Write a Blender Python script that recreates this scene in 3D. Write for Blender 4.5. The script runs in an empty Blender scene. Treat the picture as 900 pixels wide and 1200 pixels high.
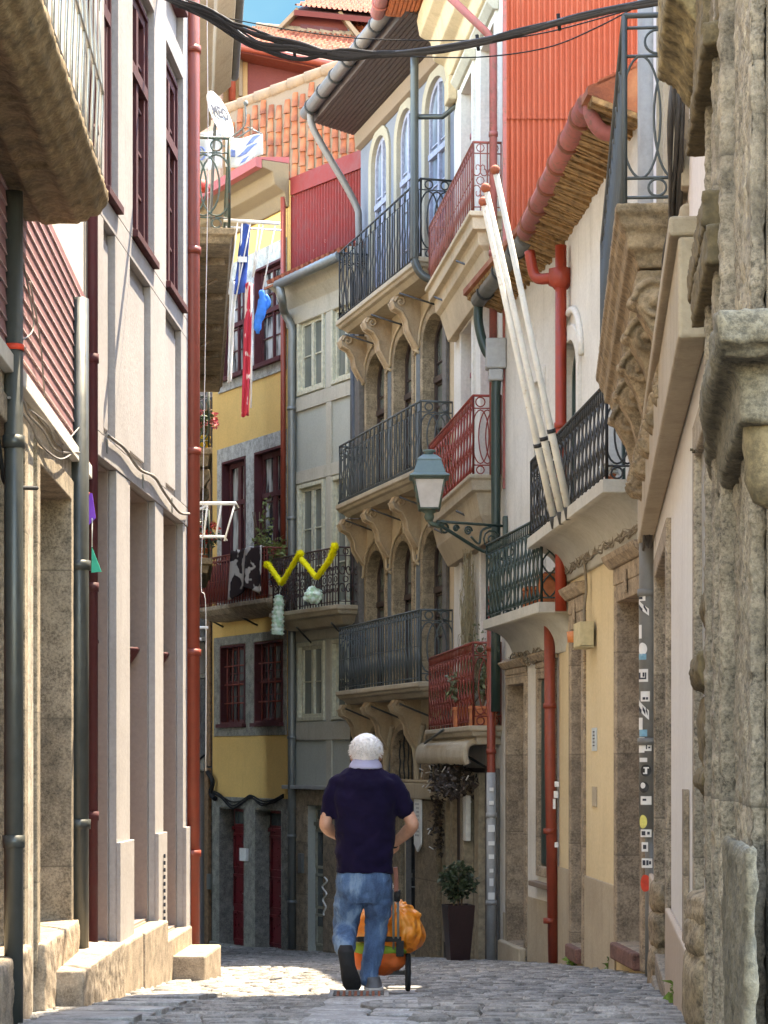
import bpy, bmesh, math, random
from mathutils import Vector, Matrix, noise
from mathutils.geometry import tessellate_polygon
R = math.radians
rnd = random.Random(7)
scene = bpy.context.scene
C = scene.collection

# ------------------------------------------------------------ camera, sky, sun, exposure
FPX, HX, HY, CZ = 2500.0, 450.0, 890.0, 1.6
cam_d = bpy.data.cameras.new('camera'); cam = bpy.data.objects.new('camera', cam_d); C.objects.link(cam)
cam.location = (0, 0, CZ); cam.rotation_euler = (R(90), 0, 0)
cam_d.sensor_fit = 'HORIZONTAL'; cam_d.sensor_width = 36; cam_d.lens = 36 * FPX / 900
cam_d.shift_x = 0; cam_d.shift_y = 290 / 900
cam_d.clip_start = .1; cam_d.clip_end = 2000
scene.camera = cam

SUN_EL, SUN_AZ = 66.0, 38.0          # azimuth measured from +Y towards +X
world = bpy.data.worlds.new('World'); scene.world = world; world.use_nodes = True
wn = world.node_tree; bg = wn.nodes['Background']
sky = wn.nodes.new('ShaderNodeTexSky'); sky.sky_type = 'NISHITA'; sky.sun_disc = False
sky.sun_elevation = R(SUN_EL); sky.sun_rotation = R(SUN_AZ); sky.air_density = 1.0; sky.dust_density = .2; sky.ozone_density = 1.0
wn.links.new(sky.outputs[0], bg.inputs[0]); bg.inputs[1].default_value = .15
sd = bpy.data.lights.new('sun', 'SUN'); sd.energy = 1.5; sd.angle = R(.5); sd.color = (1, .95, .86)
so = bpy.data.objects.new('sun', sd); C.objects.link(so); so.location = (5, 20, 30)
sv = Vector((math.sin(R(SUN_AZ)) * math.cos(R(SUN_EL)), math.cos(R(SUN_AZ)) * math.cos(R(SUN_EL)), math.sin(R(SUN_EL))))
so.rotation_euler = sv.to_track_quat('Z', 'Y').to_euler()
vs = scene.view_settings; vs.view_transform = 'Standard'; vs.look = 'None'; vs.exposure = 3.8; vs.gamma = 1
vs.use_curve_mapping = False
vs.use_white_balance = True; vs.white_balance_temperature = 8200; vs.white_balance_tint = 10

# ------------------------------------------------------------ materials
def nt(name):
    m = bpy.data.materials.new(name); m.use_nodes = True
    n = m.node_tree; b = n.nodes['Principled BSDF']
    return m, n, b
def coords(n, scale=(1, 1, 1), rot=(0, 0, 0)):
    t = n.nodes.new('ShaderNodeTexCoord'); mp = n.nodes.new('ShaderNodeMapping')
    n.links.new(t.outputs['Object'], mp.inputs[0]); mp.inputs['Scale'].default_value = scale
    mp.inputs['Rotation'].default_value = rot
    return mp.outputs[0]
def noi(n, vec, sc, det=6, rough=.6):
    t = n.nodes.new('ShaderNodeTexNoise'); n.links.new(vec, t.inputs['Vector'])
    t.inputs['Scale'].default_value = sc; t.inputs['Detail'].default_value = det; t.inputs['Roughness'].default_value = rough
    return t.outputs[0]
def ramp(n, fac, stops):
    r = n.nodes.new('ShaderNodeValToRGB'); n.links.new(fac, r.inputs[0])
    e = r.color_ramp.elements
    e[0].position, e[0].color = stops[0][0], (*stops[0][1], 1)
    e[1].position, e[1].color = stops[-1][0], (*stops[-1][1], 1)
    for p, c in stops[1:-1]:
        k = e.new(p); k.color = (*c, 1)
    return r.outputs[0]
def mix(n, fac, a, b, mode='MIX'):
    m = n.nodes.new('ShaderNodeMix'); m.data_type = 'RGBA'; m.blend_type = mode
    for inp, v in ((m.inputs[0], fac), (m.inputs[6], a), (m.inputs[7], b)):
        if isinstance(v, (int, float)): inp.default_value = v
        elif isinstance(v, tuple): inp.default_value = (*v, 1)
        else: n.links.new(v, inp)
    return m.outputs[2]
def bump(n, b, h, strength=.4, dist=.02):
    k = n.nodes.new('ShaderNodeBump'); n.links.new(h, k.inputs['Height'])
    k.inputs['Strength'].default_value = strength; k.inputs['Distance'].default_value = dist
    n.links.new(k.outputs[0], b.inputs['Normal'])
g3 = lambda v: (v, v, v)
def sc(c, k): return tuple(min(1, x * k) for x in c)

def plaster(name, col, dirt=(.16, .13, .10), amt=.5, streak=.6, rough=.9, bs=.35):
    """painted render with damp patches, vertical runs and fine grain"""
    m, n, b = nt(name)
    v = coords(n); vz = coords(n, (1, 1, .12))
    big = noi(n, v, .9, 8, .65); run = noi(n, vz, 5, 6, .7); fine = noi(n, v, 30, 4)
    p = ramp(n, big, [(.45, g3(0)), (.62, g3(1))]); s = ramp(n, run, [(.52, g3(0)), (.66, g3(1))])
    c = mix(n, mix(n, amt, g3(0), p), col, mix(n, .6, col, dirt))
    c = mix(n, mix(n, streak, g3(0), s), c, mix(n, .55, col, dirt))
    c = mix(n, .5, c, ramp(n, fine, [(.3, sc(col, .82)), (.7, sc(col, 1.12))]))
    n.links.new(c, b.inputs['Base Color']); b.inputs['Roughness'].default_value = rough
    bump(n, b, mix(n, .5, fine, big), bs, .02)
    return m
def granite(name, col, speck=.55, scale=70, stain=(.10, .07, .04), stn=.5, bs=.5, joints=0):
    m, n, b = nt(name)
    v = coords(n)
    s = noi(n, v, scale, 3, .8); big = noi(n, v, 1.3, 8, .7); mid = noi(n, v, 7, 6, .7)
    c = ramp(n, s, [(.38, sc(col, max(0, 1 - speck * 1.4))), (.5, col), (.62, sc(col, 1.7))])
    c = mix(n, mix(n, stn, g3(0), ramp(n, big, [(.42, g3(0)), (.7, g3(1))])), c, mix(n, .6, col, stain))
    c = mix(n, .55, c, ramp(n, mid, [(.38, sc(col, .38)), (.62, sc(col, 1.35))]))
    if joints:
        sx = n.nodes.new('ShaderNodeSeparateXYZ'); n.links.new(v, sx.inputs[0])
        a = n.nodes.new('ShaderNodeMath'); a.operation = 'DIVIDE'; n.links.new(sx.outputs[2], a.inputs[0]); a.inputs[1].default_value = joints
        fr = n.nodes.new('ShaderNodeMath'); fr.operation = 'FRACT'; n.links.new(a.outputs[0], fr.inputs[0])
        fl = n.nodes.new('ShaderNodeMath'); fl.operation = 'FLOOR'; n.links.new(a.outputs[0], fl.inputs[0])
        wn_ = n.nodes.new('ShaderNodeTexWhiteNoise'); wn_.noise_dimensions = '1D'; n.links.new(fl.outputs[0], wn_.inputs['W'])
        c = mix(n, .55, c, mix(n, 1.0, c, ramp(n, wn_.outputs[0], [(0, g3(.55)), (1, g3(1.0))]), 'MULTIPLY'))
        c = mix(n, ramp(n, fr.outputs[0], [(.0, g3(.8)), (.018, g3(.0))]), c, sc(col, .28))
    n.links.new(c, b.inputs['Base Color']); b.inputs['Roughness'].default_value = .92
    bump(n, b, mix(n, .5, s, mid), bs, .015)
    return m
def metal(name, col, rough=.45, rust=0., rustc=(.20, .07, .03), met=0., scale=9):
    m, n, b = nt(name)
    v = coords(n); a = noi(n, v, scale, 8, .7); f = noi(n, v, 60, 3)
    c = mix(n, .35, col, ramp(n, a, [(.35, sc(col, .55)), (.7, sc(col, 1.3))]))
    if rust: c = mix(n, ramp(n, noi(n, v, scale * 1.7, 8, .75), [(.66 - rust * .3, g3(0)), (.74 - rust * .2, g3(1))]), c, rustc)
    n.links.new(c, b.inputs['Base Color']); b.inputs['Metallic'].default_value = met
    n.links.new(ramp(n, a, [(.3, g3(rough * .8)), (.8, g3(min(1, rough * 1.4)))]), b.inputs['Roughness'])
    bump(n, b, f, .15, .003)
    return m
def flat(name, col, rough=.7, var=.25, scale=14, coat=0):
    m, n, b = nt(name)
    v = coords(n); a = noi(n, v, scale, 5)
    n.links.new(mix(n, 1.0, col, ramp(n, a, [(.3, sc(col, 1 - var)), (.7, sc(col, 1 + var))])), b.inputs['Base Color'])
    b.inputs['Roughness'].default_value = rough; b.inputs['Coat Weight'].default_value = coat
    bump(n, b, noi(n, v, scale * 5, 3), .15, .005)
    return m
def glass(name, a=(.02, .023, .026), c=(.10, .11, .11), sx=2.2, lo=.4, hi=.62):
    m, n, b = nt(name)
    v = coords(n, (1, 1, .25))
    f = noi(n, v, sx, 3, .5)
    n.links.new(ramp(n, f, [(lo, a), (hi, c)]), b.inputs['Base Color'])
    b.inputs['Roughness'].default_value = .05; b.inputs['Specular IOR Level'].default_value = .8
    bump(n, b, noi(n, coords(n), 3, 2), .03, .02)
    return m

M = {}
M['white'] = plaster('white_render', (.38, .352, .338), (.17, .15, .135), .85, .95)
M['whiteold'] = plaster('old_white_render', (.66, .62, .55), (.20, .16, .11), .6, .7)
M['mauveside'] = plaster('mauve_reveal_shade', (.27, .205, .175), (.25, .2, .17), .3, .3)  # doorway shade put into the jamb colour
M['yellow'] = plaster('yellow_render', (.66, .42, .14), (.36, .22, .08), .6, .6)
M['paleyel'] = plaster('pale_yellow_render', (.64, .51, .31), (.34, .25, .14), .5, .5)
M['greypl'] = plaster('grey_green_render', (.40, .41, .36), (.20, .19, .15), .4, .4)
M['cream'] = plaster('cream_stone', (.47, .44, .36), (.16, .13, .09), .7, .8)
M['bluegrey'] = plaster('blue_grey_render', (.15, .165, .205), (.1, .1, .1), .4, .3)
M['beige'] = plaster('beige_stone', (.52, .41, .27), (.13, .09, .05), .8, .8, bs=.5)
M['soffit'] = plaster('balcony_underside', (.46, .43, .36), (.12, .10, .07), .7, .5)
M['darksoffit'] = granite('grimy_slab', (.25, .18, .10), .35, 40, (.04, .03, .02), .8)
M['gran'] = granite('granite', (.36, .29, .205), .6, 60, joints=.9)
M['grangrey'] = granite('grey_granite', (.23, .22, .19), .5, 50, (.08, .07, .05), .6)
M['granlight'] = granite('pale_granite', (.46, .40, .32), .4, 60)
M['granrough'] = granite('rough_granite', (.31, .25, .18), .95, 62, (.05, .035, .02), .75, 1.0, joints=1.07)
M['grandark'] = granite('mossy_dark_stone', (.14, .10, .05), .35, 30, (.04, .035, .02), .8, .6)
M['step'] = granite('step_granite', (.36, .285, .21), .35, 80, (.25, .18, .11), .4)
M['tan'] = granite('tan_stone', (.36, .275, .19), .45, 45, (.13, .085, .05), .7, .6, joints=.95)
M['tanlight'] = plaster('pale_tan_stone', (.42, .345, .245), (.13, .09, .055), .85, .85, bs=.7)
M['slate'] = granite('slate', (.10, .10, .10), .4, 20)
M['maroon'] = metal('maroon_paint', (.075, .012, .014), .7)
M['red'] = metal('red_paint', (.30, .018, .02), .45, .1, (.1, .03, .02))
M['redrail'] = metal('faded_red_iron', (.21, .034, .02), .55, .35)
M['pipered'] = metal('brick_red_pipe_paint', (.24, .04, .02), .45, .08, (.12, .03, .02))
M['pipebright'] = metal('bright_red_pipe_paint', (.32, .035, .012), .5, .12, (.15, .03, .02))
M['pink'] = metal('faded_pink_red_gutter', (.34, .10, .08), .75, .5, (.20, .09, .06), scale=6)
M['zinc'] = metal('zinc', (.20, .21, .20), .4, met=.4)
M['darkpipe'] = metal('dark_grey_pipe', (.07, .075, .068), .4, met=.3)
M['greypipe'] = metal('grey_plastic_pipe', (.13, .13, .12), .5)
M['lightpipe'] = metal('pale_grey_pipe', (.34, .34, .33), .5)
M['iron'] = metal('black_iron', (.022, .023, .023), .5, .15)
M['greyiron'] = metal('grey_iron', (.075, .085, .085), .6)
M['galv'] = metal('galvanised_bars', (.42, .44, .43), .35, met=.6)
M['greeniron'] = metal('dark_green_iron', (.022, .042, .034), .4)
M['greenold'] = metal('weathered_green_iron', (.07, .10, .075), .6, .4)
M['lampgreen'] = metal('lamp_grey_green', (.10, .15, .14), .45)
M['corr'] = plaster('orange_red_sheet', (.33, .052, .013), (.50, .22, .13), .25, .45, .7, .1)
M['corrred'] = metal('red_sheet', (.17, .010, .008), .7, .04, (.6, .5, .45), scale=5)
M['whitemetal'] = metal('white_metal', (.75, .74, .70), .5, .05)
M['polewhite'] = metal('flaking_white_pole_paint', (.72, .68, .58), .6, .25, (.42, .30, .17), scale=5)
M['rust'] = metal('rust', (.22, .07, .035), .9)
M['purplefr'] = flat('lilac_grey_frame', (.24, .25, .33), .5)
M['creamfr'] = flat('cream_window_paint', (.52, .50, .38), .5)
M['glass'] = glass('dark_glass')
M['glassc'] = glass('curtained_glass', (.03, .03, .03), (.42, .42, .40), 5, .42, .6)
M['glassg'] = glass('greenish_glass', (.10, .115, .10), (.17, .18, .155), 3)
M['glassb'] = glass('sky_reflection_glass', (.09, .12, .17), (.27, .33, .40), 2.6)  # sky reflection painted into the pane colour as pale blue
M['black'] = flat('dark_void', (.008, .008, .008), .9)
M['cable'] = flat('black_cable', (.004, .004, .0045), .75)
M['cablegrey'] = flat('grey_cable', (.22, .20, .18), .6)
M['wood'] = flat('weathered_wood', (.22, .13, .07), .8, .4)
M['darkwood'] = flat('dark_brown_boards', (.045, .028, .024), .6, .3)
M['orangewood'] = flat('orange_painted_boards', (.42, .11, .03), .7, .3)
M['tile'] = None
def tilemat(name, a, b_, c_, scl=6):
    m, n, b = nt(name)
    v = coords(n); o = n.nodes.new('ShaderNodeObjectInfo')
    f = noi(n, v, scl, 2, .4); g = noi(n, v, 40, 4)
    c = ramp(n, f, [(.32, a), (.5, b_), (.68, c_)])
    c = mix(n, .3, c, ramp(n, g, [(.3, sc(b_, .5)), (.7, sc(b_, 1.3))]))
    n.links.new(c, b.inputs['Base Color']); b.inputs['Roughness'].default_value = .85
    bump(n, b, g, .3, .01); return m
M['tile'] = tilemat('terracotta', (.14, .026, .011), (.23, .052, .018), (.34, .11, .05))
M['tileold'] = tilemat('old_terracotta', (.13, .032, .014), (.27, .075, .026), (.33, .15, .07), 3)
M['cement'] = plaster('cement', (.19, .135, .095), (.2, .15, .1), .4, .4)
M['terracotta'] = flat('terracotta_pot', (.44, .14, .055), .8, .2)
M['leaf'] = flat('leaf', (.055, .085, .025), .6, .5, 20)
M['leafy'] = flat('yellow_green_leaf', (.16, .19, .05), .6, .5, 20)
M['leafd'] = flat('dark_leaf', (.022, .04, .016), .5, .5, 20)
M['stem'] = flat('stem', (.16, .11, .06), .8)
M['dry'] = flat('dry_twigs', (.30, .25, .15), .9)
M['flower'] = flat('pink_flower', (.60, .12, .14), .7)
M['stickw'] = flat('white_sticker', (.72, .71, .68), .5, .06)
M['stickk'] = flat('black_sticker', (.02, .02, .022), .5)
M['sticky'] = flat('yellow_sticker', (.62, .58, .16), .5)
M['stickb'] = flat('blue_sticker', (.16, .36, .48), .5)
M['stickr'] = flat('red_paint_blob', (.62, .05, .02), .6)
M['ink'] = flat('ink', (.03, .035, .05), .6)

# ------------------------------------------------------------ geometry helpers
OFF = {}
def off_of(o): return OFF.get(o.name, Vector((0, 0, 0))) if o else Vector((0, 0, 0))
def obj(name, bm, mat, parent=None, label=None, cat=None, group=None, kind=None, bev=0, at=None):
    o_ = off_of(parent)
    if parent is None and at is not None: o_ = Vector(at)
    if o_.length > 0: bmesh.ops.translate(bm, verts=bm.verts, vec=-o_)
    me = bpy.data.meshes.new(name); bm.to_mesh(me); bm.free()
    for mm in (mat if isinstance(mat, (list, tuple)) else [mat]):
        me.materials.append(M[mm] if isinstance(mm, str) else mm)
    o = bpy.data.objects.new(name, me); C.objects.link(o)
    if parent: o.parent = parent
    elif at is not None: o.location = at
    OFF[o.name] = o_
    tag(o, label, cat, group, kind)
    if bev:
        b = o.modifiers.new('bevel', 'BEVEL'); b.width = bev; b.segments = 2; b.limit_method = 'ANGLE'; b.angle_limit = R(35)
    return o
def tag(o, label=None, cat=None, group=None, kind=None):
    if label: o['label'] = label
    if cat: o['category'] = cat
    if group: o['group'] = group
    if kind: o['kind'] = kind
    return o
def thing(name, loc, label, cat, group=None):
    o = bpy.data.objects.new(name, None); C.objects.link(o); o.location = loc; o.empty_display_size = .2
    OFF[o.name] = Vector(loc); return tag(o, label, cat, group)
def P(px, py, Y): return Vector(((px - HX) / FPX * Y, Y, CZ + (HY - py) / FPX * Y))
def new(): return bmesh.new()
def hexa(bm, p):
    v = [bm.verts.new(q) for q in p]
    for f in ((0, 3, 2, 1), (4, 5, 6, 7), (0, 1, 5, 4), (1, 2, 6, 5), (2, 3, 7, 6), (3, 0, 4, 7)):
        bm.faces.new([v[i] for i in f])
def box(bm, x0, x1, y0, y1, z0, z1, rz=0, c=None):
    p = [Vector(q) for q in ((x0, y0, z0), (x1, y0, z0), (x1, y1, z0), (x0, y1, z0), (x0, y0, z1), (x1, y0, z1), (x1, y1, z1), (x0, y1, z1))]
    if rz:
        c = Vector(c) if c else (p[0] + p[6]) / 2; m = Matrix.Rotation(rz, 3, 'Z'); p = [m @ (q - c) + c for q in p]
    hexa(bm, p)
def tube(bm, pts, r, n=6, closed=False, caps=True):
    pts = [Vector(p) for p in pts]; k = len(pts)
    rs = r if isinstance(r, (list, tuple)) else [r] * k
    rings = []; up = None
    for i, p in enumerate(pts):
        a = pts[(i - 1) % k] if (i > 0 or closed) else p; b = pts[(i + 1) % k] if (i < k - 1 or closed) else p
        t = (b - a)
        if t.length < 1e-9: t = Vector((0, 0, 1))
        t.normalize()
        if up is None: up = Vector((0, 0, 1)) if abs(t.z) < .9 else Vector((1, 0, 0))
        s = t.cross(up)
        if s.length < 1e-6: s = t.cross(Vector((.3, 1, .2)))
        s.normalize(); up2 = s.cross(t).normalized(); up = up2
        rings.append([bm.verts.new(p + (s * math.cos(2 * math.pi * j / n) + up2 * math.sin(2 * math.pi * j / n)) * rs[i]) for j in range(n)])
    m = k if closed else k - 1
    for i in range(m):
        A, B = rings[i], rings[(i + 1) % k]
        for j in range(n):
            f = bm.faces.new((A[j], A[(j + 1) % n], B[(j + 1) % n], B[j])); f.smooth = True
    if caps and not closed:
        bm.faces.new(rings[0][::-1]); bm.faces.new(rings[-1])
def lathe(bm, cx, cy, prof, n=20, sx=1, sy=1):
    rings = [[bm.verts.new((cx + r * sx * math.cos(2 * math.pi * j / n), cy + r * sy * math.sin(2 * math.pi * j / n), z)) for j in range(n)] for r, z in prof]
    for A, B in zip(rings, rings[1:]):
        for j in range(n):
            f = bm.faces.new((A[j], A[(j + 1) % n], B[(j + 1) % n], B[j])); f.smooth = True
    bm.faces.new(rings[0][::-1]); bm.faces.new(rings[-1])
def ball(bm, c, r, sub=2, jit=0, seed=0):
    r = r if isinstance(r, (list, tuple)) else (r, r, r)
    res = bmesh.ops.create_icosphere(bm, subdivisions=sub, radius=1)
    for v in res['verts']:
        d = 1 + jit * noise.noise(v.co * 1.7 + Vector((seed, seed * 2, 0)))
        v.co = Vector((v.co.x * r[0] * d, v.co.y * r[1] * d, v.co.z * r[2] * d)) + Vector(c)
    for f in bm.faces:
        pass
    for v in res['verts']:
        for f in v.link_faces: f.smooth = True
def poly3(bm, pts): return bm.faces.new([bm.verts.new(p) for p in pts])
def prism(bm, pts, vec):
    """closed solid: planar polygon pts pushed along vec"""
    a = [bm.verts.new(p) for p in pts]; b = [bm.verts.new(Vector(p) + Vector(vec)) for p in pts]
    k = len(pts)
    try: bm.faces.new(a[::-1]); bm.faces.new(b)
    except ValueError: pass
    for i in range(k): bm.faces.new((a[i], a[(i + 1) % k], b[(i + 1) % k], b[i]))
    return a, b
def fix(bm): bmesh.ops.recalc_face_normals(bm, faces=bm.faces)
def leaves(bm, c, rad, n, size, seed=1, flat_=.6):
    r = random.Random(seed)
    for _ in range(n):
        while True:
            d = Vector((r.uniform(-1, 1), r.uniform(-1, 1), r.uniform(-1, 1)))
            if .15 < d.length < 1: break
        q = Vector(c) + Vector((d.x * rad[0], d.y * rad[1], d.z * rad[2]))
        a = Vector((r.gauss(0, 1), r.gauss(0, 1), r.gauss(0, flat_))).normalized() * size * r.uniform(.6, 1.3)
        b = a.cross(Vector((r.gauss(0, 1), r.gauss(0, 1), r.gauss(0, 1)))).normalized() * size * r.uniform(.2, .35)
        m = q + a * .5 + Vector((0, 0, .1 * size))
        poly3(bm, (q, m + b, q + a, m - b))

def arcpts(c, r, a0, a1, n, ex, ez):
    return [c + ex * (r * math.cos(a0 + (a1 - a0) * i / n)) + ez * (r * math.sin(a0 + (a1 - a0) * i / n)) for i in range(n + 1)]

class Fac:
    """a vertical facade plane: u runs along it, z up, w out towards the street"""
    def __init__(s, x0, y0, x1, y1, flip=False):
        s.p = Vector((x0, y0)); s.L = (Vector((x1, y1)) - s.p).length; s.d = (Vector((x1, y1)) - s.p) / s.L
        n = Vector((-s.d.y, s.d.x))
        if n.dot(-s.p) < 0: n = -n
        s.n = n
    def pt(s, u, z, w=0):
        q = s.p + s.d * u + s.n * w; return Vector((q.x, q.y, z))
    def Y(s, px, w=0):
        a = (px - HX) / FPX; return ((s.p + s.n * w).dot(s.n)) / (a * s.n.x + s.n.y)
    def U(s, px, w=0):
        y = s.Y(px, w); a = (px - HX) / FPX; return (Vector((a * y, y)) - s.p).dot(s.d)
    def Z(s, px, py, w=0): return CZ + (HY - py) / FPX * s.Y(px, w)
    def box(s, bm, u0, u1, z0, z1, w0, w1):
        p = [s.pt(u0, z0, w0), s.pt(u1, z0, w0), s.pt(u1, z0, w1), s.pt(u0, z0, w1), s.pt(u0, z1, w0), s.pt(u1, z1, w0), s.pt(u1, z1, w1), s.pt(u0, z1, w1)]
        hexa(bm, p)
    def pxbox(s, bm, px0, px1, pz, py0, py1, w0, w1):
        """columns px0..px1, heights read off at column pz"""
        a, b = sorted((s.U(px0), s.U(px1))); s.box(bm, a, b, s.Z(pz, py1), s.Z(pz, py0), w0, w1)
    def prof(s, bm, pts, u0, u1):
        """(w,z) profile pushed along u"""
        prism(bm, [s.pt(u0, z, w) for w, z in pts], s.pt(u1, 0, 0) - s.pt(u0, 0, 0))

def loop(h, e=0, n=12):
    u0, u1, z0, z1 = h['u0'] - e, h['u1'] + e, h['z0'] - e, h['z1'] + e
    r = h.get('rise', 0)
    if not r: return [(u0, z0), (u1, z0), (u1, z1), (u0, z1)]
    r = r + e * .6; c = (u0 + u1) / 2; a = (u1 - u0) / 2
    return [(u0, z0), (u1, z0)] + [(c + a * math.cos(math.pi * i / n), z1 - r + r * math.sin(math.pi * i / n)) for i in range(n + 1)]
def H(f, pa, pb, pc, ytop, ybot, rise=0, zmin=None):
    a, b = sorted((f.U(pa), f.U(pb)))
    return dict(u0=a, u1=b, z0=f.Z(pc, ybot), z1=f.Z(pc, ytop), rise=rise)
def wall(f, bm, outer, holes, depth=.2, e=.03, back=2.5):
    """front skin with openings cut through it, reveals, closed body behind"""
    loops = [outer] + [loop(h, e) for h in holes]
    allp = [p for l in loops for p in l]
    vf = [bm.verts.new(f.pt(u, z, 0)) for u, z in allp]
    for t in tessellate_polygon([[Vector((u, z, 0)) for u, z in l] for l in loops]):
        try: bm.faces.new([vf[i] for i in t])
        except ValueError: pass
    vb = [bm.verts.new(f.pt(u, z, -depth)) for u, z in allp]
    i0 = 0
    for l in loops:
        k = len(l)
        for i in range(k):
            a, b = i0 + i, i0 + (i + 1) % k
            bm.faces.new((vf[a], vf[b], vb[b], vb[a]))
        i0 += k
    # closed body behind the reveals
    prism(bm, [f.pt(u, z, -depth - .002) for u, z in outer], f.pt(0, 0, -back) - f.pt(0, 0, 0))
def ring(f, bm, h, e0, e1, w0, w1):
    """frame between loop(h,e0) inner and loop(h,e1) outer, from w0 to w1"""
    A, B = loop(h, e0), loop(h, e1); k = len(A)
    v = [[bm.verts.new(f.pt(u, z, w)) for u, z in l] for l, w in ((A, w0), (A, w1), (B, w1), (B, w0))]
    for i in range(k):
        j = (i + 1) % k
        for q in range(4):
            r_ = (q + 1) % 4
            bm.faces.new((v[q][i], v[q][j], v[r_][j], v[r_][i]))
def surround(f, h, mat, parent, sw=.14, proud=.03, depth=.22, sill=0, label=None, name='stone_surround'):
    bm = new(); ring(f, bm, h, 0, sw, -depth, proud)
    if sill:
        f.box(bm, h['u0'] - sw - .05, h['u1'] + sw + .05, h['z0'] - sw - .06, h['z0'] - sw - .003, 0.002, proud + sill)
    fix(bm); return obj(name, bm, mat, parent, bev=.008)
def archz(h, u, e=0):
    r = h.get('rise', 0)
    if not r: return h['z1'] - e
    a = (h['u1'] - h['u0']) / 2; c = (h['u0'] + h['u1']) / 2; t = max(0, 1 - ((u - c) / a) ** 2)
    return h['z1'] - r + (r - e) * math.sqrt(t)
def window(f, h, mat, gl, parent, w=-.14, fw=.06, nv=2, nh=3, mull=.045, trans=None, name='window', thin=.022):
    bm = new(); ring(f, bm, h, -fw, .004, w - .03, w + .035)
    W = h['u1'] - h['u0']; zb, zt = h['z0'] + fw, h['z1'] - fw
    for i in range(1, nv):
        u = h['u0'] + W * i / nv; t = mull if (nv % 2 == 0 and i == nv // 2) else thin
        f.box(bm, u - t / 2, u + t / 2, zb, archz(h, u, fw), w - .02, w + (.045 if t == mull else .02))
    for i in range(1, nh):
        z = zb + (zt - h.get('rise', 0) * .6 - zb) * i / nh
        f.box(bm, h['u0'] + fw, h['u1'] - fw, z - thin / 2, z + thin / 2, w - .018, w + .018)
    if trans:
        z = h['z0'] + (h['z1'] - h['z0']) * trans
        f.box(bm, h['u0'] + fw * .5, h['u1'] - fw * .5, z - .045, z + .045, w - .025, w + .06)
    fix(bm); o = obj(name, bm, mat, parent)
    g = new(); l = loop(h, 0)
    poly3(g, [f.pt(u, z, w - .005) for u, z in l]); fix(g)
    obj('pane', g, gl, o)
    return o
def door(f, h, mat, parent, w=-.2, leaves_=2, glassm=None, trans=.8, name='door'):
    bm = new(); f.box(bm, h['u0'] + .002, h['u1'] - .002, h['z0'], h['z1'], w - .05, w)
    W = h['u1'] - h['u0']; Hh = h['z1'] - h['z0']; top = h['z0'] + Hh * trans
    for i in range(leaves_):
        a = h['u0'] + W * i / leaves_ + .03; b = h['u0'] + W * (i + 1) / leaves_ - .03
        for za, zb in ((.04, .3), (.34, .62), (.66, .97)):
            z0, z1 = h['z0'] + (top - h['z0']) * za, h['z0'] + (top - h['z0']) * zb
            for (c0, c1, e0, e1) in ((a, b, z0, z0 + .05), (a, b, z1 - .05, z1), (a, a + .05, z0 + .05, z1 - .05), (b - .05, b, z0 + .05, z1 - .05)):
                f.box(bm, c0, c1, e0, e1, w + .001, w + .03)
    f.box(bm, h['u0'] + .004, h['u1'] - .004, top, top + .07, w + .001, w + .05)
    fix(bm); o = obj(name, bm, mat, parent, bev=.005)
    if glassm:
        g = new(); f.box(g, h['u0'] + .08, h['u1'] - .08, top + .12, h['z1'] - .08, w + .001, w + .012); obj('fanlight', g, glassm, o)
    hb = new(); u = (h['u0'] + h['u1']) / 2 + .05; z = h['z0'] + 1.05
    tube(hb, [f.pt(u, z, w + .03), f.pt(u, z, w + .09), f.pt(u + .07, z, w + .09)], .012, 8); obj('handle', hb, 'zinc', o)
    return o
def slab(f, bm, u0, u1, levels, proj, w0=-.02):
    """moulded slab: levels = [(z, inset)] from the top down"""
    rings = [[bm.verts.new(q) for q in (f.pt(u0 + i, z, w0), f.pt(u0 + i, z, proj - i), f.pt(u1 - i, z, proj - i), f.pt(u1 - i, z, w0))] for z, i in levels]
    for A, B in zip(rings, rings[1:]):
        for j in range(4): bm.faces.new((A[j], A[(j + 1) % 4], B[(j + 1) % 4], B[j]))
    bm.faces.new(rings[0]); bm.faces.new(rings[-1][::-1]); fix(bm)
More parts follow.
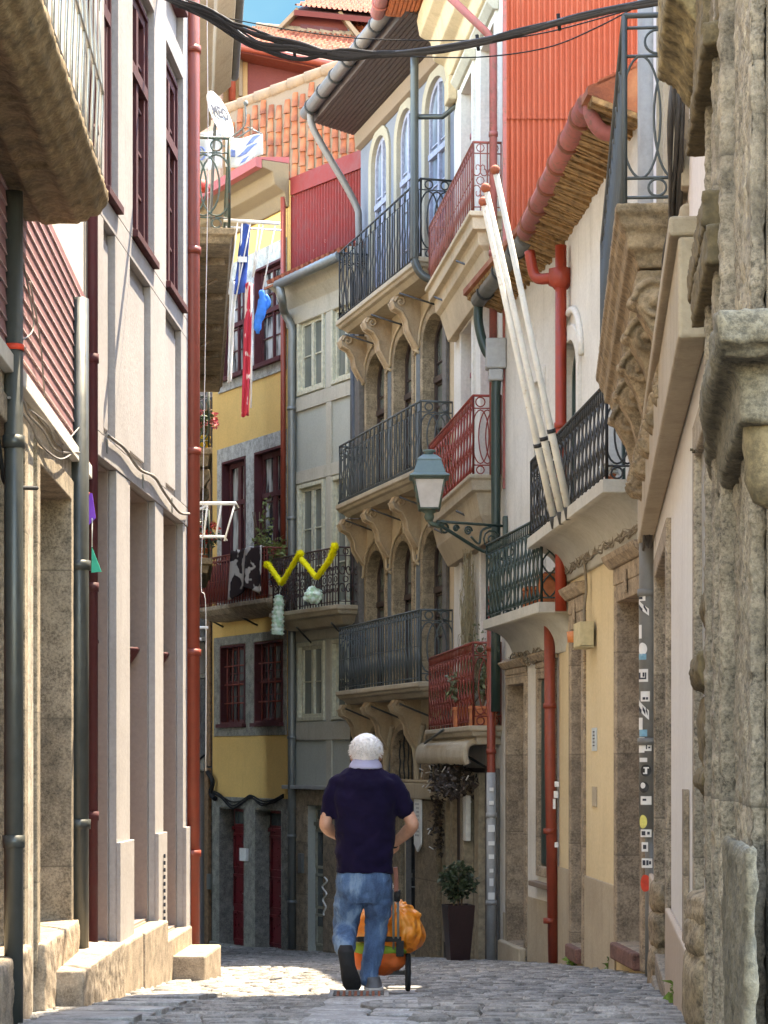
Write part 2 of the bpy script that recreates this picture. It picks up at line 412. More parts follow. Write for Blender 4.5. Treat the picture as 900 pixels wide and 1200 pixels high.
def panel(bm, hb, A, B, h, style, sp=.11, r=.008):
    """iron panel from A to B (points on the slab), bars to bm, handrail to hb"""
    A, B = Vector(A), Vector(B); L = (B - A).length; ex = (B - A) / L; ez = Vector((0, 0, 1)); ny = ex.cross(ez)
    q = lambda s, z, k=0: A + ex * s + ez * z + ny * k
    n = max(1, round(L / sp)); step = L / n
    def bar(z, t=.009, ww=None): tube(bm, [q(0, z), q(L, z)], t, 4)
    if style == 'bars':          # straight bars, open band on top with small lozenges
        bar(.06); bar(h - .16)
        for i in range(n):
            s = (i + .5) * step
            tube(bm, [q(s, .0 if i % 6 == 0 else .06), q(s, .3), q(s, h * .45), q(s, h - .16)], r * 1.15, 4)
            if i % 2 == 0: tube(bm, arcpts(q(s, h - .09), .055, 0, 2 * math.pi, 8, ex, ez), r * .7, 4)
    elif style == 'belly':       # bars with a kink/knot, short uprights in the top band
        bar(.07); bar(h - .14)
        for i in range(n + 1):
            s = i * step; k = .018 * (-1 if i % 2 else 1)
            tube(bm, [q(s, .0), q(s + k, .2), q(s + k, h * .36), q(s - k, h * .46), q(s + k, h * .56), q(s + k, h - .2), q(s, h - .14)], r, 4)
            if i % 2 == 0: tube(bm, [q(s, h - .14), q(s, h)], r * 1.3, 4)
            tube(bm, arcpts(q(s + step / 2, .035), .03, 0, 2 * math.pi, 6, ex, ez), r * .7, 4)
    elif style == 'lens':        # wavy pairs that make a chain of ovals
        bar(.05); bar(h - .12)
        a = step * .46; N = 15
        for i in range(n):
            s = (i + .5) * step
            for sg in (1, -1):
                tube(bm, [q(s + sg * a * math.sin(math.pi * 3 * t / N), .05 + (h - .17) * t / N) for t in range(N + 1)], r, 4)
            tube(bm, [q(s, h - .12), q(s, h)], r, 4)
            tube(bm, [q(s - step / 2, h - .12), q(s - step / 2, h)], r, 4)
            tube(bm, [q(s - step / 2, 0), q(s - step / 2, h - .12)], r, 4)
    elif style == 'mesh':        # close-set bars
        bar(.06); bar(h - .1); bar(h * .5, .006)
        for i in range(n + 1):
            s = i * step; tube(bm, [q(s, 0), q(s, h)], r, 4)
        for i in range(n):
            tube(bm, arcpts(q((i + .5) * step, h - .05), min(.045, step * .45), 0, 2 * math.pi, 6, ex, ez), r * .7, 4)
            tube(bm, [q(i * step, .1), q((i + 1) * step, h * .5)], r * .6, 4)
    elif style == 'gothic':      # interlaced arches with rings above and below
        bar(.12); bar(h - .16); w = L / 2
        for c in (w / 2, w * 1.5, w):
            tube(bm, [q(min(L, max(0, c + w * .62 * math.cos(t))), .14 + (h - .32) * (.5 + .5 * math.sin(t))) for t in [2 * math.pi * i / 24 for i in range(24)]], r, 5, closed=True)
        for c in (w / 2, w * 1.5):
            tube(bm, arcpts(q(c, .06), .05, 0, 2 * math.pi, 12, ex, ez)[:-1], r, 5, closed=True)
            tube(bm, arcpts(q(c, h - .08), .06, 0, 2 * math.pi, 12, ex, ez)[:-1], r, 5, closed=True)
    elif style == 'scroll':      # dense scrollwork
        bar(.06); bar(h - .14)
        m = max(1, round(L / .22)); st = L / m
        for i in range(m):
            c = (i + .5) * st
            for z0, sg in ((h * .28, 1), (h * .62, -1)):
                for sd in (1, -1):
                    pts = [q(c + sd * (st * .22 + (.075 - .006 * t) * math.cos(t * .62) * 1.0), z0 + sg * (.11 - .008 * t) * math.sin(t * .62)) for t in range(12)]
                    tube(bm, pts, r * .9, 4)
            tube(bm, arcpts(q(c, h * .45), .05, 0, 2 * math.pi, 8, ex, ez), r * .8, 4)
            tube(bm, arcpts(q(c, h - .07), .05, 0, 2 * math.pi, 8, ex, ez), r * .8, 4)
            tube(bm, [q(i * st, 0), q(i * st, h)], r, 4); tube(bm, [q(c, 0), q(c, h * .3)], r * .8, 4); tube(bm, [q(c, h * .6), q(c, h)], r * .8, 4)
    for s in (0, L): tube(bm, [q(s, 0), q(s, h)], .016, 6)
    tube(hb, [q(0, h), q(L, h)], .017, 6)
def balcony(f, u0, u1, z, proj, levels, parent, mslab, mrail, h=1.0, style='bars', end=None, sp=.11, r=.008, corb=None, mh=None, rods=0):
    bm = new(); slab(f, bm, u0, u1, [(z - dz, i) for dz, i in levels], proj)
    b = obj('balcony', bm, mslab, parent, bev=.01)
    rb, hb = new(), new(); k = .06
    a_, b_, c_, d_ = f.pt(u0 + k, z, 0), f.pt(u0 + k, z, proj - k), f.pt(u1 - k, z, proj - k), f.pt(u1 - k, z, 0)
    panel(rb, hb, b_, c_, h, style, sp, r); panel(rb, hb, a_, b_, h, end or style, sp, r); panel(rb, hb, c_, d_, h, end or style, sp, r)
    obj('railing', rb, mrail, b); obj('handrail', hb, mh or mrail, b)
    if corb: corb(b)
    for i in range(rods):
        t = new(); u = u0 + (u1 - u0) * (i + .5) / rods
        tube(t, [f.pt(u - .1, z - .55, .02), f.pt(u + .35, z - .30, proj * .9)], .016, 6); obj('tie_rod', t, 'iron', b)
    return b
def pipe(name, pts, r, mat, parent, joints=(), n=14, mj=None, bend=None):
    bm = new(); tube(bm, pts, r, n); o = obj(name, bm, mat, parent)
    for p, t in joints:
        j = new(); p = Vector(p); t = Vector(t).normalized()
        tube(j, [p - t * .03, p + t * .03], r * 1.18, n); obj('pipe_collar', j, mj or mat, o)
    return o
def vpipe(name, x, y, z0, z1, r, mat, parent, step=1.9, mj=None, brack=None):
    z0_, z = z0, z0 + .9; js = []
    while z < z1 - .2: js.append(((x, y, z), (0, 0, 1))); z += step
    return pipe(name, [(x, y, z0), (x, y, (z0 + z1) / 2), (x, y, z1)], r, mat, parent, js, mj=mj)
def smooth(pts, n=6):
    pts = [Vector(p) for p in pts]; out = []
    P_ = [pts[0]] + pts + [pts[-1]]
    for i in range(1, len(P_) - 2):
        a, b, c, d = P_[i - 1:i + 3]
        for k in range(n):
            t = k / n
            out.append(.5 * ((2 * b) + (c - a) * t + (2 * a - 5 * b + 4 * c - d) * t * t + (3 * b - a - 3 * c + d) * t ** 3))
    out.append(pts[-1]); return out
def textmesh(body, size, M4, mat, parent, name='lettering', ext=.002, bold=0):
    cu = bpy.data.curves.new('t', 'FONT'); cu.body = body; cu.size = size; cu.extrude = ext; cu.offset = bold; cu.align_x = 'CENTER'; cu.align_y = 'CENTER'
    t = bpy.data.objects.new('t', cu); C.objects.link(t); dg = bpy.context.evaluated_depsgraph_get(); dg.update()
    me = bpy.data.meshes.new_from_object(t.evaluated_get(dg)); bpy.data.objects.remove(t); bpy.data.curves.remove(cu)
    bm = new(); bm.from_mesh(me); bpy.data.meshes.remove(me); bmesh.ops.transform(bm, matrix=M4, verts=bm.verts)
    return obj(name, bm, mat, parent)
def basis(o, ex, ey):
    ex = Vector(ex).normalized(); ey = Vector(ey).normalized(); ez = ex.cross(ey)
    m = Matrix((ex, ey, ez)).transposed().to_4x4(); m.translation = Vector(o); return m

# ------------------------------------------------------------ ground
GP = [(-40, .9), (0, .62), (6, .50), (8, .44), (10, .36), (12.4, .19), (14.5, .0), (18.3, -.25), (23.8, -.675), (26.8, -.92), (36, -1.72), (42, -2.05), (60, -2.6), (400, -4)]
def gz(y):
    for (a, za), (b, zb) in zip(GP, GP[1:]):
        if y <= b: return za + (zb - za) * (y - a) / (b - a)
    return GP[-1][1]

# ------------------------------------------------------------ the clear sky low over the roofs
def sky_sheet():
    m = bpy.data.materials.new('clear_sky'); m.use_nodes = True; n = m.node_tree; n.nodes.clear()
    e = n.nodes.new('ShaderNodeEmission'); o = n.nodes.new('ShaderNodeOutputMaterial'); n.links.new(e.outputs[0], o.inputs[0])
    v = coords(n, (.02, .02, .04)); n.links.new(ramp(n, noi(n, v, 1.2, 5), [(.4, (.0125, .042, .078)), (.75, (.026, .060, .090))]), e.inputs[0]); e.inputs[1].default_value = 1
    M['clear_sky'] = m
    bm = new(); R_ = 170; k = 24; rows = [[bm.verts.new((R_ * math.sin(a), R_ * math.cos(a), z)) for a in [R(-50 + 100 * i / k) for i in range(k + 1)]] for z in (-8, 95)]
    for i in range(k): bm.faces.new((rows[0][i], rows[0][i + 1], rows[1][i + 1], rows[1][i]))
    obj('sky', bm, 'clear_sky', kind='structure')
sky_sheet()
def rock(bm, c, r, jit=.12, seed=0, p=3.2):
    res = bmesh.ops.create_icosphere(bm, subdivisions=4, radius=1)
    for v in res['verts']:
        q = v.co; k = (abs(q.x) ** p + abs(q.y) ** p + abs(q.z) ** p) ** (-1 / p)
        d = k * (1 + jit * noise.noise(q * 1.6 + Vector((seed * 3.1, seed, 0))) + jit * .35 * noise.noise(q * 6 + Vector((seed, 0, seed))))
        v.co = Vector((q.x * r[0] * d, q.y * r[1] * d, q.z * r[2] * d)) + Vector(c)
        for f in v.link_faces: f.smooth = True
# base sheet
def street():
    bm = new(); xs = [-300, -40, -8, -3, 3, 8, 40, 300]; ys = [y for y, _ in GP]
    g = [[bm.verts.new((x, y, gz(y) - .035)) for x in xs] for y in ys]
    for j in range(len(ys) - 1):
        for i in range(len(xs) - 1): bm.faces.new((g[j][i], g[j][i + 1], g[j + 1][i + 1], g[j + 1][i]))
    obj('ground', bm, 'joint', kind='structure')
    # individual setts laid in courses; a band of big flags down the middle
    r = random.Random(3)
    bs, bf = new(), new()
    def stone(bm, x0, x1, y0, y1, hgt, ch):
        def zz(x, y): return gz(y) + hgt + tx * (x - x0) + ty * (y - y0)
        tx, ty = r.gauss(0, .014), r.gauss(0, .014)
        j = lambda: r.uniform(-.012, .012)
        c = [(x0 + j(), y0 + j()), (x1 + j(), y0 + j()), (x1 + j(), y1 + j()), (x0 + j(), y1 + j())]
        mx, my = (x0 + x1) / 2, (y0 + y1) / 2
        lo = [bm.verts.new((x, y, gz(y) - .05)) for x, y in c]
        mi = [bm.verts.new((x, y, zz(x, y) - ch)) for x, y in c]
        up = [bm.verts.new((x + (mx - x) * .16, y + (my - y) * .16, zz(x, y))) for x, y in c]
        for A, B in ((lo, mi), (mi, up)):
            for k in range(4):
                f = bm.faces.new((A[k], A[(k + 1) % 4], B[(k + 1) % 4], B[k])); f.smooth = B is up
        f = bm.faces.new(up); f.smooth = True
    y = 8.2
    while y < 43:
        d = r.uniform(.105, .15) if y < 20 else r.uniform(.15, .2)
        x = -3.6 if y > 20 else -2.6; xe = 2.8
        x += r.uniform(0, .2)
        while x < xe:
            w = r.uniform(.11, .24)
            if not (-.62 < x + w / 2 < .50 and y < 17.6 and False):
                cen = -.5 + .02 * (y - 12); 
                if not (y < 16.4 and cen + .1 < x + w / 2 < cen + .72):
                    stone(bs, x + .011, x + w - .011, y + .014, y + d - .014, r.gauss(0, .0045), .022)
            x += w
        y += d
    y = 8.2
    while y < 16.3:
        d = r.uniform(.38, .62); cen = -.5 + .02 * (y - 12); x = cen + .10
        for w in ((.34, .28) if r.random() < .6 else (.62,)):
            if not (13.45 < y + d / 2 < 14.2 and False): stone(bf, x + .006, x + w - .006, y + .010, y + d - .010, -.002 + r.gauss(0, .002), .010)
            x += w
        y += d
    # flagged strip along the left house fronts
    y = 8.4
    while y < 14.0:
        d = r.uniform(.3, .6); stone(bf, -1.66 + .03 * (y - 10), -1.18 + .03 * (y - 10), y + .006, y + d - .006, .022, .006); y += d
    obj('cobbled_street', bs, 'setts', kind='structure'); obj('flagstone_band', bf, 'flags', kind='structure')
M['joint'] = flat('dirt_joints', (.018, .015, .012), .95, .4)
M['setts'] = granite('setts', (.26, .24, .215), .35, 45, (.10, .085, .07), .7, .8)
M['flags'] = granite('flags', (.30, .29, .275), .3, 45, (.16, .14, .12), .6, .5)
for k in ('setts', 'flags'):        # tone differs from stone to stone
    n = M[k].node_tree; b = n.nodes['Principled BSDF']; l = b.inputs['Base Color'].links[0].from_socket
    vo = n.nodes.new('ShaderNodeNewGeometry'); mm = n.nodes.new('ShaderNodeMath'); mm.operation = 'MULTIPLY_ADD'
    n.links.new(vo.outputs['Random Per Island'], mm.inputs[0]); mm.inputs[1].default_value = .7 if k == 'setts' else .25; mm.inputs[2].default_value = .66 if k == 'setts' else .86
    mx = n.nodes.new('ShaderNodeVectorMath'); mx.operation = 'SCALE'; n.links.new(l, mx.inputs[0]); n.links.new(mm.outputs[0], mx.inputs['Scale'])
    n.links.new(mx.outputs[0], b.inputs['Base Color']); b.inputs['Roughness'].default_value = .62
street()

# drain grate and round inspection cover in the flags
def drain():
    t = thing('drain_grate', (-.18, 13.95, gz(13.95)), 'dark barred drain grate set in flagstones behind the walking man', 'drain')
    bm = new(); x0, x1, y0, y1 = -.36, .03, 13.75, 14.15; z = gz(13.95) + .022
    for a in ((x0, x1, y0, y0 + .03), (x0, x1, y1 - .03, y1), (x0, x0 + .03, y0 + .03, y1 - .03), (x1 - .03, x1, y0 + .03, y1 - .03)): box(bm, *a, z - .03, z)
    obj('frame', bm, 'flags', t)
    bm = new()
    for i in range(9):
        x = x0 + .05 + i * .0385; box(bm, x, x + .017, y0 + .03, y1 - .03, z - .03, z - .003)
    obj('grating', bm, 'rust', t)
    bm = new(); box(bm, x0 + .03, x1 - .03, y0 + .03, y1 - .03, z - .04, z - .032); obj('pit', bm, 'black', t)
    Yc = 11.75; bm = new(); cx = .09; lathe(bm, cx, Yc, [(.22, gz(Yc) - .02), (.22, gz(Yc) + .020), (.20, gz(Yc) + .020), (.195, gz(Yc) + .012), (.02, gz(Yc) + .012)], 32)
    for i in range(5):
        for j in range(5):
            x, y = cx - .14 + i * .07, Yc - .14 + j * .07
            if math.hypot(x - cx, y - Yc) < .18: box(bm, x - .028, x + .028, y - .028, y + .028, gz(Yc) + .008, gz(Yc) + .02)
    obj('manhole_cover', bm, 'setts', None, 'round stone-filled manhole cover in the paving nearest the camera', 'manhole cover', at=(cx, Yc, gz(Yc)))
drain()

# ============================================================ LEFT: rough stone house with mauve boards (nearest)
A_ = Fac(-1.52, 3.0, -1.965, 14.1)
def house_a():
    f = A_; t = thing('stone_house', f.pt(f.L, gz(14), 0), 'near left house with rough granite door frames under mauve clapboards', 'house')
    L = f.L
    h1 = H(f, 43, 80, 60, 660, 1098); h1['z1'] = f.Z(82, 588); h1['z0'] = f.Z(60, 1092)
    h0 = dict(u0=f.U(24) - 1.15, u1=f.U(24) + .02, z0=f.Z(20, 1110), z1=h1['z1'] + .02)
    bm = new(); zm = f.Z(60, 498)
    wall(f, bm, [(0, -1), (L, -1), (L, zm), (0, zm)], [h0, h1], .32, .02)
    fix(bm); obj('wall', bm, 'granlight', t)
    bm = new(); wall(f, bm, [(0, zm + .002), (L, zm + .002), (L, 9.5), (0, 9.5)], [], .05); fix(bm); obj('upper_wall', bm, 'whiteold', t)
    for h, l in ((h0, None), (h1, None)):
        surround(f, h, 'gran', t, .13, .02, .30)
        door(f, h, 'maroon', t, -.27, 2)
    # mauve lapped boards; pale edge strips paint in caught light as well as wear
    bm = new(); be = new(); u0 = f.U(28); z = zm + .03
    while z < 4.6:
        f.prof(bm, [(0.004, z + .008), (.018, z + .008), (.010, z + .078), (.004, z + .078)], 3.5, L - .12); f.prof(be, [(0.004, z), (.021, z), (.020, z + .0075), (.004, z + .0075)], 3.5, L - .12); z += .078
    fix(bm); cb = obj('clapboards', bm, 'mauveboard', t); fix(be); obj('worn_lit_edges', be, 'mauveedge', cb)
    bm = new(); f.box(bm, 3.5, L - .12, zm - .06, zm + .028, .002, .05); obj('drip_board', bm, 'whiteold', t, bev=.005)
    # balcony overhead, seen from below
    e = f.U(28)
    uf = Fac(f.p.x, f.p.y, f.pt(L, 0).x, f.pt(L, 0).y)
    Yn = 11.0; ue = (Vector((0, Yn)) - f.p).dot(f.d)
    def corb(b):
        for uu in (ue - .9, ue - 2.6):
            c = new(); f.prof(c, [(0, 4.27), (.33, 4.27), (.33, 4.2), (.1, 4.06), (0, 3.9)], uu, uu + .16); fix(c); obj('corbel', c, 'darksoffit', b, bev=.01)
    bm = new(); slab(f, bm, ue - 5, ue, [(4.50, 0), (4.44, .0), (4.43, .02), (4.37, .05), (4.36, .09), (4.33, .10)], .43)
    for w in (.10, .26): f.box(bm, ue - 4.9, ue - .12, 4.305, 4.331, w, w + .03)
    for k in range(5): f.box(bm, ue - .12 - k - .03, ue - .12 - k, 4.305, 4.331, .14, .255)
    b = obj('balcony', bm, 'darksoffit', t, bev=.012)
    rb, hb = new(), new()
    for i in range(21):
        u = ue - .05 - i * .235
        tube(rb, [f.pt(u, 4.5, .385), f.pt(u, 4.75, .39), f.pt(u - .012, 4.95, .40), f.pt(u, 5.2, .385), f.pt(u, 5.5, .385)], .009, 5)
    for z in (4.56, 5.0): tube(rb, [f.pt(ue - 5, z, .40), f.pt(ue - .05, z, .40)], .010, 5)
    tube(hb, [f.pt(ue - 5, 5.5, .40), f.pt(ue - .05, 5.5, .40), f.pt(ue - .05, 5.5, 0)], .018, 6)
    obj('railing', rb, 'galv', b); obj('handrail', hb, 'galv', b)
    # granite base blocks and door steps
    bm = new(); z1 = f.Z(60, 1092) - .003
    f.box(bm, h1['u0'] - .1, h1['u1'] + .1, -.3, z1, -.3, .06); f.box(bm, h0['u0'], h0['u1'] + .06, -.3, h0['z0'] - .004, -.3, .05)
    obj('door_sill', bm, 'step', t, bev=.02)
    bm = new(); box(bm, -1.97, -1.66, 11.8, 13.7, -.2, .43)
    obj('doorstep', bm, 'step', t, bev=.025)
    # downpipes
    y = 11.25; x = -1.845 + .115
    p = vpipe('downpipe', -1.762, 10.15, gz(10) - .05, 4.3, .045, 'darkpipe', t)
    b = new(); tube(b, [(-1.762, 10.15, CZ + 479 / FPX * 10.15), (-1.762, 10.15, CZ + 486 / FPX * 10.15)], .05, 12); obj('red_tape', b, 'stickr', p)
    vpipe('downpipe', -1.888, 13.2, .3, 4.45, .062, 'darkpipe', t, 1.6)
    # cables pinned along the wall, one black hose end
    bm = new()
    def wl(pp, r, k=.03): tube(bm, smooth([f.pt(f.U(a), f.Z(a, b_), k + .02 * (i % 2)) for i, (a, b_) in enumerate(pp)]), r, 5)
    wl([(2, 466), (15, 470), (26, 485), (40, 505), (60, 528), (83, 530)], .007)
    wl([(20, 485), (26, 500), (40, 520), (60, 538), (84, 527)], .006)
    wl([(28, 480), (45, 498), (64, 522), (84, 500)], .005)
    wl([(28, 330), (36, 400), (48, 480), (60, 515), (68, 533)], .005)
    wl([(18, 300), (28, 380), (16, 400)], .005)
    obj('wall_cable', bm, 'cablegrey', t)
    bm = new(); tube(bm, smooth([P(-4, 500, 10.2), P(2, 545, 10.2), P(6, 566, 10.25), P(20, 571, 10.4), P(43, 572, 10.7)]), .011, 8)
    obj('hose_end', bm, 'cable', t)
M['mauveboard'] = metal('mauve_board_paint', (.27, .13, .135), .5, scale=4)
M['mauveedge'] = flat('worn_lit_board_edge', (.50, .36, .35), .8)  # light caught on the lower board edges painted pale, plus wear
house_a()

# ============================================================ LEFT: white rendered house with tall pilasters
B_ = Fac(-2.578 + .044 * 14.1, 14.1, -2.578 + .044 * 18.55, 18.55)
def house_b():
    f = B_; L = f.L
    t = thing('white_house', f.pt(L / 2, gz(16), 0), 'white rendered house with flat pilasters and dark maroon windows', 'house')
    zs, zt = 3.62, 5.47
    doors = []
    for (a, b, ys, py) in ((109, 126.5, 110, 1112), (145, 173, 145, 1092), (184.5, 206.5, 185, 1098)):
        doors.append(dict(u0=f.U(a), u1=f.U(b), z0=f.Z(ys, py), z1=zs))
    wins = []
    for (a, b) in ((113, 127.5), (147, 171), (187, 206)):
        wins.append(dict(u0=f.U(a), u1=f.U(b), z0=zt, z1=7.35))
    up = [dict(u0=w['u0'], u1=w['u1'], z0=8.0, z1=9.6) for w in wins]
    pan = []
    for (a, b) in ((111, 125), (142.5, 167.5), (185.5, 204)):
        pan.append(dict(u0=f.U(a), u1=f.U(b), z0=3.80, z1=5.22))
    bm = new(); wall(f, bm, [(0, -1), (L, -1), (L, 10.4), (0, 10.4)], doors + wins + up, .30, .0, 3.2); fix(bm); obj('wall', bm, 'white', t)
    # thin outer skin: pilasters, bands and panel frames stand 35 mm proud
    bm = new(); cols = [0.02] + sorted(sum([[f.U(a), f.U(b)] for a, b in ((128, 141), (171.5, 184))], [])) + [L - .01]
    for (a, b) in ((127.4, 143.5), (173.6, 183.5), (207, 212)):
        f.box(bm, f.U(a), min(L, f.U(b)), -.3, zs - .003, .002, .055)
        f.box(bm, f.U(a) - .01, min(L, f.U(b) + .01), -.3, 1.02, .056, .085)
    f.box(bm, 0.0, L, zs + .001, zs + .16, .002, .06)
    f.box(bm, 0.0, L, 5.24, 5.40, .002, .06)
    us = [0] + [x for w in pan for x in (w['u0'], w['u1'])] + [L]
    for i in range(0, len(us), 2): f.box(bm, us[i], us[i + 1], zs + .163, 5.237, .002, .06)
    us = [0] + [x for w in wins for x in (w['u0'] - .04, w['u1'] + .04)] + [L]
    for i in range(0, len(us), 2): f.box(bm, us[i], us[i + 1], 5.403, 9.9, .002, .06)
    for w in wins: f.box(bm, w['u0'] - .038, w['u1'] + .038, 7.42, 7.62, .002, .058)
    f.box(bm, -.02, L + .02, 9.905, 10.15, .002, .16); f.box(bm, -.03, L + .03, 10.153, 10.4, .002, .30)
    fix(bm); obj('pilaster_frame', bm, 'white', t, bev=.004)
    bm = new()
    for p in pan: f.box(bm, p['u0'] + .07, p['u1'] - .07, p['z0'] + .07, p['z1'] - .07, .002, .02)
    obj('wall_panel', bm, 'white', t, bev=.004)
    # jambs of the deep doorways, their shade painted in as mauve-brown
    for d in doors:
        bm = new(); ring(f, bm, d, -.018, -.002, -.29, -.004); fix(bm); obj('door_reveal', bm, 'mauveside', t)
        dd = dict(d); dd['u0'] += .02; dd['u1'] -= .02; dd['z1'] -= .02
        door(f, dd, 'maroon', t, -.24, 2)
        bm = new(); lathe(bm, 0, 0, [(.0, 0), (.04, 0), (.10, .09), (.125, .13), (.12, .15), (.0, .155)], 14)
        q = f.pt(d['u1'] - .1, 2.28 + .04 * doors.index(d), -.17); bmesh.ops.translate(bm, verts=bm.verts, vec=q); obj('door_bracket', bm, 'maroon', t)  # dark bracket of the door frame, not a light fitting
    for w in wins + up:
        bm = new(); ring(f, bm, w, -.035, .0, -.26, .02); f.box(bm, w['u0'] - .05, w['u1'] + .05, w['z0'] - .055, w['z0'] - .002, .0, .10); fix(bm); obj('window_casing', bm, 'maroon', t, bev=.004)
        ww = dict(w); ww['u0'] += .036; ww['u1'] -= .036; ww['z0'] += .036; ww['z1'] -= .036
        window(f, ww, 'maroon', 'glass', t, -.035, .07, 2, 5, .09, trans=.68)
    # sloping granite plinth
    bm = new(); y0 = 14.3
    a = [f.pt(.06, z, w) for z, w in ((-.6, .003), (-.6, .11), (.30, .11), (.33, .003))]
    def ssl(u0, u1, z0, z1, w):
        p = [f.pt(u0, -.8, .003), f.pt(u1, -.8, .003), f.pt(u1, -.8, w), f.pt(u0, -.8, w), f.pt(u0, z0, .003), f.pt(u1, z1, .003), f.pt(u1, z1, w), f.pt(u0, z0, w)]
        hexa(bm, p)
    ssl(.25, f.U(146), .315, .335, .14); ssl(f.U(146) + .004, f.U(175), .335, .34, .15); ssl(f.U(176), f.U(209), .16, .17, .12)
    obj('plinth', bm, 'step', t, bev=.015)
    bm = new(); 
    for d in doors: f.box(bm, d['u0'] + .004, d['u1'] - .004, -.5, d['z0'] + .004, -.28, .0015)
    obj('door_sill', bm, 'step', t, bev=.01)
    bm = new(); box(bm, -1.77, -1.42, 17.2, 18.3, -.6, .015, R(-2.5)); box(bm, -1.86, -1.70, 17.3, 18.4, -.6, .075, R(-2.5)); obj('doorstep', bm, 'step', t, bev=.02)
    # pipes
    q = f.pt(L + .04, 0, .09)
    p = vpipe('downpipe', q.x, q.y, f.Z(215, 1120), 11.5, .066, 'pipered', t, 1.75)
    yq = q.y - .068
    for (a, b, c, d_) in ((210, 218, 942, 961), (211, 220, 981, 993)):
        s = new(); box(s, *(P(a, c, yq).x, P(b, c, yq).x), yq - .006, yq + .01, P(a, d_, yq).z, P(a, c, yq).z); obj('sticker', s, 'stickw', p)
        s = new()
        for k in range(4):
            z = P(a, c, yq).z - .03 - k * .022
            if z > P(a, d_, yq).z + .012: box(s, P(a, c, yq).x + .015, P(b, c, yq).x - .015 - .01 * (k % 2), yq - .009, yq - .0065, z, z + .007)
        obj('sticker_print', s, 'ink', p)
    q = f.pt(.02, 0, .05); vpipe('downpipe', q.x - .005, q.y - .12, .33, 11, .035, 'maroon', t, 1.5)
    b = new(); 
    for k in range(11): box(b, *(lambda c: (c.x - .002, c.x + .012, c.y - .012, c.y + .012))(f.pt(f.U(179), 0, .09)), .82 - k * .055, .85 - k * .055)
    obj('level_gauge', b, 'ink', t)
    # two cast cable runs sagging across the band
    bm = new(); tube(bm, smooth([f.pt(f.U(a), f.Z(a, b), .085) for a, b in ((110, 509), (122, 518), (133, 527), (150, 550), (168, 559), (180, 577), (198, 600), (210, 602))]), .012, 5)
    obj('wall_cable', bm, 'cablegrey', t)
    bm = new()
    for a, b in ((115, 523), (158, 564), (193, 592)): f.box(bm, f.U(a) - .03, f.U(a) + .03, f.Z(a, b + 8), f.Z(a, b - 8), .061, .064)
    obj('vent', bm, 'zinc', t)
    bm = new(); tube(bm, smooth([f.pt(L + .1, z, w) for z, w in ((9, .2), (7, .22), (5.5, .20), (4.2, .18), (3.6, .17), (3.1, .16), (2.9, .2), (1.5, .2))]), .004, 5); obj('loose_cable', bm, 'stickw', t)
house_b()

# ============================================================ LEFT, further down: house with the big balconies
C_ = Fac(-1.86, 18.9, -3.78, 40.2)
def house_c():
    f = C_; L = f.L; t = thing('balcony_house', f.pt(L / 2, gz(30), 0), 'tall narrow left house with grimy stone balconies and deep eaves beyond the red downpipe', 'house')
    uy = lambda y: (y - 18.9) * L / 21.3
    hs = [dict(u0=uy(a), u1=uy(a) + 1.1, z0=z, z1=z + 2.2) for a in (20.5, 25, 28.5, 34.5, 37) for z in (-.3, 3.6, 7.35)]
    hs = [dict(h, z0=h['z0'] - (1.2 if h['z0'] < 0 else 0)) for h in hs]
    bm = new(); wall(f, bm, [(0, -3), (L, -3), (L, 11.0), (0, 11.0)], hs, .25, .05, 4); fix(bm); obj('wall', bm, 'whiteold', t)
    for h in hs:
        surround(f, h, 'cream', t, .14, .03, .22); window(f, h, 'greenold', 'glass', t, -.14, .07, 2, 4, .08)
    L7 = [(0, 0), (.09, 0), (.10, .03), (.2, .06), (.21, .14), (.34, .16)]
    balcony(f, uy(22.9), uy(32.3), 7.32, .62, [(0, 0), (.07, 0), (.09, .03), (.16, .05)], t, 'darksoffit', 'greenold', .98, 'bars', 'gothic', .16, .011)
    bm = new()
    for y in (23.6, 25.4, 27.2, 29, 30.8): f.box(bm, uy(y), uy(y) + .09, 7.08, 7.158, .0, .52)
    for y in (24.5, 28): tube(bm, [f.pt(uy(y), 6.9, 0), f.pt(uy(y), 7.12, .45)], .018, 6)
    obj('bearer', bm, 'darksoffit', t)
    def corb(b):
        for u in (uy(35.6), uy(38.1)):
            c = new(); f.prof(c, [(0, 6.45), (.45, 6.45), (.47, 6.3), (.3, 6.1), (.26, 5.9), (.12, 5.65), (0, 5.5)], u, u + .24); fix(c); obj('corbel', c, 'darksoffit', b, bev=.02)
    balcony(f, uy(35.4), uy(38.6), 6.78, .5, [(0, 0), (.1, 0), (.12, .05), (.3, .08)], t, 'darksoffit', 'greenold', 1.0, 'bars', 'gothic', .16, .012, corb)
    balcony(f, uy(35.4), uy(38.6), 4.95, .5, [(0, 0), (.1, 0), (.12, .05), (.25, .08)], t, 'darksoffit', 'greenold', .8, 'bars', 'bars', .16, .012)
    # deep boarded eaves in mouldings
    bm = new(); f.prof(bm, [(0, 9.9), (.12, 9.95), (.2, 10.25), (.42, 10.4), (.46, 10.75), (.7, 10.95), (.7, 11.3), (0, 11.3)], uy(19), uy(29.6)); fix(bm); obj('eaves', bm, 'tanlight', t, bev=.02)
    bm = new(); tube(bm, [f.pt(uy(19), 11.1, .74), f.pt(uy(29.6), 11.1, .74)], .07, 10); obj('gutter', bm, 'greypipe', t)
house_c()

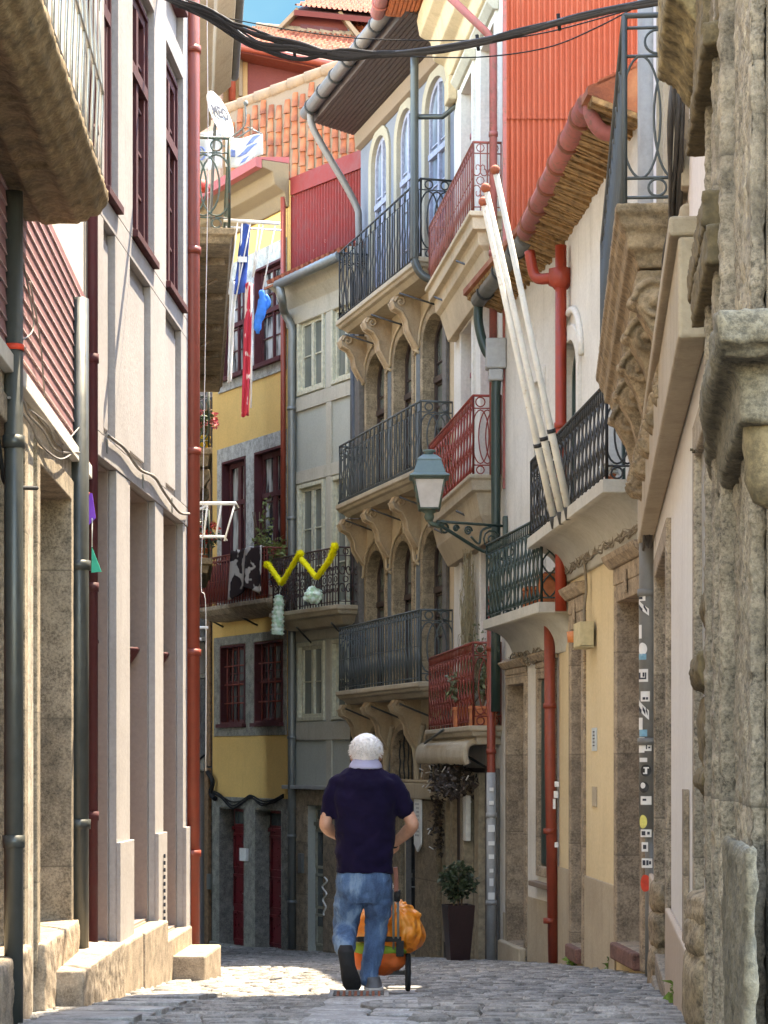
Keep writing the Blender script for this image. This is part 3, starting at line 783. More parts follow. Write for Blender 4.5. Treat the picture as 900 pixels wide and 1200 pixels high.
# unseen frontage added to block the open sky opposite the yellow house
def house_l():
    f = Fac(-7.9, 40.6, -17.4, 58.2); L = f.L; t = thing('sky_block_house', f.pt(L / 2, gz(48), 0), 'plastered frontage round the bend facing the yellow house', 'house')
    hs = [dict(u0=1.2 + 2.2 * i, u1=2.3 + 2.2 * i, z0=z, z1=z + 2.2) for i in range(8) for z in (-2, 1.4, 4.8, 8.2)]
    bm = new(); wall(f, bm, [(0, -4), (L, -4), (L, 13), (0, 13)], hs, .25, .02, 5); fix(bm); obj('wall', bm, 'white', t)
    for h in hs: window(f, h, 'maroon', 'glass', t, -.14, .07, 2, 3, .08)
house_l()
# ============================================================ END OF THE STREET: yellow house, grey house, slate house (one frontage)
YE = lambda px: 36.9 * 1318 / (px + 900)
def XY(px): return ((px - HX) / FPX * YE(px), YE(px))
D_ = Fac(*XY(249), *XY(338.5)); E_ = Fac(*XY(339.5), *XY(421)); S_ = Fac(*XY(205), *XY(248))
def grp(f, bm, pa, pb, pc, yt, yb, holes, proud=.03):
    """flat stone field round a pair of windows"""
    u0, u1 = f.U(pa), f.U(pb); z0, z1 = f.Z(pc, yb), f.Z(pc, yt)
    outer = [(u0, z0), (u1, z0), (u1, z1), (u0, z1)]
    ls = [outer] + [loop(h, .01) for h in holes]; pts = [p for l in ls for p in l]
    a = [bm.verts.new(f.pt(u, z, proud)) for u, z in pts]
    for tr in tessellate_polygon([[Vector((u, z, 0)) for u, z in l] for l in ls]): bm.faces.new([a[i] for i in tr])
    b = [bm.verts.new(f.pt(u, z, .0)) for u, z in pts]; i0 = 0
    for l in ls:
        for i in range(len(l)):
            j = (i + 1) % len(l); bm.faces.new((a[i0 + i], a[i0 + j], b[i0 + j], b[i0 + i]))
        i0 += len(l)
def house_d():
    f = D_; L = f.L; t = thing('yellow_house', f.pt(L / 2, gz(40), 0), 'yellow rendered house with dark red windows at the bend of the street', 'house')
    w3 = [H(f, 262, 288, 275, 330, 441), H(f, 300, 332.5, 316, 309, 423)]
    w2 = [H(f, 262, 289.5, 275, 538, 700), H(f, 300, 333, 316, 527, 698)]
    w1 = [H(f, 260, 289, 275, 756, 849), H(f, 300, 333, 316, 751, 846)]
    dd = [H(f, 259, 288, 275, 949, 1111), H(f, 301, 332, 316, 949, 1116)]
    for g in (w3, w2, w1): g[0]['z0'] = g[1]['z0'] = (g[0]['z0'] + g[1]['z0']) / 2; g[0]['z1'] = g[1]['z1'] = (g[0]['z1'] + g[1]['z1']) / 2
    dd[0]['z1'] = dd[1]['z1']
    zr = f.Z(300, 232); hs = w3 + w2 + w1 + dd
    bm = new(); wall(f, bm, [(0, -3.5), (L, -3.5), (L, zr), (0, zr)], hs, .30, .01, 4); fix(bm); obj('wall', bm, 'yellow', t)
    bm = new()
    grp(f, bm, 257, 336, 300, 296, 446, w3); grp(f, bm, 256, 336.5, 300, 514, 704, w2)
    fix(bm); obj('stone_surround', bm, 'gsur', t, bev=.005)
    bm = new(); grp(f, bm, 252, 336.5, 300, 742, 862, w1); f.pxbox(bm, 252, 337, 300, 718, 742, .001, .02) if False else None
    fix(bm); obj('stone_surround', bm, 'grangrey', t, bev=.005)
    bm = new(); grp(f, bm, 250.5, 338, 300, 935, 1125, dd, .04); fix(bm); obj('granite_base', bm, 'grangrey', t, bev=.01)
    for w, k in zip(w3 + w2 + w1, (0, 0, 1, 1, 2, 2)):
        bm = new(); ring(f, bm, w, -.04, .0, -.2, .045)
        if k != 1: f.box(bm, w['u0'] - .04, w['u1'] + .04, w['z0'] - .07, w['z0'] - .002, 0, .12)
        fix(bm); obj('window_casing', bm, 'maroon', t)
        ww = dict(w); ww['u0'] += .042; ww['u1'] -= .042; ww['z0'] += .04; ww['z1'] -= .042
        if k == 1: window(f, ww, 'maroon', 'glassc', t, -.14, .09, 2, 3, .13, trans=.70)
        elif k == 0: window(f, ww, 'maroon', 'glassc', t, -.12, .06, 2, 4, .05, trans=.55)
        else:
            o = window(f, ww, 'maroon', 'glass', t, -.16, .05, 3, 3, .04, trans=.52)
            g = new(); n = 4
            for i in range(n): u = ww['u0'] + (ww['u1'] - ww['u0']) * (i + .5) / n; tube(g, [f.pt(u, ww['z0'], -.04), f.pt(u, ww['z1'], -.04)], .014, 5)
            for z in (.25, .5, .75): z = ww['z0'] + (ww['z1'] - ww['z0']) * z; tube(g, [f.pt(ww['u0'], z, -.04), f.pt(ww['u1'], z, -.04)], .014, 5)
            obj('window_bars', g, 'redrail', t)
    for d in dd:
        bm = new(); ring(f, bm, d, -.012, .0, -.29, .041); fix(bm); obj('door_reveal', bm, 'grangrey', t)
        door(f, dict(d, u0=d['u0'] + .013, u1=d['u1'] - .013), 'maroon2', t, -.27, 1, 'glass', .84)
    # doorstep kerb, letterbox, cables
    bm = new(); f.box(bm, f.U(251), f.U(336), -2.6, f.Z(316, 1114), .045, .12); obj('doorstep', bm, 'grangrey', t, bev=.03)
    bm = new(); f.pxbox(bm, 286.5, 294, 290, 994, 1009, .045, .11); obj('mailbox', bm, 'whitemetal', t, bev=.008)
    bm = new(); f.pxbox(bm, 247, 251, 249, 1024, 1042, .05, .09); obj('house_plate', bm, 'zinc', t)
    bm = new()
    for dz, s in ((0, 1), (4, -1), (8, 1)): tube(bm, smooth([f.pt(f.U(a), f.Z(a, b + dz * .4), .07) for a, b in ((249, 925), (262, 931), (276, 941 + s * 3), (290, 936), (298, 932), (310, 940 - s * 2), (322, 938), (336, 931))]), .016, 5)
    tube(bm, smooth([f.pt(f.U(a), f.Z(a, b), .09) for a, b in ((248, 905), (254, 915), (252, 930), (257, 936))]), .05, 6)
    obj('wall_cable', bm, 'cable', t)
    # red balcony
    zb = f.Z(290, 704) ; u0 = f.U(244); u1 = f.U(327)
    u0 = f.U(226, .6); u1 = f.U(311, .6)
    b = balcony(f, u0, u1, CZ + (HY - 707) / FPX * f.Y(270, .6), .6, [(0, 0), (.08, 0), (.1, .03), (.17, .1), (.26, .3)], t, 'tan', 'redrail', .93, 'mesh', 'scroll', .12, .012)
    bm = new(); f.box(bm, u0 + .08, u1 - .08, CZ + (HY - 707) / FPX * f.Y(270, .6) + .08, CZ + (HY - 707) / FPX * f.Y(270, .6) + .78, .50, .515); obj('railing_panel', bm, 'maroon2', b)
    # yellow spandrels and struts under the balcony
    bm = new(); tube(bm, [f.pt(f.U(262), f.Z(262, 735), .0), f.pt(f.U(262) - .2, f.Z(262, 718), .5)], .02, 6); tube(bm, [f.pt(f.U(302), f.Z(302, 733), .0), f.pt(f.U(302) - .2, f.Z(302, 716), .5)], .02, 6); obj('balcony_strut', bm, 'iron', t)
    # cornice and eaves
    bm = new(); f.prof(bm, [(0, zr - .5), (.05, zr - .5), (.10, zr - .25), (.3, zr - .12), (.34, zr + .1), (.55, zr + .16), (.55, zr + .3), (0, zr + .3)], -.05, L + .02); fix(bm); obj('cornice', bm, 'tandeep', t, bev=.02)
    bm = new(); f.prof(bm, [(.56, zr + .14), (.68, zr + .16), (.68, zr + .33), (0, zr + .42), (0, zr + .303), (.56, zr + .303)], -.1, L + .02); fix(bm); obj('eave_board', bm, 'redwood', t)
    # downpipe dark red at right edge
    pipe('downpipe', [f.pt(f.U(337), z, .09) for z in (f.Z(337, 700) , f.Z(337, 232))], .05, 'pipered', t)
M['tandeep'] = plaster('ochre_cornice', (.17, .115, .06), (.12, .08, .05), .7, .6)
M['gsur'] = granite('pale_grey_granite', (.36, .355, .33), .25, 50, (.2, .18, .15), .4, .3)
M['maroon2'] = metal('dark_red_door', (.13, .008, .012), .3)
M['redwood'] = metal('dull_red_eaves', (.25, .045, .04), .6)
house_d()

def house_e():
    f = E_; L = f.L; t = thing('grey_house', f.pt(L / 2, gz(37.5), 0), 'narrow pale grey house with cream casement windows and a zinc gutter', 'house')
    P3 = [H(f, 352, 379, 366, 374, 455), H(f, 392, 418, 405, 365, 444)]
    P2 = [H(f, 352, 379, 366, 570, 712), H(f, 392, 418, 405, 566, 710)]
    P1 = [H(f, 352, 379, 366, 757, 840), H(f, 392, 418, 405, 754, 836)]
    for g in (P3, P2, P1): g[1]['z0'], g[1]['z1'] = g[0]['z0'], g[0]['z1']
    D0 = H(f, 361, 380, 370, 944, 1116)
    D1 = H(f, 400, 419, 410, 944, 1116); D1['z1'] = D0['z1']
    zr = f.Z(365, 335)
    bm = new(); wall(f, bm, [(0, -3.5), (L, -3.5), (L, zr), (0, zr)], P3 + P2 + P1 + [D0, D1], .28, .01, 4); fix(bm); obj('wall', bm, 'greypl', t)
    # raised stone grid: pilaster strips and bands
    bm = new(); us = [.001, f.U(346.5), f.U(385), f.U(391), f.U(420.5)]
    zt = f.Z(366, 366); 
    bands = [(P3[0]['z1'] + .10, zr), (P3[0]['z0'] - .35, P3[0]['z0'] - .10), (P2[0]['z1'] + .1, P2[0]['z1'] + .32), (P1[0]['z1'] + .1, P1[0]['z1'] + .3), (P1[0]['z0'] - .42, P1[0]['z0'] - .1)]
    for a, b in bands: f.box(bm, 0.002, L - .002, a, b, .001, .035)
    zz = [-.0] + []
    vert = [(0.003, f.U(347)), (f.U(384), f.U(390)), (f.U(418.5), L - .003)]
    segs = [(bands[1][1], bands[0][0]), (bands[2][1], bands[1][0]), (bands[3][1], bands[2][0]), (bands[4][1], bands[3][0]), (f.Z(366, 925), bands[4][0])]
    for a, b in segs:
        for c, d in vert: f.box(bm, c, d, a + .002, b - .002, .001, .034)
    fix(bm); obj('stone_trim', bm, 'cream', t, bev=.005)
    for h in P3 + P2 + P1:
        surround(f, h, 'creamfr', t, .07, .045, .1, name='window_casing'); window(f, h, 'creamfr', 'glassg', t, -.06, .06, 2, 3 if h in P2 else 2, .09)
    bm = new(); zd = f.Z(366, 925)
    outer = [(0.001, -3), (L - .001, -3), (L - .001, zd), (0.001, zd)]; ls = [outer, loop(D0, 0), loop(D1, 0)]; pts = [p for l in ls for p in l]
    a = [bm.verts.new(f.pt(u, z, .03)) for u, z in pts]
    for tr in tessellate_polygon([[Vector((u, z, 0)) for u, z in l] for l in ls]): bm.faces.new([a[i] for i in tr])
    b = [bm.verts.new(f.pt(u, z, 0)) for u, z in pts]; i0 = 0
    for l in ls:
        for i in range(len(l)):
            j = (i + 1) % len(l); bm.faces.new((a[i0 + i], a[i0 + j], b[i0 + j], b[i0 + i]))
        i0 += len(l)
    fix(bm); obj('granite_base', bm, 'tan', t, bev=.01)
    bm = new(); f.box(bm, -.02, L + .02, zd + .001, zd + .07, 0, .16); obj('ledge', bm, 'lightpipe', t, bev=.01)
    for h in (D0, D1): door(f, h, 'creamfr2', t, -.16, 1, 'glass', .86); g = new(); f.box(g, h['u0'] + .1, h['u1'] - .08, h['z0'] + .45, h['z0'] + 2.2, -.158, -.15); obj('door_glass', g, 'glass', t)
    bm = new(); f.pxbox(bm, 354, 358.5, 356, 1000, 1023, .032, .09); obj('intercom', bm, 'zinc', t, bev=.006)
    # cornice, gutter, tile edge
    bm = new(); f.prof(bm, [(.0, zr - .62), (.05, zr - .60), (.07, zr - .3), (.22, zr - .12), (.27, zr + .02), (.42, zr + .1), (.42, zr + .2), (0, zr + .2)], -.05, L + .4); fix(bm); obj('cornice', bm, 'cream', t, bev=.01)
    zg = CZ + (HY - 318) / FPX * f.Y(360, .5)
    bm = new(); tube(bm, [f.pt(f.U(325, .5), zg, .5), f.pt(f.U(398, .5), zg + .02, .5)], .085, 12); g_ = obj('gutter', bm, 'zinc', t)
    bm = new(); u = f.U(322, .4)
    while u < L + .3:
        f.prof(bm, [(.55, zg + .06), (.57, zg + .13), (-.6, zg + .55), (-.6, zg + .48)], u, u + .10); u += .2
    fix(bm); obj('roof_tiles', bm, 'tile', t)
    bm = new(); f.prof(bm, [(.44, zg + .05), (.44, zg + .09), (-1.6, zg + .75), (-1.6, zg + .6)], -.2, L + .35); fix(bm); obj('roof', bm, 'tileold', t)
    q = f.pt(f.U(342, .1), 0, .1)
    pts = smooth([f.pt(f.U(328, .5), zg - .06, .5), f.pt(f.U(328, .5), zg - .3, .45), f.pt(f.U(333, .2), f.Z(333, 372), .2), Vector((q.x, q.y, f.Z(340, 388))), Vector((q.x, q.y, f.Z(340, 420)))], 5) + [Vector((q.x, q.y, 2)), Vector((q.x, q.y, gz(38.5)))]
    pipe('downpipe', pts, .075, 'zinc', t, [((q.x, q.y, z), (0, 0, 1)) for z in (8, 6, 4, 2, .2, -1)], 12)
    # scrollwork balcony
    zb = CZ + (HY - 712) / FPX * f.Y(370, .55)
    balcony(f, f.U(318, .55), f.U(398, .55), zb, .6, [(0, 0), (.07, 0), (.09, .03), (.15, .06), (.17, .14), (.32, .26)], t, 'tanlight', 'darkredbrown', .98, 'scroll', 'scroll', .2, .012, rods=2)
    # short length of dark pipe between the grey house and its neighbour
    q = f.pt(L + .03, 0, .1); vpipe('downpipe', q.x, q.y, gz(36), 10.2, .085, 'iron', t)
M['creamfr2'] = flat('door_cream_grey', (.30, .29, .22), .5)
M['darkredbrown'] = metal('dark_brown_iron', (.06, .03, .028), .5)
house_e()

def house_s():
    f = S_; L = f.L; t = thing('slate_house', f.pt(L / 2, gz(43), 0), 'dark slate-hung house glimpsed left of the yellow house', 'house')
    w = [H(f, 222, 243, 235, 752, 790), H(f, 222, 243, 235, 600, 680)]; d = H(f, 226, 243, 235, 905, 1116)
    bm = new(); zt = f.Z(235, 470); wall(f, bm, [(0, -3.5), (L, -3.5), (L, zt), (0, zt)], w + [d], .3, .0, 4); fix(bm); obj('wall', bm, 'slate', t)
    bm = new(); z = f.Z(235, 870)
    while z < zt - .2:
        u = .0 + (int(z * 7) % 2) * .08
        while u < L - .15:
            if not any(q['u0'] - .15 < u < q['u1'] + .02 and q['z0'] - .2 < z < q['z1'] for q in w):
                f.prof(bm, [(.004, z), (.022, z), (.006, z + .17)], u + .004, u + .136)
            u += .14
        z += .14
    fix(bm); obj('slate_tiles', bm, 'slate', t)
    for q in w: surround(f, q, 'grangrey', t, .08, .05, .2); window(f, q, 'zinc', 'glass', t, -.12, .05, 4, 3, .03)
    door(f, d, 'black', t, -.28, 1)
    bm = new(); f.box(bm, f.U(243.5), f.U(248), -3, f.Z(245, 900), .003, .08); f.box(bm, f.U(243.5), f.U(248.2), f.Z(245, 898), f.Z(245, 470), .003, .05); obj('corner_stone', bm, 'wood', t, bev=.01)
    bm = new(); f.box(bm, 0, f.U(243.4), f.Z(235, 903), f.Z(235, 888), .003, .08); obj('lintel', bm, 'grangrey', t, bev=.01)
    bm = new(); tube(bm, [f.pt(f.U(225), f.Z(230, 888), .1), f.pt(f.U(235), f.Z(235, 893), .1), f.pt(f.U(245), f.Z(245, 885), .1)], .02, 5); obj('wall_cable', bm, 'cable', t)
house_s()

# ============================================================ ROOFSCAPE above the bend
def rect_wall(bm, pts, Y0, th=.3):
    prism(bm, [P(a, b, Y0) for a, b in pts], (0, th, 0))
def roofs():
    # tile-hung gable behind the yellow house
    f = Fac(*[c for px, Y in ((258, 46.5),) for c in ((px - HX) / FPX * Y, Y)], *[c for px, Y in ((440, 44.0),) for c in ((px - HX) / FPX * Y, Y)])
    t = thing('tile_hung_gable', f.pt(f.L / 2, 13, 0), 'gable wall hung with vertical rows of old terracotta tiles', 'house wall')
    za, zb = f.Z(270, 128), f.Z(432, 62); u0, u1 = f.U(266), f.U(445)
    z = lambda u: za + (zb - za) * (u - u0) / (u1 - u0)
    bm = new(); prism(bm, [f.pt(u0, 6, 0), f.pt(u1, 6, 0), f.pt(u1, z(u1), 0), f.pt(u0, z(u0), 0)], f.pt(0, 0, -.5) - f.pt(0, 0, 0)); fix(bm); obj('wall', bm, 'cement', t)
    bm = new(); u = u0 + .06; r = random.Random(5)
    while u < u1 - .1:
        zz = f.Z(300, 240) - r.uniform(0, .4)
        while zz + .32 < z(u) - .02:
            k = r.uniform(-.012, .012); n = 5
            # half-round tile, a little wider at its foot
            for i in range(n):
                a0, a1 = math.pi * i / n, math.pi * (i + 1) / n; v = []
                for rr, hh, ww in ((.083, zz, .035), (.070, zz + .30, .004)):
                    v.append([f.pt(u + .10 + k - rr * math.cos(a0), hh, ww + .55 * rr * math.sin(a0)), f.pt(u + .10 + k - rr * math.cos(a1), hh, ww + .55 * rr * math.sin(a1))])
                fc = bm.faces.new([bm.verts.new(q) for q in (v[0][0], v[0][1], v[1][1], v[1][0])]); fc.smooth = True
            bm.faces.new([bm.verts.new(f.pt(u + .10 + k - .083 * math.cos(math.pi * i / n), zz, .035 + .55 * .083 * math.sin(math.pi * i / n))) for i in range(n + 1)])
            zz += .30 + r.uniform(-.02, .02)
        u += .218
    bmesh.ops.remove_doubles(bm, verts=bm.verts, dist=.0005)
    obj('tiles', bm, 'tileold', t)
    bm = new(); n = 9; du = (u1 - u0) / n
    for i in range(n):
        a, b = u0 - .1 + i * du, u0 - .1 + (i + 1) * du + .08
        tube(bm, [f.pt(a, z(a) + .03, -.05), f.pt(b, z(b) + .03, -.05)], [.15, .12], 8)
    fix(bm); obj('ridge_tiles', bm, 'cement2', t)
    # red sheet box on the roof of the grey house
    f2 = Fac(*[c for px, Y in ((343, 39.35),) for c in ((px - HX) / FPX * Y, Y)], *[c for px, Y in ((428, 37.0),) for c in ((px - HX) / FPX * Y, Y)])
    t = thing('red_sheet_dormer', f2.pt(f2.L / 2, 11, 0), 'bright red corrugated metal dormer above the grey house', 'dormer')
    z0 = f2.Z(380, 335); za, zb = f2.Z(343, 212), f2.Z(428, 178)
    bm = new(); n = 26
    for i in range(n):
        a, b = f2.L * i / n, f2.L * (i + 1) / n; m = (a + b) / 2
        for (p, q, w0, w1) in ((a, a + (m - a) * .6, 0, .035), (a + (m - a) * .6, m, .035, .035), (m, m + (b - m) * .4, .035, 0), (m + (b - m) * .4, b, 0, 0)):
            zz = lambda u: za + (zb - za) * u / f2.L - .25
            fc = bm.faces.new([bm.verts.new(x) for x in (f2.pt(p, z0, w0), f2.pt(q, z0, w1), f2.pt(q, zz(q), w1), f2.pt(p, zz(p), w0))])
    obj('corrugated_sheet', bm, 'corrred', t)
    bm = new(); prism(bm, [f2.pt(0, z0, -.02), f2.pt(f2.L, z0, -.02), f2.pt(f2.L, zb, -.02), f2.pt(0, za, -.02)], f2.pt(0, 0, -2) - f2.pt(0, 0, 0)); fix(bm); obj('box', bm, 'corrred', t)
    bm = new(); prism(bm, [f2.pt(-.05, za - .28, 0), f2.pt(f2.L, zb - .28, 0), f2.pt(f2.L, zb + .04, 0), f2.pt(-.05, za + .04, 0)], f2.pt(0, 0, .07) - f2.pt(0, 0, 0)); f2.box(bm, -.06, .05, z0, za - .3, -.05, .06); fix(bm); obj('flashing', bm, 'corrred', t)
    # tall house behind: stucco wall, maroon storey, two tiled roofs and a dormer
    Y = 50.0; t = thing('tiled_roof_house', P(340, 150, Y), 'tall house behind with layered terracotta roofs and a maroon dormer', 'house')
    bm = new(); rect_wall(bm, [(252, 480), (290, 480), (290, 50), (252, 56)], Y); fix(bm); obj('stucco_wall', bm, 'tan2', t)
    bm = new(); rect_wall(bm, [(281, 240), (470, 240), (470, 60), (281, 68)], Y + .05); fix(bm); obj('maroon_wall', bm, 'maroonwall', t)
    bm = new(); prism(bm, [P(259, 48, Y - .6), P(420, 75, Y - .6), P(420, 90, Y - .6), P(259, 57, Y - .6)], (0, .7, 0)); fix(bm); obj('eave_beam', bm, 'redwood2', t)
    bm = new(); tube(bm, [P(279, 58, Y - .5), P(272, 84, Y - .15), P(272, 118, Y - .15)], .09, 8); tube(bm, [P(258, 50, Y - .7), P(300, 58, Y - .7), P(430, 84, Y - .7)], .1, 8); obj('gutter', bm, 'pipered', t)
    bm = new(); rect_wall(bm, [(280, 112), (284, 112), (284, 66), (280, 66)], Y - .1, .1); obj('corner_post', bm, 'cement', t)
    def tiled(pa, pb, pc, pd, name, nr, nc):
        """roof plane with corners eave-left, eave-right, ridge-right, ridge-left, covered in interlocking tiles"""
        a, b, c, d = [Vector(x) for x in (pa, pb, pc, pd)]; bm = new(); nrm = (b - a).cross(d - a).normalized()
        if nrm.z < 0: nrm = -nrm
        cols = nc * 6; rows = nr * 4; g = []
        for j in range(rows + 1):
            v = j / rows; row = []
            for i in range(cols + 1):
                u = i / cols; p = (a + (b - a) * u) * (1 - v) + (d + (c - d) * u) * v
                fr = (v * nr) % 1.0
                h = .045 * max(0, math.sin(2 * math.pi * u * nc)) + .055 * (1 - fr)
                row.append(bm.verts.new(p + nrm * h))
            g.append(row)
        for j in range(rows):
            for i in range(cols): bm.faces.new((g[j][i], g[j][i + 1], g[j + 1][i + 1], g[j + 1][i])).smooth = False
        o = obj(name, bm, 'tile', t)
        bm = new(); prism(bm, [a - nrm * .05, b - nrm * .05, c - nrm * .05, d - nrm * .05], -nrm * .12); fix(bm); obj('roof_deck', bm, 'maroonwall', t)
    tiled(P(258, 48, Y - .7), P(440, 82, Y - .7), P(452, 44, Y + 1.7), P(300, 33, Y + 1.7), 'lower_roof', 7, 26)
    # dormer and upper roof
    bm = new(); rect_wall(bm, [(316, 44), (348, 12), (398, 14), (412, 44)], Y + 1.6, .5); fix(bm); obj('dormer_wall', bm, 'maroonwall', t)
    bm = new(); rect_wall(bm, [(352, 40), (352, 28), (396, 33), (400, 41)], Y + 1.5, .06); fix(bm); obj('dormer_panel', bm, 'maroon', t)
    bm = new(); prism(bm, [P(396, 14, Y + 1.3), P(400, 13, Y + 1.3), P(424, 42, Y + 1.3), P(418, 43, Y + 1.3)], (0, .3, 0)); prism(bm, [P(313, 44, Y + 1.3), P(316, 46, Y + 1.3), P(350, 12, Y + 1.3), P(348, 8, Y + 1.3)], (0, .3, 0)); fix(bm); obj('dormer_edge', bm, 'cement2', t)
    tiled(P(345, 9, Y + 1.2), P(478, 22, Y + 1.2), P(478, 6, Y + 3.5), P(375, -3, Y + 3.5), 'upper_roof', 5, 22)
    tiled(P(398, 12, Y + 1.5), P(470, 20, Y + 1.5), P(470, 14, Y + 1.8), P(398, 10, Y + 1.8), 'roof_fold', 1, 12) if False else None
    tiled(P(421, 46, Y + 1.55), P(480, 54, Y + 1.55), P(480, 16, Y + 2.0), P(396, 11, Y + 2.0), 'side_roof', 5, 12)
    bm = new(); n = 8
    for i in range(n):
        a = P(300 + 15 * i, 33 + 1.4 * i, Y + 1.6); b = P(300 + 15 * (i + 1) + 3, 33 + 1.4 * (i + 1) - 1, Y + 1.6); tube(bm, [a, b], [.14, .11], 8)
    obj('ridge_tiles', bm, 'cement2', t)
    # small lilac window in the stucco wall at left
    f3 = Fac(*[c for px in (215, 258) for c in ((px - HX) / FPX * 49.0, 49.0)])
    t2 = thing('pink_house', f3.pt(.4, 10, 0), 'pinkish stucco house with a lilac paned window behind the upper balcony', 'house')
    h = H(f3, 230, 246, 238, 97, 137); bm = new(); zt = f3.Z(235, 40); wall(f3, bm, [(0, 0), (f3.L, 0), (f3.L, zt), (0, zt)], [h], .2, 0, 1.5); fix(bm); obj('wall', bm, 'pinkwall', t2)
    surround(f3, h, 'redwood2', t2, .06, .04, .18, name='window_casing'); window(f3, h, 'redwood2', 'glassb', t2, -.1, .04, 3, 2, .03)
M['cement2'] = plaster('pale_mortar_tile', (.23, .155, .10), (.14, .09, .055), .5, .3)
M['tan2'] = plaster('orange_tan_stucco', (.30, .18, .085), (.25, .13, .08), .6, .6)
M['maroonwall'] = plaster('maroon_render', (.13, .028, .026), (.12, .04, .04), .4, .3)
M['redwood2'] = metal('red_brown_beam', (.20, .035, .015), .7)
M['pinkwall'] = plaster('pink_stucco', (.36, .22, .16), (.3, .2, .15), .4, .3)
roofs()
# ============================================================ RIGHT, bend: stone house with arched windows (three dark balconies)
F_ = Fac(1.06, 31.45, -.40, 36.65)
def house_f():
    f = F_; L = f.L; t = thing('arched_house', f.pt(L / 2, gz(34), 0), 'brown stone house with arched windows and three dark iron balconies', 'house')
    def arch(a, b, c, yt, yb, rise=.35):
        h = H(f, a, b, c, yt, yb); h['rise'] = min(rise, (h['u1'] - h['u0']) * .5 + .02); return h
    z3, z2, z1 = 9.01, 5.90, 2.75
    cols = ((431, 452), (463, 484), (497, 521))
    def row(z0, ztop, cs=cols, e=0): 
        out = []
        for a, b in cs:
            u0, u1 = sorted((f.U(a), f.U(b))); out.append(dict(u0=u0, u1=u1, z0=z0, z1=ztop, rise=min(.42, (u1 - u0) * .5)))
        return out
    ra = row(z3 + .05, f.Z(510, 93), ((437, 455), (467, 486), (500, 524)))
    r3 = row(z2 + .05, f.Z(474, 392)); r2 = row(z1 + .05, f.Z(474, 634)); r1 = row(f.Z(474, 917), f.Z(474, 855), ((434, 451), (462, 487), (499, 521)))
    gr = row(f.Z(474, 1115), f.Z(474, 940), ((444, 464), (475, 492), (519, 530)));
    for h in gr: h['rise'] = 0
    zt = 12.3
    bm = new(); wall(f, bm, [(0, -3), (L, -3), (L, z3 - .05), (0, z3 - .05)], r3 + r2 + r1 + gr, .5, .02, 3.5); fix(bm); obj('wall', bm, 'beige', t)
    bm = new(); wall(f, bm, [(0, z3 - .045), (L, z3 - .045), (L, zt), (0, zt)], ra, .3, .02, 3.7); fix(bm); obj('attic_wall', bm, 'bluegrey', t)
    for h in ra:
        surround(f, h, 'archst', t, .16, .04, .10); window(f, h, 'purplefr', 'glassb', t, -.07, .07, 2, 4, .09, trans=.62)
    for h in r3 + r2:
        surround(f, h, 'tanblock', t, .12, .03, .30); window(f, h, 'darkwood', 'glassg', t, -.20, .07, 2, 6, .07, trans=.62)
        bm = new(); k = 16; cu = (h['u0'] + h['u1']) / 2; a = (h['u1'] - h['u0']) / 2 + .17
        tube(bm, [f.pt(cu - a - .25, h['z1'] - .45, .03)] + [f.pt(cu + a * math.cos(math.pi * (1 - i / k)), h['z1'] - .36 + (.62 if i == k // 2 else .52) * math.sin(math.pi * i / k), .035) for i in range(k + 1)] + [f.pt(cu + a + .25, h['z1'] - .45, .03)], .024, 6)
        obj('hood_mould', bm, 'beige', t)
    for h in r1:
        surround(f, h, 'tan', t, .1, .04, .3)
        g = new(); bmz = h['z1'] - h['z0']; n = 5
        for i in range(n):
            u = h['u0'] + (h['u1'] - h['u0']) * (i + .5) / n
            tube(g, [f.pt(u + .03 * math.sin(k * 1.9 + i), h['z0'] + (archz(h, u) - h['z0']) * k / 8, -.06) for k in range(9)], .014, 5)
        obj('window_grille', g, 'iron', t); b = new(); poly3(b, [f.pt(u, z, -.28) for u, z in loop(h, 0)]); obj('pane', b, 'glass', t)
    for h in gr:
        bm = new(); ring(f, bm, h, -.01, .0, -.45, -.01); fix(bm); obj('shaded_jamb', bm, 'strip2', t); door(f, h, 'black', t, -.12, 1)  # dark lining puts the shade of the openings into the jamb colour
    # blue-grey painted strips between the windows, stone band, pillars
    bm = new()
    for zz0, zz1 in ((z2 + .05, f.Z(474, 415)), (z1 + .05, f.Z(474, 655)), (f.Z(474, 905), f.Z(474, 868))):
        for a, b in ((455.5, 459.5), (489, 493.5)): f.box(bm, *sorted((f.U(a), f.U(b))), zz0, zz1, .002, .02)
    obj('painted_strip', bm, 'strip', t)
    bm = new(); f.box(bm, -.02, L + .02, f.Z(500, 936), f.Z(500, 918), .002, .16); f.box(bm, -.02, L + .02, f.Z(500, 917.5), f.Z(500, 914), .002, .11); obj('stone_band', bm, 'tanlight', t, bev=.015)
    bm = new()
    for a, b in ((492.5, 518), (465, 474.5), (420, 443)): f.box(bm, *sorted((f.U(a), f.U(b))), -2.6, f.Z(500, 937), .002, .09)
    obj('pillar', bm, 'granbrown', t, bev=.02)
    bm = new()
    for a, b in ((419, 427), (522.5, 527)): f.box(bm, *sorted((f.U(a), f.U(b))), f.Z(500, 913), z3 - .1, .002, .10 if a < 430 else .06)
    obj('corner_pilaster', bm, 'strip2', t, bev=.01)
    # V-shaped mouldings between the ground-floor arches
    bm = new()
    for a in (456, 492):
        for s in (-1, 1): tube(bm, smooth([f.pt(f.U(a), f.Z(474, 915), .05), f.pt(f.U(a) + s * .04, f.Z(474, 895), .05), f.pt(f.U(a) + s * .20, f.Z(474, 868), .05), f.pt(f.U(a) + s * .34, f.Z(474, 850), .04)]), .045, 6)
    obj('moulding', bm, 'tanlight', t)
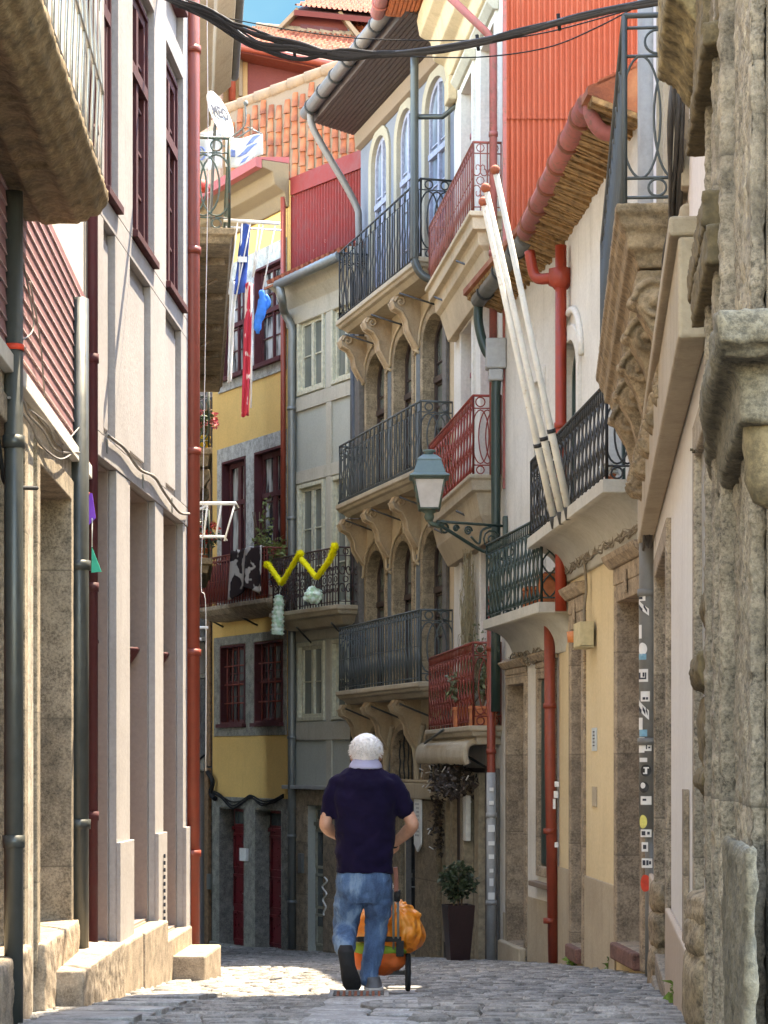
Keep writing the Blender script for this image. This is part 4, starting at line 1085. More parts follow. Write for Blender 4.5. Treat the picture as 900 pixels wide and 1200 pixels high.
    # balconies on scroll corbels
    ub0 = (Vector((0, 31.4)) - f.p).y / f.d.y; u_near = f.U(490, .55); u_far = f.U(393, .55)
    a, b = sorted((u_near, u_far))
    lv = [(0, 0), (.07, 0), (.09, .03), (.13, .05), (.15, .10), (.22, .16)]
    def corb(b_, z, us):
        for u in us:
            c = new(); pts = [(0, z - .22), (.42, z - .22), (.46, z - .30), (.42, z - .40), (.30, z - .46), (.22, z - .60), (.20, z - .74), (.12, z - .88), (.05, z - 1.0), (0, z - 1.02)]
            f.prof(c, pts, u - .10, u + .10)
            for uu in (u - .115, u + .115):
                tube(c, [f.pt(uu, z - .31 + .09 * math.sin(q * .7) * (1 - q / 14), .33 + .09 * math.cos(q * .7) * (1 - q / 14)) for q in range(13)], .022, 5)
                tube(c, [f.pt(uu, zz, w) for w, zz in pts[2:9]], .022, 5)
            fix(c); obj('corbel', c, 'beigestain', b_, bev=.012)
    us = [f.U(x) for x in (428, 457, 491)]
    for z, mat, st, hh, sp in ((z3, 'iron', 'belly', 1.16, .14), (z2, 'greyiron', 'belly', .99, .13), (z1, 'greyiron2', 'mesh', 1.06, .16)):
        balcony(f, a, b, z, .55, lv, t, 'tanlight', mat, hh, st, 'gothic', sp, .012, lambda b_, z=z: corb(b_, z, us), rods=3)
    # deep dark eaves with boarded soffit
    bm = new(); ue0, ue1 = -.15, L + .15
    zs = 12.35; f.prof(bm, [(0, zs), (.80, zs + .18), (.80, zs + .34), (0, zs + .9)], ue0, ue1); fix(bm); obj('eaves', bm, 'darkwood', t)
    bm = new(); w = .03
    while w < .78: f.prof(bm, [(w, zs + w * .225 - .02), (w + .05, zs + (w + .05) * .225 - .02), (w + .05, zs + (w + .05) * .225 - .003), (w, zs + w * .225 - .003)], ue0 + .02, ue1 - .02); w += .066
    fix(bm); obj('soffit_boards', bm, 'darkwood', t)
    bm = new(); f.prof(bm, [(.003, zs - .3), (.1, zs - .26), (.12, zs - .03), (.003, zs - .03)], 0, L); fix(bm); obj('cornice', bm, 'cement', t, bev=.01)
    g0, g1 = f.pt(ue0, zs + .36, .92), f.pt(ue1 + .05, zs + .33, .92); n = 7
    pipe('gutter', [g0, g1], .11, 'guttergrey', t, [(g0.lerp(g1, (i + .5) / n), g1 - g0) for i in range(n)], 12, 'iron')
    e = f.pt(L - .1, 0, .92); w_ = f.pt(L - .35, 0, .13)
    pipe('downpipe', smooth([(e.x, e.y, zs + .3), (e.x + .03, e.y, zs + .05), f.pt(L - .15, zs - .25, .75), f.pt(L - .3, zs - 1.25, .2), (w_.x, w_.y, zs - 1.7), (w_.x, w_.y, 9.1)], 5), .06, 'guttergrey', t)
    # steel post at the near balcony corner with arms, curving back to the wall
    q = f.pt(a + .02, 0, .60)
    pipe('post', smooth([(q.x, q.y, 11.95), (q.x, q.y, 10.5), (q.x, q.y, 9.1), (q.x, q.y, 8.95), f.pt(a - .05, 8.72, .5), f.pt(a - .12, 8.6, .2)], 5), .062, 'darkpipe', t)
    bm = new(); z = CZ + (HY - 137) / FPX * q.y; tube(bm, [(q.x, q.y, z), f.pt(a - .1, z, .2), f.pt(a - .4, z + .15, .02)], .04, 4); obj('post_arm', bm, 'darkpipe', t)
    bm = new(); tube(bm, [f.pt(L - .02, z_, -.2) for z_ in (12.5, 13)], .03, 5); obj('spike', bm, 'zinc', t)
M['tanblock'] = granite('brown_block_stone', (.34, .26, .165), .35, 40, (.17, .12, .07), .6, .5, joints=.52)
M['granbrown'] = granite('brown_granite', (.28, .21, .13), .5, 50, (.08, .06, .035), .6, joints=1.3)
M['archst'] = plaster('attic_arch_stone', (.30, .265, .205), (.14, .11, .08), .7, .7)
M['strip'] = flat('blue_grey_strip', (.11, .13, .14), .8)
M['strip2'] = flat('grey_brown_pilaster', (.12, .11, .10), .8)
M['beigestain'] = plaster('stained_scroll_stone', (.46, .35, .23), (.14, .06, .025), .9, .9, bs=.7)
M['greyiron2'] = metal('slate_grey_iron', (.075, .09, .09), .6)
M['guttergrey'] = metal('brown_grey_gutter', (.13, .11, .10), .45)
house_f()

# ============================================================ RIGHT: narrow white house with dark red doors and red balconies
G_ = Fac(1.512, 26.85, 1.03, 31.35)
def house_g():
    f = G_; L = f.L; t = thing('red_balcony_house', f.pt(L / 2, gz(29), 0), 'narrow white house with crimson doors and three red iron balconies', 'house')
    z = [2.03, 5.21, 8.54]
    cs = ((543, 555.5), (566, 582)); hs = []
    for zz, top in zip(z, (f.Z(550, 648), f.Z(550, 382), f.Z(550, 95))):
        for a, b in cs: u0, u1 = sorted((f.U(a), f.U(b))); hs.append(dict(u0=u0, u1=u1, z0=zz + .04, z1=top))
    gd = [dict(u0=f.U(584.5), u1=f.U(572), z0=gz(27.5) + .02, z1=f.Z(560, 905)), dict(u0=f.U(560), u1=f.U(540), z0=gz(29) + .02, z1=f.Z(560, 905)), ]
    zt = 12.6
    bm = new(); wall(f, bm, [(0, -3), (L, -3), (L, zt), (0, zt)], hs + gd, .28, .01, 3.2); fix(bm); obj('wall', bm, 'whiteold', t)
    for h in hs:
        surround(f, h, 'whiteold', t, .13, .04, .15)
        door(f, h, 'crimson', t, -.14, 2, 'glass', .74)
    bm = new()
    for zz, top in zip(z, (f.Z(550, 640), f.Z(550, 374), f.Z(550, 86))):
        for a, b in cs: u0, u1 = sorted((f.U(a), f.U(b))); f.prof(bm, [(.002, top), (.08, top), (.16, top + .09), (.16, top + .13), (.002, top + .15)], u0 - .18, u1 + .18)
    fix(bm); obj('door_hood', bm, 'cream', t, bev=.01)
    # balconies
    u0, u1 = f.U(550, .4), f.U(498, .4)
    nearu = (26.86 - f.p.y) / f.d.y; pr = .42
    fu = lambda px: f.U(px, pr)
    a, b = max(.02, fu(550)), min(L + .6, fu(498))
    for zz, st, hh, m, lv in ((z[0], 'lens', 1.05, 'redrail', [(0, 0), (.06, 0), (.08, .03), (.13, .05), (.15, .10), (.24, .12)]), (z[1], 'lens', 1.0, 'redrail2', [(0, 0), (.05, .0), (.07, .03), (.2, .04), (.22, .1), (.5, .16), (.8, .3)]), (z[2], 'mesh', .88, 'pinkrail', [(0, 0), (.06, 0), (.08, .04), (.22, .05), (.24, .12), (.40, .14), (.46, .2), (.85, .3)])):
        balcony(f, a, b, zz, pr, lv, t, 'tanlight' if zz < 6 else 'beige', m, hh, st, 'gothic' if zz < 8 else 'scroll', .27 if st == 'lens' else .17, .009, rods=2)
    # heavy top cornice with boarded orange eaves and pink gutter
    zc = 11.55
    bm = new(); f.prof(bm, [(.002, zc), (.1, zc + .02), (.14, zc + .25), (.3, zc + .33), (.34, zc + .6), (.5, zc + .68), (.55, zc + .95), (.002, zc + .95)], 0, L + .1); f.box(bm, L - .35, L + .05, zc - .35, zc - .003, .003, .14); fix(bm); obj('cornice', bm, 'beige', t, bev=.02)
    bm = new(); zt = zc + .96
    f.prof(bm, [(.0, zt), (1.0, zt + .03), (1.0, zt + .14), (0, zt + .5)], -.02, L + .15); fix(bm); obj('eaves', bm, 'orangewood', t)
    bm = new(); 
    for i in range(7): w = .57 + i * .06; f.box(bm, .0, L + .1, zt - .02 + w * .03, zt - .003 + w * .03, w, w + .045)
    obj('soffit_boards', bm, 'orangewood', t)
    g0, g1 = f.pt(-.3, zt + .18, 1.10), f.pt(L + .3, zt + .12, 1.10)
    pipe('gutter', [g0, g1], .11, 'pink', t, [(g0.lerp(g1, (i + .5) / 6), g1 - g0) for i in range(6)], 12)
    # pink downpipes: long raking one at the top, upright beside the doors
    q = f.pt(.12, 0, .12)
    pipe('downpipe', [P(518, -12, 27.0), P(570, 38, 26.95), (q.x, q.y, CZ + (HY - 50) / FPX * 27), (q.x, q.y, 5.2)], .05, 'pink', t, [((q.x, q.y, k), (0, 0, 1)) for k in (6.5, 8, 9.5)])
    q2 = f.pt(.03, 0, .16)
    pipe('downpipe', [(q2.x, q2.y, f.Z(585, 690)), (q2.x, q2.y, 1.3), (q2.x, q2.y, 1.0)], .055, 'pipered', t, [((q2.x, q2.y, k), (0, 0, 1)) for k in (3, 1.7)])
    p = pipe('downpipe', [(q2.x, q2.y, f.Z(585, 905)), (q2.x, q2.y, 0), (q2.x, q2.y, gz(27))], .06, 'lightpipe', t, [((q2.x, q2.y, k), (0, 0, 1)) for k in (.9, -.2)])
    s = new()
    r = random.Random(4)
    for i in range(9):
        zz = 1.2 - i * .17; w = r.uniform(.02, .045); box(s, q2.x - w, q2.x + w, q2.y - .066, q2.y - .055, zz, zz + r.uniform(.04, .1))
    obj('sticker', s, 'stickw', p)
    # cafe front: timber posts, dark recess, brushwood fringe with ivy and fairy lights
    bm = new()
    for a, b, k in ((566, 571, .12), (549, 553, .12), (535, 538, .1), (526, 530, .1), (556, 560, .2)): f.box(bm, *sorted((f.U(a), f.U(b))), gz(29), f.Z(560, 905), .0, k)
    obj('timber_post', bm, 'palewood', t, bev=.01)
    bm = new(); f.box(bm, f.U(585), f.U(524), gz(29) - .3, f.Z(560, 900), .004, .03); obj('dark_front', bm, 'darkwood', t)
    bm = new(); f.box(bm, *sorted((f.U(556), f.U(564))), gz(28) + .35, f.Z(560, 930), .05, .06); obj('cafe_glass', bm, 'glassb2', t)
    bm = new(); f.box(bm, *sorted((f.U(586), f.U(573))), gz(27.5), f.Z(560, 900), .01, .05); obj('dark_shutter', bm, 'strip2', t)
    bm = new(); r = random.Random(2)
    ua, ub = sorted((f.U(584), f.U(522)))
    zb = f.Z(550, 880)
    u = ua
    while u < ub:
        tube(bm, smooth([f.pt(u, zb + .10, .04), f.pt(u, zb + .13, .24), f.pt(u, zb + .06, .40), f.pt(u, zb - .08, .43), f.pt(u, zb - .15 - r.uniform(0, .03), .40)], 3), .045, 6); u += .085
    obj('ribbed_pelmet', bm, 'tanlight', t)
    bm = new(); leaves(bm, f.pt((ua + ub) / 2, zb - .42, .2), (.35, (ub - ua) / 2, .24), 900, .09, 3); leaves(bm, f.pt(f.U(527), zb - .9, .15), (.12, .3, .7), 300, .09, 5); obj('ivy', bm, 'ivy', t)
    bm = new()
    for i in range(26):
        c = f.pt(r.uniform(ua, ub), zb - r.uniform(.2, .62), r.uniform(.32, .42)) if i < 18 else f.pt(f.U(527) + r.uniform(-.1, .1), zb - r.uniform(.3, 1.5), .3)
        e = c + Vector((r.uniform(-.07, .07), 0, r.uniform(-.08, .08))); tube(bm, [c, e], .008, 4)
    obj('light_string', bm, 'stickw', t)
    bm = new(); f.box(bm, *sorted((f.U(563), f.U(558))), f.Z(560, 985), f.Z(560, 932), .13, .20); obj('menu_case', bm, 'whitemetal', t, bev=.01)
    bm = new()
    for a, b, k in ((520, 548, 0), (512, 590, 1)): tube(bm, [f.pt(f.U(560) + 2.2, zb + .12, .45), f.pt(f.U(560) - .2, zb + .28, .5)], .02, 5)
    obj('awning_rail', bm, 'zinc', t)
    # gable clad in corrugated sheet, facing up the street over the lower roof
    bm = new(); x0, x1, y = 1.52, 4.6, 26.80; N = 90
    za, zb_ = 6.6, 12.6
    for (z0, z1, o) in ((za, 7.05, .0), (7.05, 8.2, .0), (8.2, 13.2, .012)) if False else ((za, 9.68, 0), (9.64, 13.4, .02)):
        vs_ = []
        for i in range(N * 4 + 1):
            x = x0 + (x1 - x0) * i / (N * 4) * 1.0
            vs_.append((x, y - o - .018 * math.sin(2 * math.pi * i / 4 / 1.0 * .5 + .3)))
        ring_ = [[bm.verts.new((a, b, zz)) for a, b in vs_] for zz in (z0, z1)]
        for i in range(len(vs_) - 1): bm.faces.new((ring_[0][i], ring_[0][i + 1], ring_[1][i + 1], ring_[1][i])).smooth = True
    obj('corrugated_gable', bm, 'corr', t)
    bm = new(); box(bm, 1.56, 4.6, 26.86, 31, 5, 13.4); obj('gable_body', bm, 'corr', t)
    bm = new(); box(bm, 1.49, 1.535, 26.74, 26.83, 5, 13.4); obj('corner_strip', bm, 'pink', t)
M['crimson'] = metal('crimson_door_paint', (.23, .012, .03), .35)
M['redrail2'] = metal('crimson_iron', (.26, .032, .018), .5, .2)
M['pinkrail'] = metal('rusty_pink_iron', (.30, .085, .06), .6, .4, (.30, .14, .08))
M['palewood'] = flat('pale_timber', (.30, .24, .16), .7, .35)
M['ivy'] = flat('brown_ivy', (.05, .035, .025), .8, .6, 20)
M['glassb2'] = glass('cafe_glass', (.03, .03, .03), (.30, .31, .30), 4)
house_g()
# ============================================================ RIGHT, middle: low white house / yellow shopfront with concrete balconies and flagpoles
K1 = Fac(2.31, 18.3, 1.955, 23.8); K0 = Fac(1.955, 23.8, 1.512, 26.8)
def white_balcony(f, u0, u1, z, proj, t, lab=None):
    """concrete slab whose underside sweeps back to the wall in a cove"""
    bm = new(); k = 20
    lv = [(0, 0), (.10, 0), (.105, .02)] ; rings = [(z, proj, 0), (z - .11, proj, 0)]
    for i in range(1, k + 1):
        t_ = i / k * math.pi / 2; rings.append((z - .12 - .40 * (1 - math.cos(t_)), proj - .02 - (proj - .06) * math.sin(t_), .10 * math.sin(t_)))
    rr = [[bm.verts.new(q) for q in (f.pt(u0 + i, zz, -.02), f.pt(u0 + i, zz, w), f.pt(u1 - i, zz, w), f.pt(u1 - i, zz, -.02))] for zz, w, i in rings]
    for A, B in zip(rr, rr[1:]):
        for j in range(4): bm.faces.new((A[j], A[(j + 1) % 4], B[(j + 1) % 4], B[j])).smooth = A is not rr[0]
    bm.faces.new(rr[0]); bm.faces.new(rr[-1][::-1]); fix(bm)
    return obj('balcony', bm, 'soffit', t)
def house_k():
    t = thing('low_white_house', K1.pt(0, gz(18.3), 0) + Vector((0, 2, 0)), 'low white and pale yellow house with concrete balconies carrying flagpoles', 'house')
    zs = 3.42       # top of the painted ground floor
    f = K1; L = f.L; ze = 7.3
    d = [H(f, 672, 684, 678, 736, 1128), H(f, 726, 753, 735, 702, 1108)]
    d[0]['z0'] = gz(22.3) + .2; d[1]['z0'] = gz(19) + .2
    up = [dict(u0=f.U(679), u1=f.U(661), z0=4.08, z1=f.Z(662, 410), rise=.36), dict(u0=f.U(738), u1=f.U(718), z0=4.08, z1=f.Z(722, 320), rise=.3)]
    zs = f.Z(700, 640)
    bm = new(); wall(f, bm, [(0, -2), (L, -2), (L, zs), (0, zs)], [dict(q, u0=min(q['u0'], q['u1']), u1=max(q['u0'], q['u1'])) for q in d], .30, .01, 4); fix(bm); obj('shop_wall', bm, 'paleyel', t)
    up = [dict(q, u0=min(q['u0'], q['u1']), u1=max(q['u0'], q['u1'])) for q in up]
    bm = new(); wall(f, bm, [(0, zs + .002), (L, zs + .002), (L, ze), (0, ze)], up, .25, .02, 4); fix(bm); obj('upper_wall', bm, 'whiteold', t)
    for q in up:
        surround(f, q, 'whiteold', t, .16, .04, .2); window(f, q, 'greeniron', 'glassg', t, -.12, .07, 2, 4, .08)
        bm = new(); c = (q['u0'] + q['u1']) / 2; a = (q['u1'] - q['u0']) / 2 + .28
        tube(bm, [f.pt(c + a * math.cos(math.pi * i / 14), q['z1'] - .3 + .62 * math.sin(math.pi * i / 14), .02) for i in range(15)], .04, 6); obj('hood_mould', bm, 'whiteold', t)
    for q in d:
        q = dict(q, u0=min(q['u0'], q['u1']), u1=max(q['u0'], q['u1'])); sw = .16
        bm = new(); ring(f, bm, q, 0, sw, -.29, .03); zt = q['z1'] - .10
        f.box(bm, q['u0'] - sw, q['u1'] + sw, zt + sw + .102, zt + sw + .26, .0, .035)
        f.prof(bm, [(0, zt + sw + .262), (.06, zt + sw + .262), (.12, zt + sw + .33), (.14, zt + sw + .38), (0, zt + sw + .40)], q['u0'] - sw - .08, q['u1'] + sw + .08)
        u = (q['u0'] + q['u1']) / 2; f.box(bm, u - .04, u + .04, zt + .14, zt + sw + .2, .036, .06)
        fix(bm); obj('stone_surround', bm, 'tan', t, bev=.012)
        door(f, q, 'maroon', t, -.27, 2)
        bm = new(); f.box(bm, q['u0'] - .02, q['u1'] + .02, q['z0'] - .16, q['z0'] - .004, -.28, .09); obj('door_sill', bm, 'redsill', t, bev=.02)
    # damp stone skirt
    bm = new(); us = [.02, d_[0] if False else 0]
    for a, b in ((d[0]['u1'] + .165 if d[0]['u1'] > d[0]['u0'] else d[0]['u0'] + .165, L), (max(d[1]['u0'], d[1]['u1']) + .165, min(d[0]['u0'], d[0]['u1']) - .165)):
        f.box(bm, a, b, -2, f.Z(700, 1030), .002, .022)
    obj('skirt', bm, 'tanlight', t, bev=.01)
    f2 = K0; L2 = f2.L
    d2 = [H(f2, 597, 616, 606, 802, 1106)]; w2 = [H(f2, 633, 650, 640, 795, 1016)]
    d2 = [dict(q, u0=min(q['u0'], q['u1']), u1=max(q['u0'], q['u1'])) for q in d2]; w2 = [dict(q, u0=min(q['u0'], q['u1']), u1=max(q['u0'], q['u1'])) for q in w2]
    up2 = [dict(u0=f2.U(637), u1=f2.U(628), z0=2.9, z1=6.0), dict(u0=f2.U(604), u1=f2.U(597), z0=2.9, z1=6.0)]
    up2 = [dict(q, u0=min(q['u0'], q['u1']), u1=max(q['u0'], q['u1'])) for q in up2[:1]]
    bm = new(); wall(f2, bm, [(0, -2), (L2, -2), (L2, ze), (0, ze)], d2 + w2 + up2, .3, .01, 4); fix(bm); obj('wall', bm, 'whiteold', t)
    for q in d2 + w2:
        zt = q['z1'] - .04; sw = .12; bm = new(); ring(f2, bm, q, 0, sw, -.29, .03)
        f2.box(bm, q['u0'] - sw, q['u1'] + sw, zt + sw + .042, zt + sw + .12, 0, .035)
        f2.prof(bm, [(0, zt + sw + .122), (.05, zt + sw + .122), (.12, zt + sw + .2), (0, zt + sw + .26)], q['u0'] - sw - .07, q['u1'] + sw + .07); fix(bm); obj('stone_surround', bm, 'tan', t, bev=.012)
    door(f2, d2[0], 'maroon', t, -.26, 1); 
    q = w2[0]; bm = new(); n = 7
    f2.box(bm, q['u0'] + .01, q['u1'] - .01, q['z0'] + .01, q['z1'] - .01, -.04, -.02)
    for i in range(n): u = q['u0'] + .02 + (q['u1'] - q['u0'] - .04) * i / n; f2.box(bm, u, u + (q['u1'] - q['u0']) / n - .03, q['z0'] + .03, q['z1'] - .03, -.019, -.004)
    obj('shutter', bm, 'greeniron', t)
    bm = new(); f2.box(bm, q['u0'] - .2, q['u1'] + .2, q['z0'] - .24, q['z0'] - .18, .0, .10); 
    for k in (.25, .6): z = q['z0'] + (q['z1'] - q['z0']) * k; tube(bm, [f2.pt(q['u0'], z, -.03), f2.pt(q['u1'], z, -.03)], .012, 5)
    obj('window_sill', bm, 'cement', t, bev=.01)
    q = up2[0]; surround(f2, q, 'whiteold', t, .12, .03, .2); window(f2, q, 'greeniron', 'glass', t, -.1, .06, 2, 4, .06)
    bm = new(); f2.box(bm, 0, d2[0]['u0'] - .18, -2, f2.Z(640, 1056), .002, .022); f2.box(bm, d2[0]['u1'] + .18, L2, -2, f2.Z(595, 1070), .002, .022); obj('skirt', bm, 'tanlight', t, bev=.01)
    bm = new(); f2.box(bm, d2[0]['u0'] - .16, d2[0]['u1'] + .16, -2, d2[0]['z0'] + .003, .031, .12); obj('doorstep', bm, 'tanlight', t, bev=.02)
    # eaves: rough laths, gutter and red pipes
    zg = 7.49
    for ff, a, b in ((K1, .55, K1.L), (K0, -.08, K0.L + .25)):
        bm = new(); ff.prof(bm, [(-.0, ze), (.48, zg - .02), (.48, zg + .05), (-2.6, zg + 1.35), (-2.6, zg + 1.1), (-.0, ze + .05)], a, b); fix(bm); obj('roof', bm, 'tileold', t)
        bm = new(); r = random.Random(3); u = a
        while u < b - .05:
            k = r.uniform(.03, .07); ff.prof(bm, [(0.004, ze - .05 + r.uniform(-.03, .02)), (.44, zg - .07 + r.uniform(-.03, .01)), (.44, zg - .024), (.004, ze - .004)], u, min(b, u + k)); u += k + r.uniform(.01, .05)
        fix(bm); obj('lath_soffit', bm, 'lath', t)
        bm = new(); u = a
        while u < b - .1:
            ff.prof(bm, [(.40, zg + .055), (.38, zg + .11), (-2.5, zg + 1.46), (-2.5, zg + 1.4)], u, u + .12); u += .23
        fix(bm); obj('roof_tiles', bm, 'tile', t)
    g0, g1 = K1.pt(.9, zg, .42), K1.pt(K1.L - .05, zg - .02, .38)
    pipe('gutter', [g0, g1], .105, 'pink', t, [(g0.lerp(g1, (i + .5) / 6), g1 - g0) for i in range(6)], 14, 'rust')
    bm = new(); tube(bm, smooth([g0 + Vector((.02, 0, 0)), g0 + Vector((.03, -.05, -.12)), g0 + Vector((.12, -.05, -.26)), g0 + Vector((.30, 0, -.28))]), .07, 10); obj('gutter_elbow', bm, 'pink', t)
    g1b = K0.pt(.1, zg - .06, .36); g2 = K0.pt(K0.L + .05, zg - .12, .32)
    pipe('gutter', [g1b, g2], .10, 'greypipe', t, [(g1b.lerp(g2, (i + .5) / 3), g2 - g1b) for i in range(3)], 14, 'iron')
    x, y = K0.pt(K0.L - .05, 0, .12).xy
    pipe('downpipe', smooth([g2, g2 + Vector((0, -.02, -.3)), Vector((g2.x + .08, y, zg - .75)), Vector((x, y, zg - .95)), Vector((x, y, zg - 1.3))], 5) + [Vector((x, y, 3.2)), Vector((x, y, 2.2))], .06, 'greeniron', t)
    bm = new(); box(bm, x - .13, x + .13, y - .1, y + .14, zg - 1.0, zg - .62); box(bm, x - .09, x + .09, y - .08, y + .1, zg - 1.15, zg - 1.003); obj('rain_hopper', bm, 'lightpipe', t, bev=.02)
    # bright red pipe: along under the eaves, hopper, down through the balcony
    q = K1.pt(K1.U(668), 0, .10); z1 = K1.Z(668, 318)
    zt_ = K1.Z(668, 290)
    pipe('downpipe', smooth([K1.pt(K1.L - .2, z1 + .35, .36), K1.pt(K1.L - .25, z1 + .06, .3), K1.pt(K1.L - .45, z1, .15), K1.pt(K1.U(660), z1, .12)], 5), .06, 'pipebright', t)
    pipe('downpipe', [(q.x, q.y, z) for z in (K1.Z(668, 288), 4, 3.2)], .062, 'pipebright', t, [((q.x, q.y, z), (0, 0, 1)) for z in (5.2, 4.2)])
    bm = new(); lathe(bm, q.x, q.y, [(.07, z1 - .20), (.13, z1 - .12), (.13, z1 + .03), (.12, z1 + .03)], 4); obj('rain_hopper', bm, 'pipebright', t)
    q = K1.pt(K1.L + .02, 0, .09)
    p = pipe('downpipe', [(q.x - .02, q.y, K1.Z(656, 670)), (q.x - .01, q.y, 1.5), (q.x + .03, q.y, gz(23.7))], .062, 'pipered', t, [((q.x - .015, q.y, z), (0, 0, 1)) for z in (2.2, .8, -.2)])
    s = new(); yq = q.y - .064
    for a, b, c, d_ in ((650, 655, 916, 922), (649, 654, 927, 935), (648, 651, 936, 948), (650, 654, 987, 993)): box(s, P(a, c, yq).x, P(b, c, yq).x, yq - .006, yq + .008, P(a, d_, yq).z, P(a, c, yq).z)
    obj('sticker', s, 'stickw', p)
    pipe('downpipe', [(q.x + .13, q.y, 3.3), (q.x + .13, q.y, -.6)], .03, 'iron', t)
    # concrete balconies
    zj = 4.03; ja, jb = sorted((K1.U(712, .36), K1.U(622, .36)))
    b = white_balcony(K1, ja, jb, zj, .40, t); rb, hb = new(), new(); k = .04
    A, B_, C_2, D2 = K1.pt(ja + k, zj, 0), K1.pt(ja + k, zj, .36), K1.pt(jb - k, zj, .36), K1.pt(jb - k, zj, 0)
    panel(rb, hb, B_, C_2, .84, 'lens', .22, .009); panel(rb, hb, A, B_, .84, 'gothic', .16, .010); panel(rb, hb, C_2, D2, .84, 'gothic', .16, .01)
    obj('railing', rb, 'iron', b); obj('handrail', hb, 'iron', b)
    zh = 3.30; ha, hb_ = sorted((K0.U(608, .38), K0.U(568, .38)))
    ha = -.75
    b = white_balcony(K0, ha, hb_, zh, .40, t); rb, hb = new(), new()
    A, B_, C_2, D2 = K0.pt(ha + k, zh, 0), K0.pt(ha + k, zh, .36), K0.pt(hb_ - k, zh, .36), K0.pt(hb_ - k, zh, 0)
    panel(rb, hb, B_, C_2, .92, 'lens', .2, .009); panel(rb, hb, A, B_, .92, 'lens', .15, .010); panel(rb, hb, C_2, D2, .92, 'gothic', .16, .01)
    obj('railing', rb, 'greeniron', b); obj('handrail', hb, 'greeniron', b)
    # tangle of cables under the balconies, cable drop, meter box, number plates
    bm = new(); r = random.Random(9)
    for j in range(7):
        pts = [K1.pt(K1.L * i / 26, K1.Z(700, 652) + .04 + .05 * math.sin(i * 1.3 + j) + r.uniform(-.04, .04), .05 + .02 * r.random()) for i in range(27)]
        tube(bm, smooth(pts, 2), .010, 4)
        pts = [K0.pt(K0.L * .8 * i / 16, 2.80 + .05 * math.sin(i * 1.5 + j) + r.uniform(-.05, .05), .05 + .02 * r.random()) for i in range(17)]
        tube(bm, smooth(pts, 2), .010, 4)
    for dx in (0, .03): tube(bm, smooth([K1.pt(K1.U(693) + dx, K1.Z(693, y_), .05 + .02 * (y_ % 2)) for y_ in (655, 690, 711, 727)]), .012, 5)
    obj('wall_cable', bm, 'cabletan', t)
    bm = new(); K1.pxbox(bm, 691.5, 699.5, 695, 730, 758, .03, .17); K1.pxbox(bm, 691, 700, 695, 759, 760, .02, .18); obj('meter_box', bm, 'boxcream', t, bev=.01)
    bm = new(); a, c = sorted((K1.U(692), K1.U(699))); 
    for i in range(5): K1.box(bm, a + .06 + i * .09, a + .075 + i * .09, K1.Z(695, 752), K1.Z(695, 736), .171, .175)
    obj('meter_box_slots', bm, 'ink', t) if False else bm.free()
    bm = new(); q = K1.pt(K1.U(689), K1.Z(689, 745), .16); lathe(bm, q.x, q.y, [(.0, q.z - .07), (.05, q.z - .07), (.06, q.z + .04), (.0, q.z + .05)], 12); obj('orange_lamp', bm, 'orangelamp', t)
    bm = new(); K1.pxbox(bm, 695, 700, 697, 853, 880, .002, .014); pl = obj('name_plate', bm, 'plate', t)
    bm = new()
    for i in range(5): z = K1.Z(697, 857 + i * 4); K1.box(bm, K1.U(699) + .03, K1.U(695.7) - .04, z - .012, z, .0145, .017)
    obj('plate_print', bm, 'ink', pl)
    bm = new(); K1.pxbox(bm, 695, 700, 697, 922, 945, .002, .012); obj('name_plate', bm, 'tanlight', t)
M['redsill'] = granite('reddish_sill', (.17, .08, .06), .4, 50)
M['lath'] = flat('rough_lath', (.26, .15, .06), .9, .6)
M['cabletan'] = flat('painted_cable', (.20, .165, .12), .8)
M['boxcream'] = flat('cream_box', (.50, .42, .24), .6, .15)
M['orangelamp'] = flat('orange_lens', (.60, .20, .06), .4)
M['plate'] = flat('pale_plate', (.55, .60, .60), .4, .05)
d_ = None
house_k()

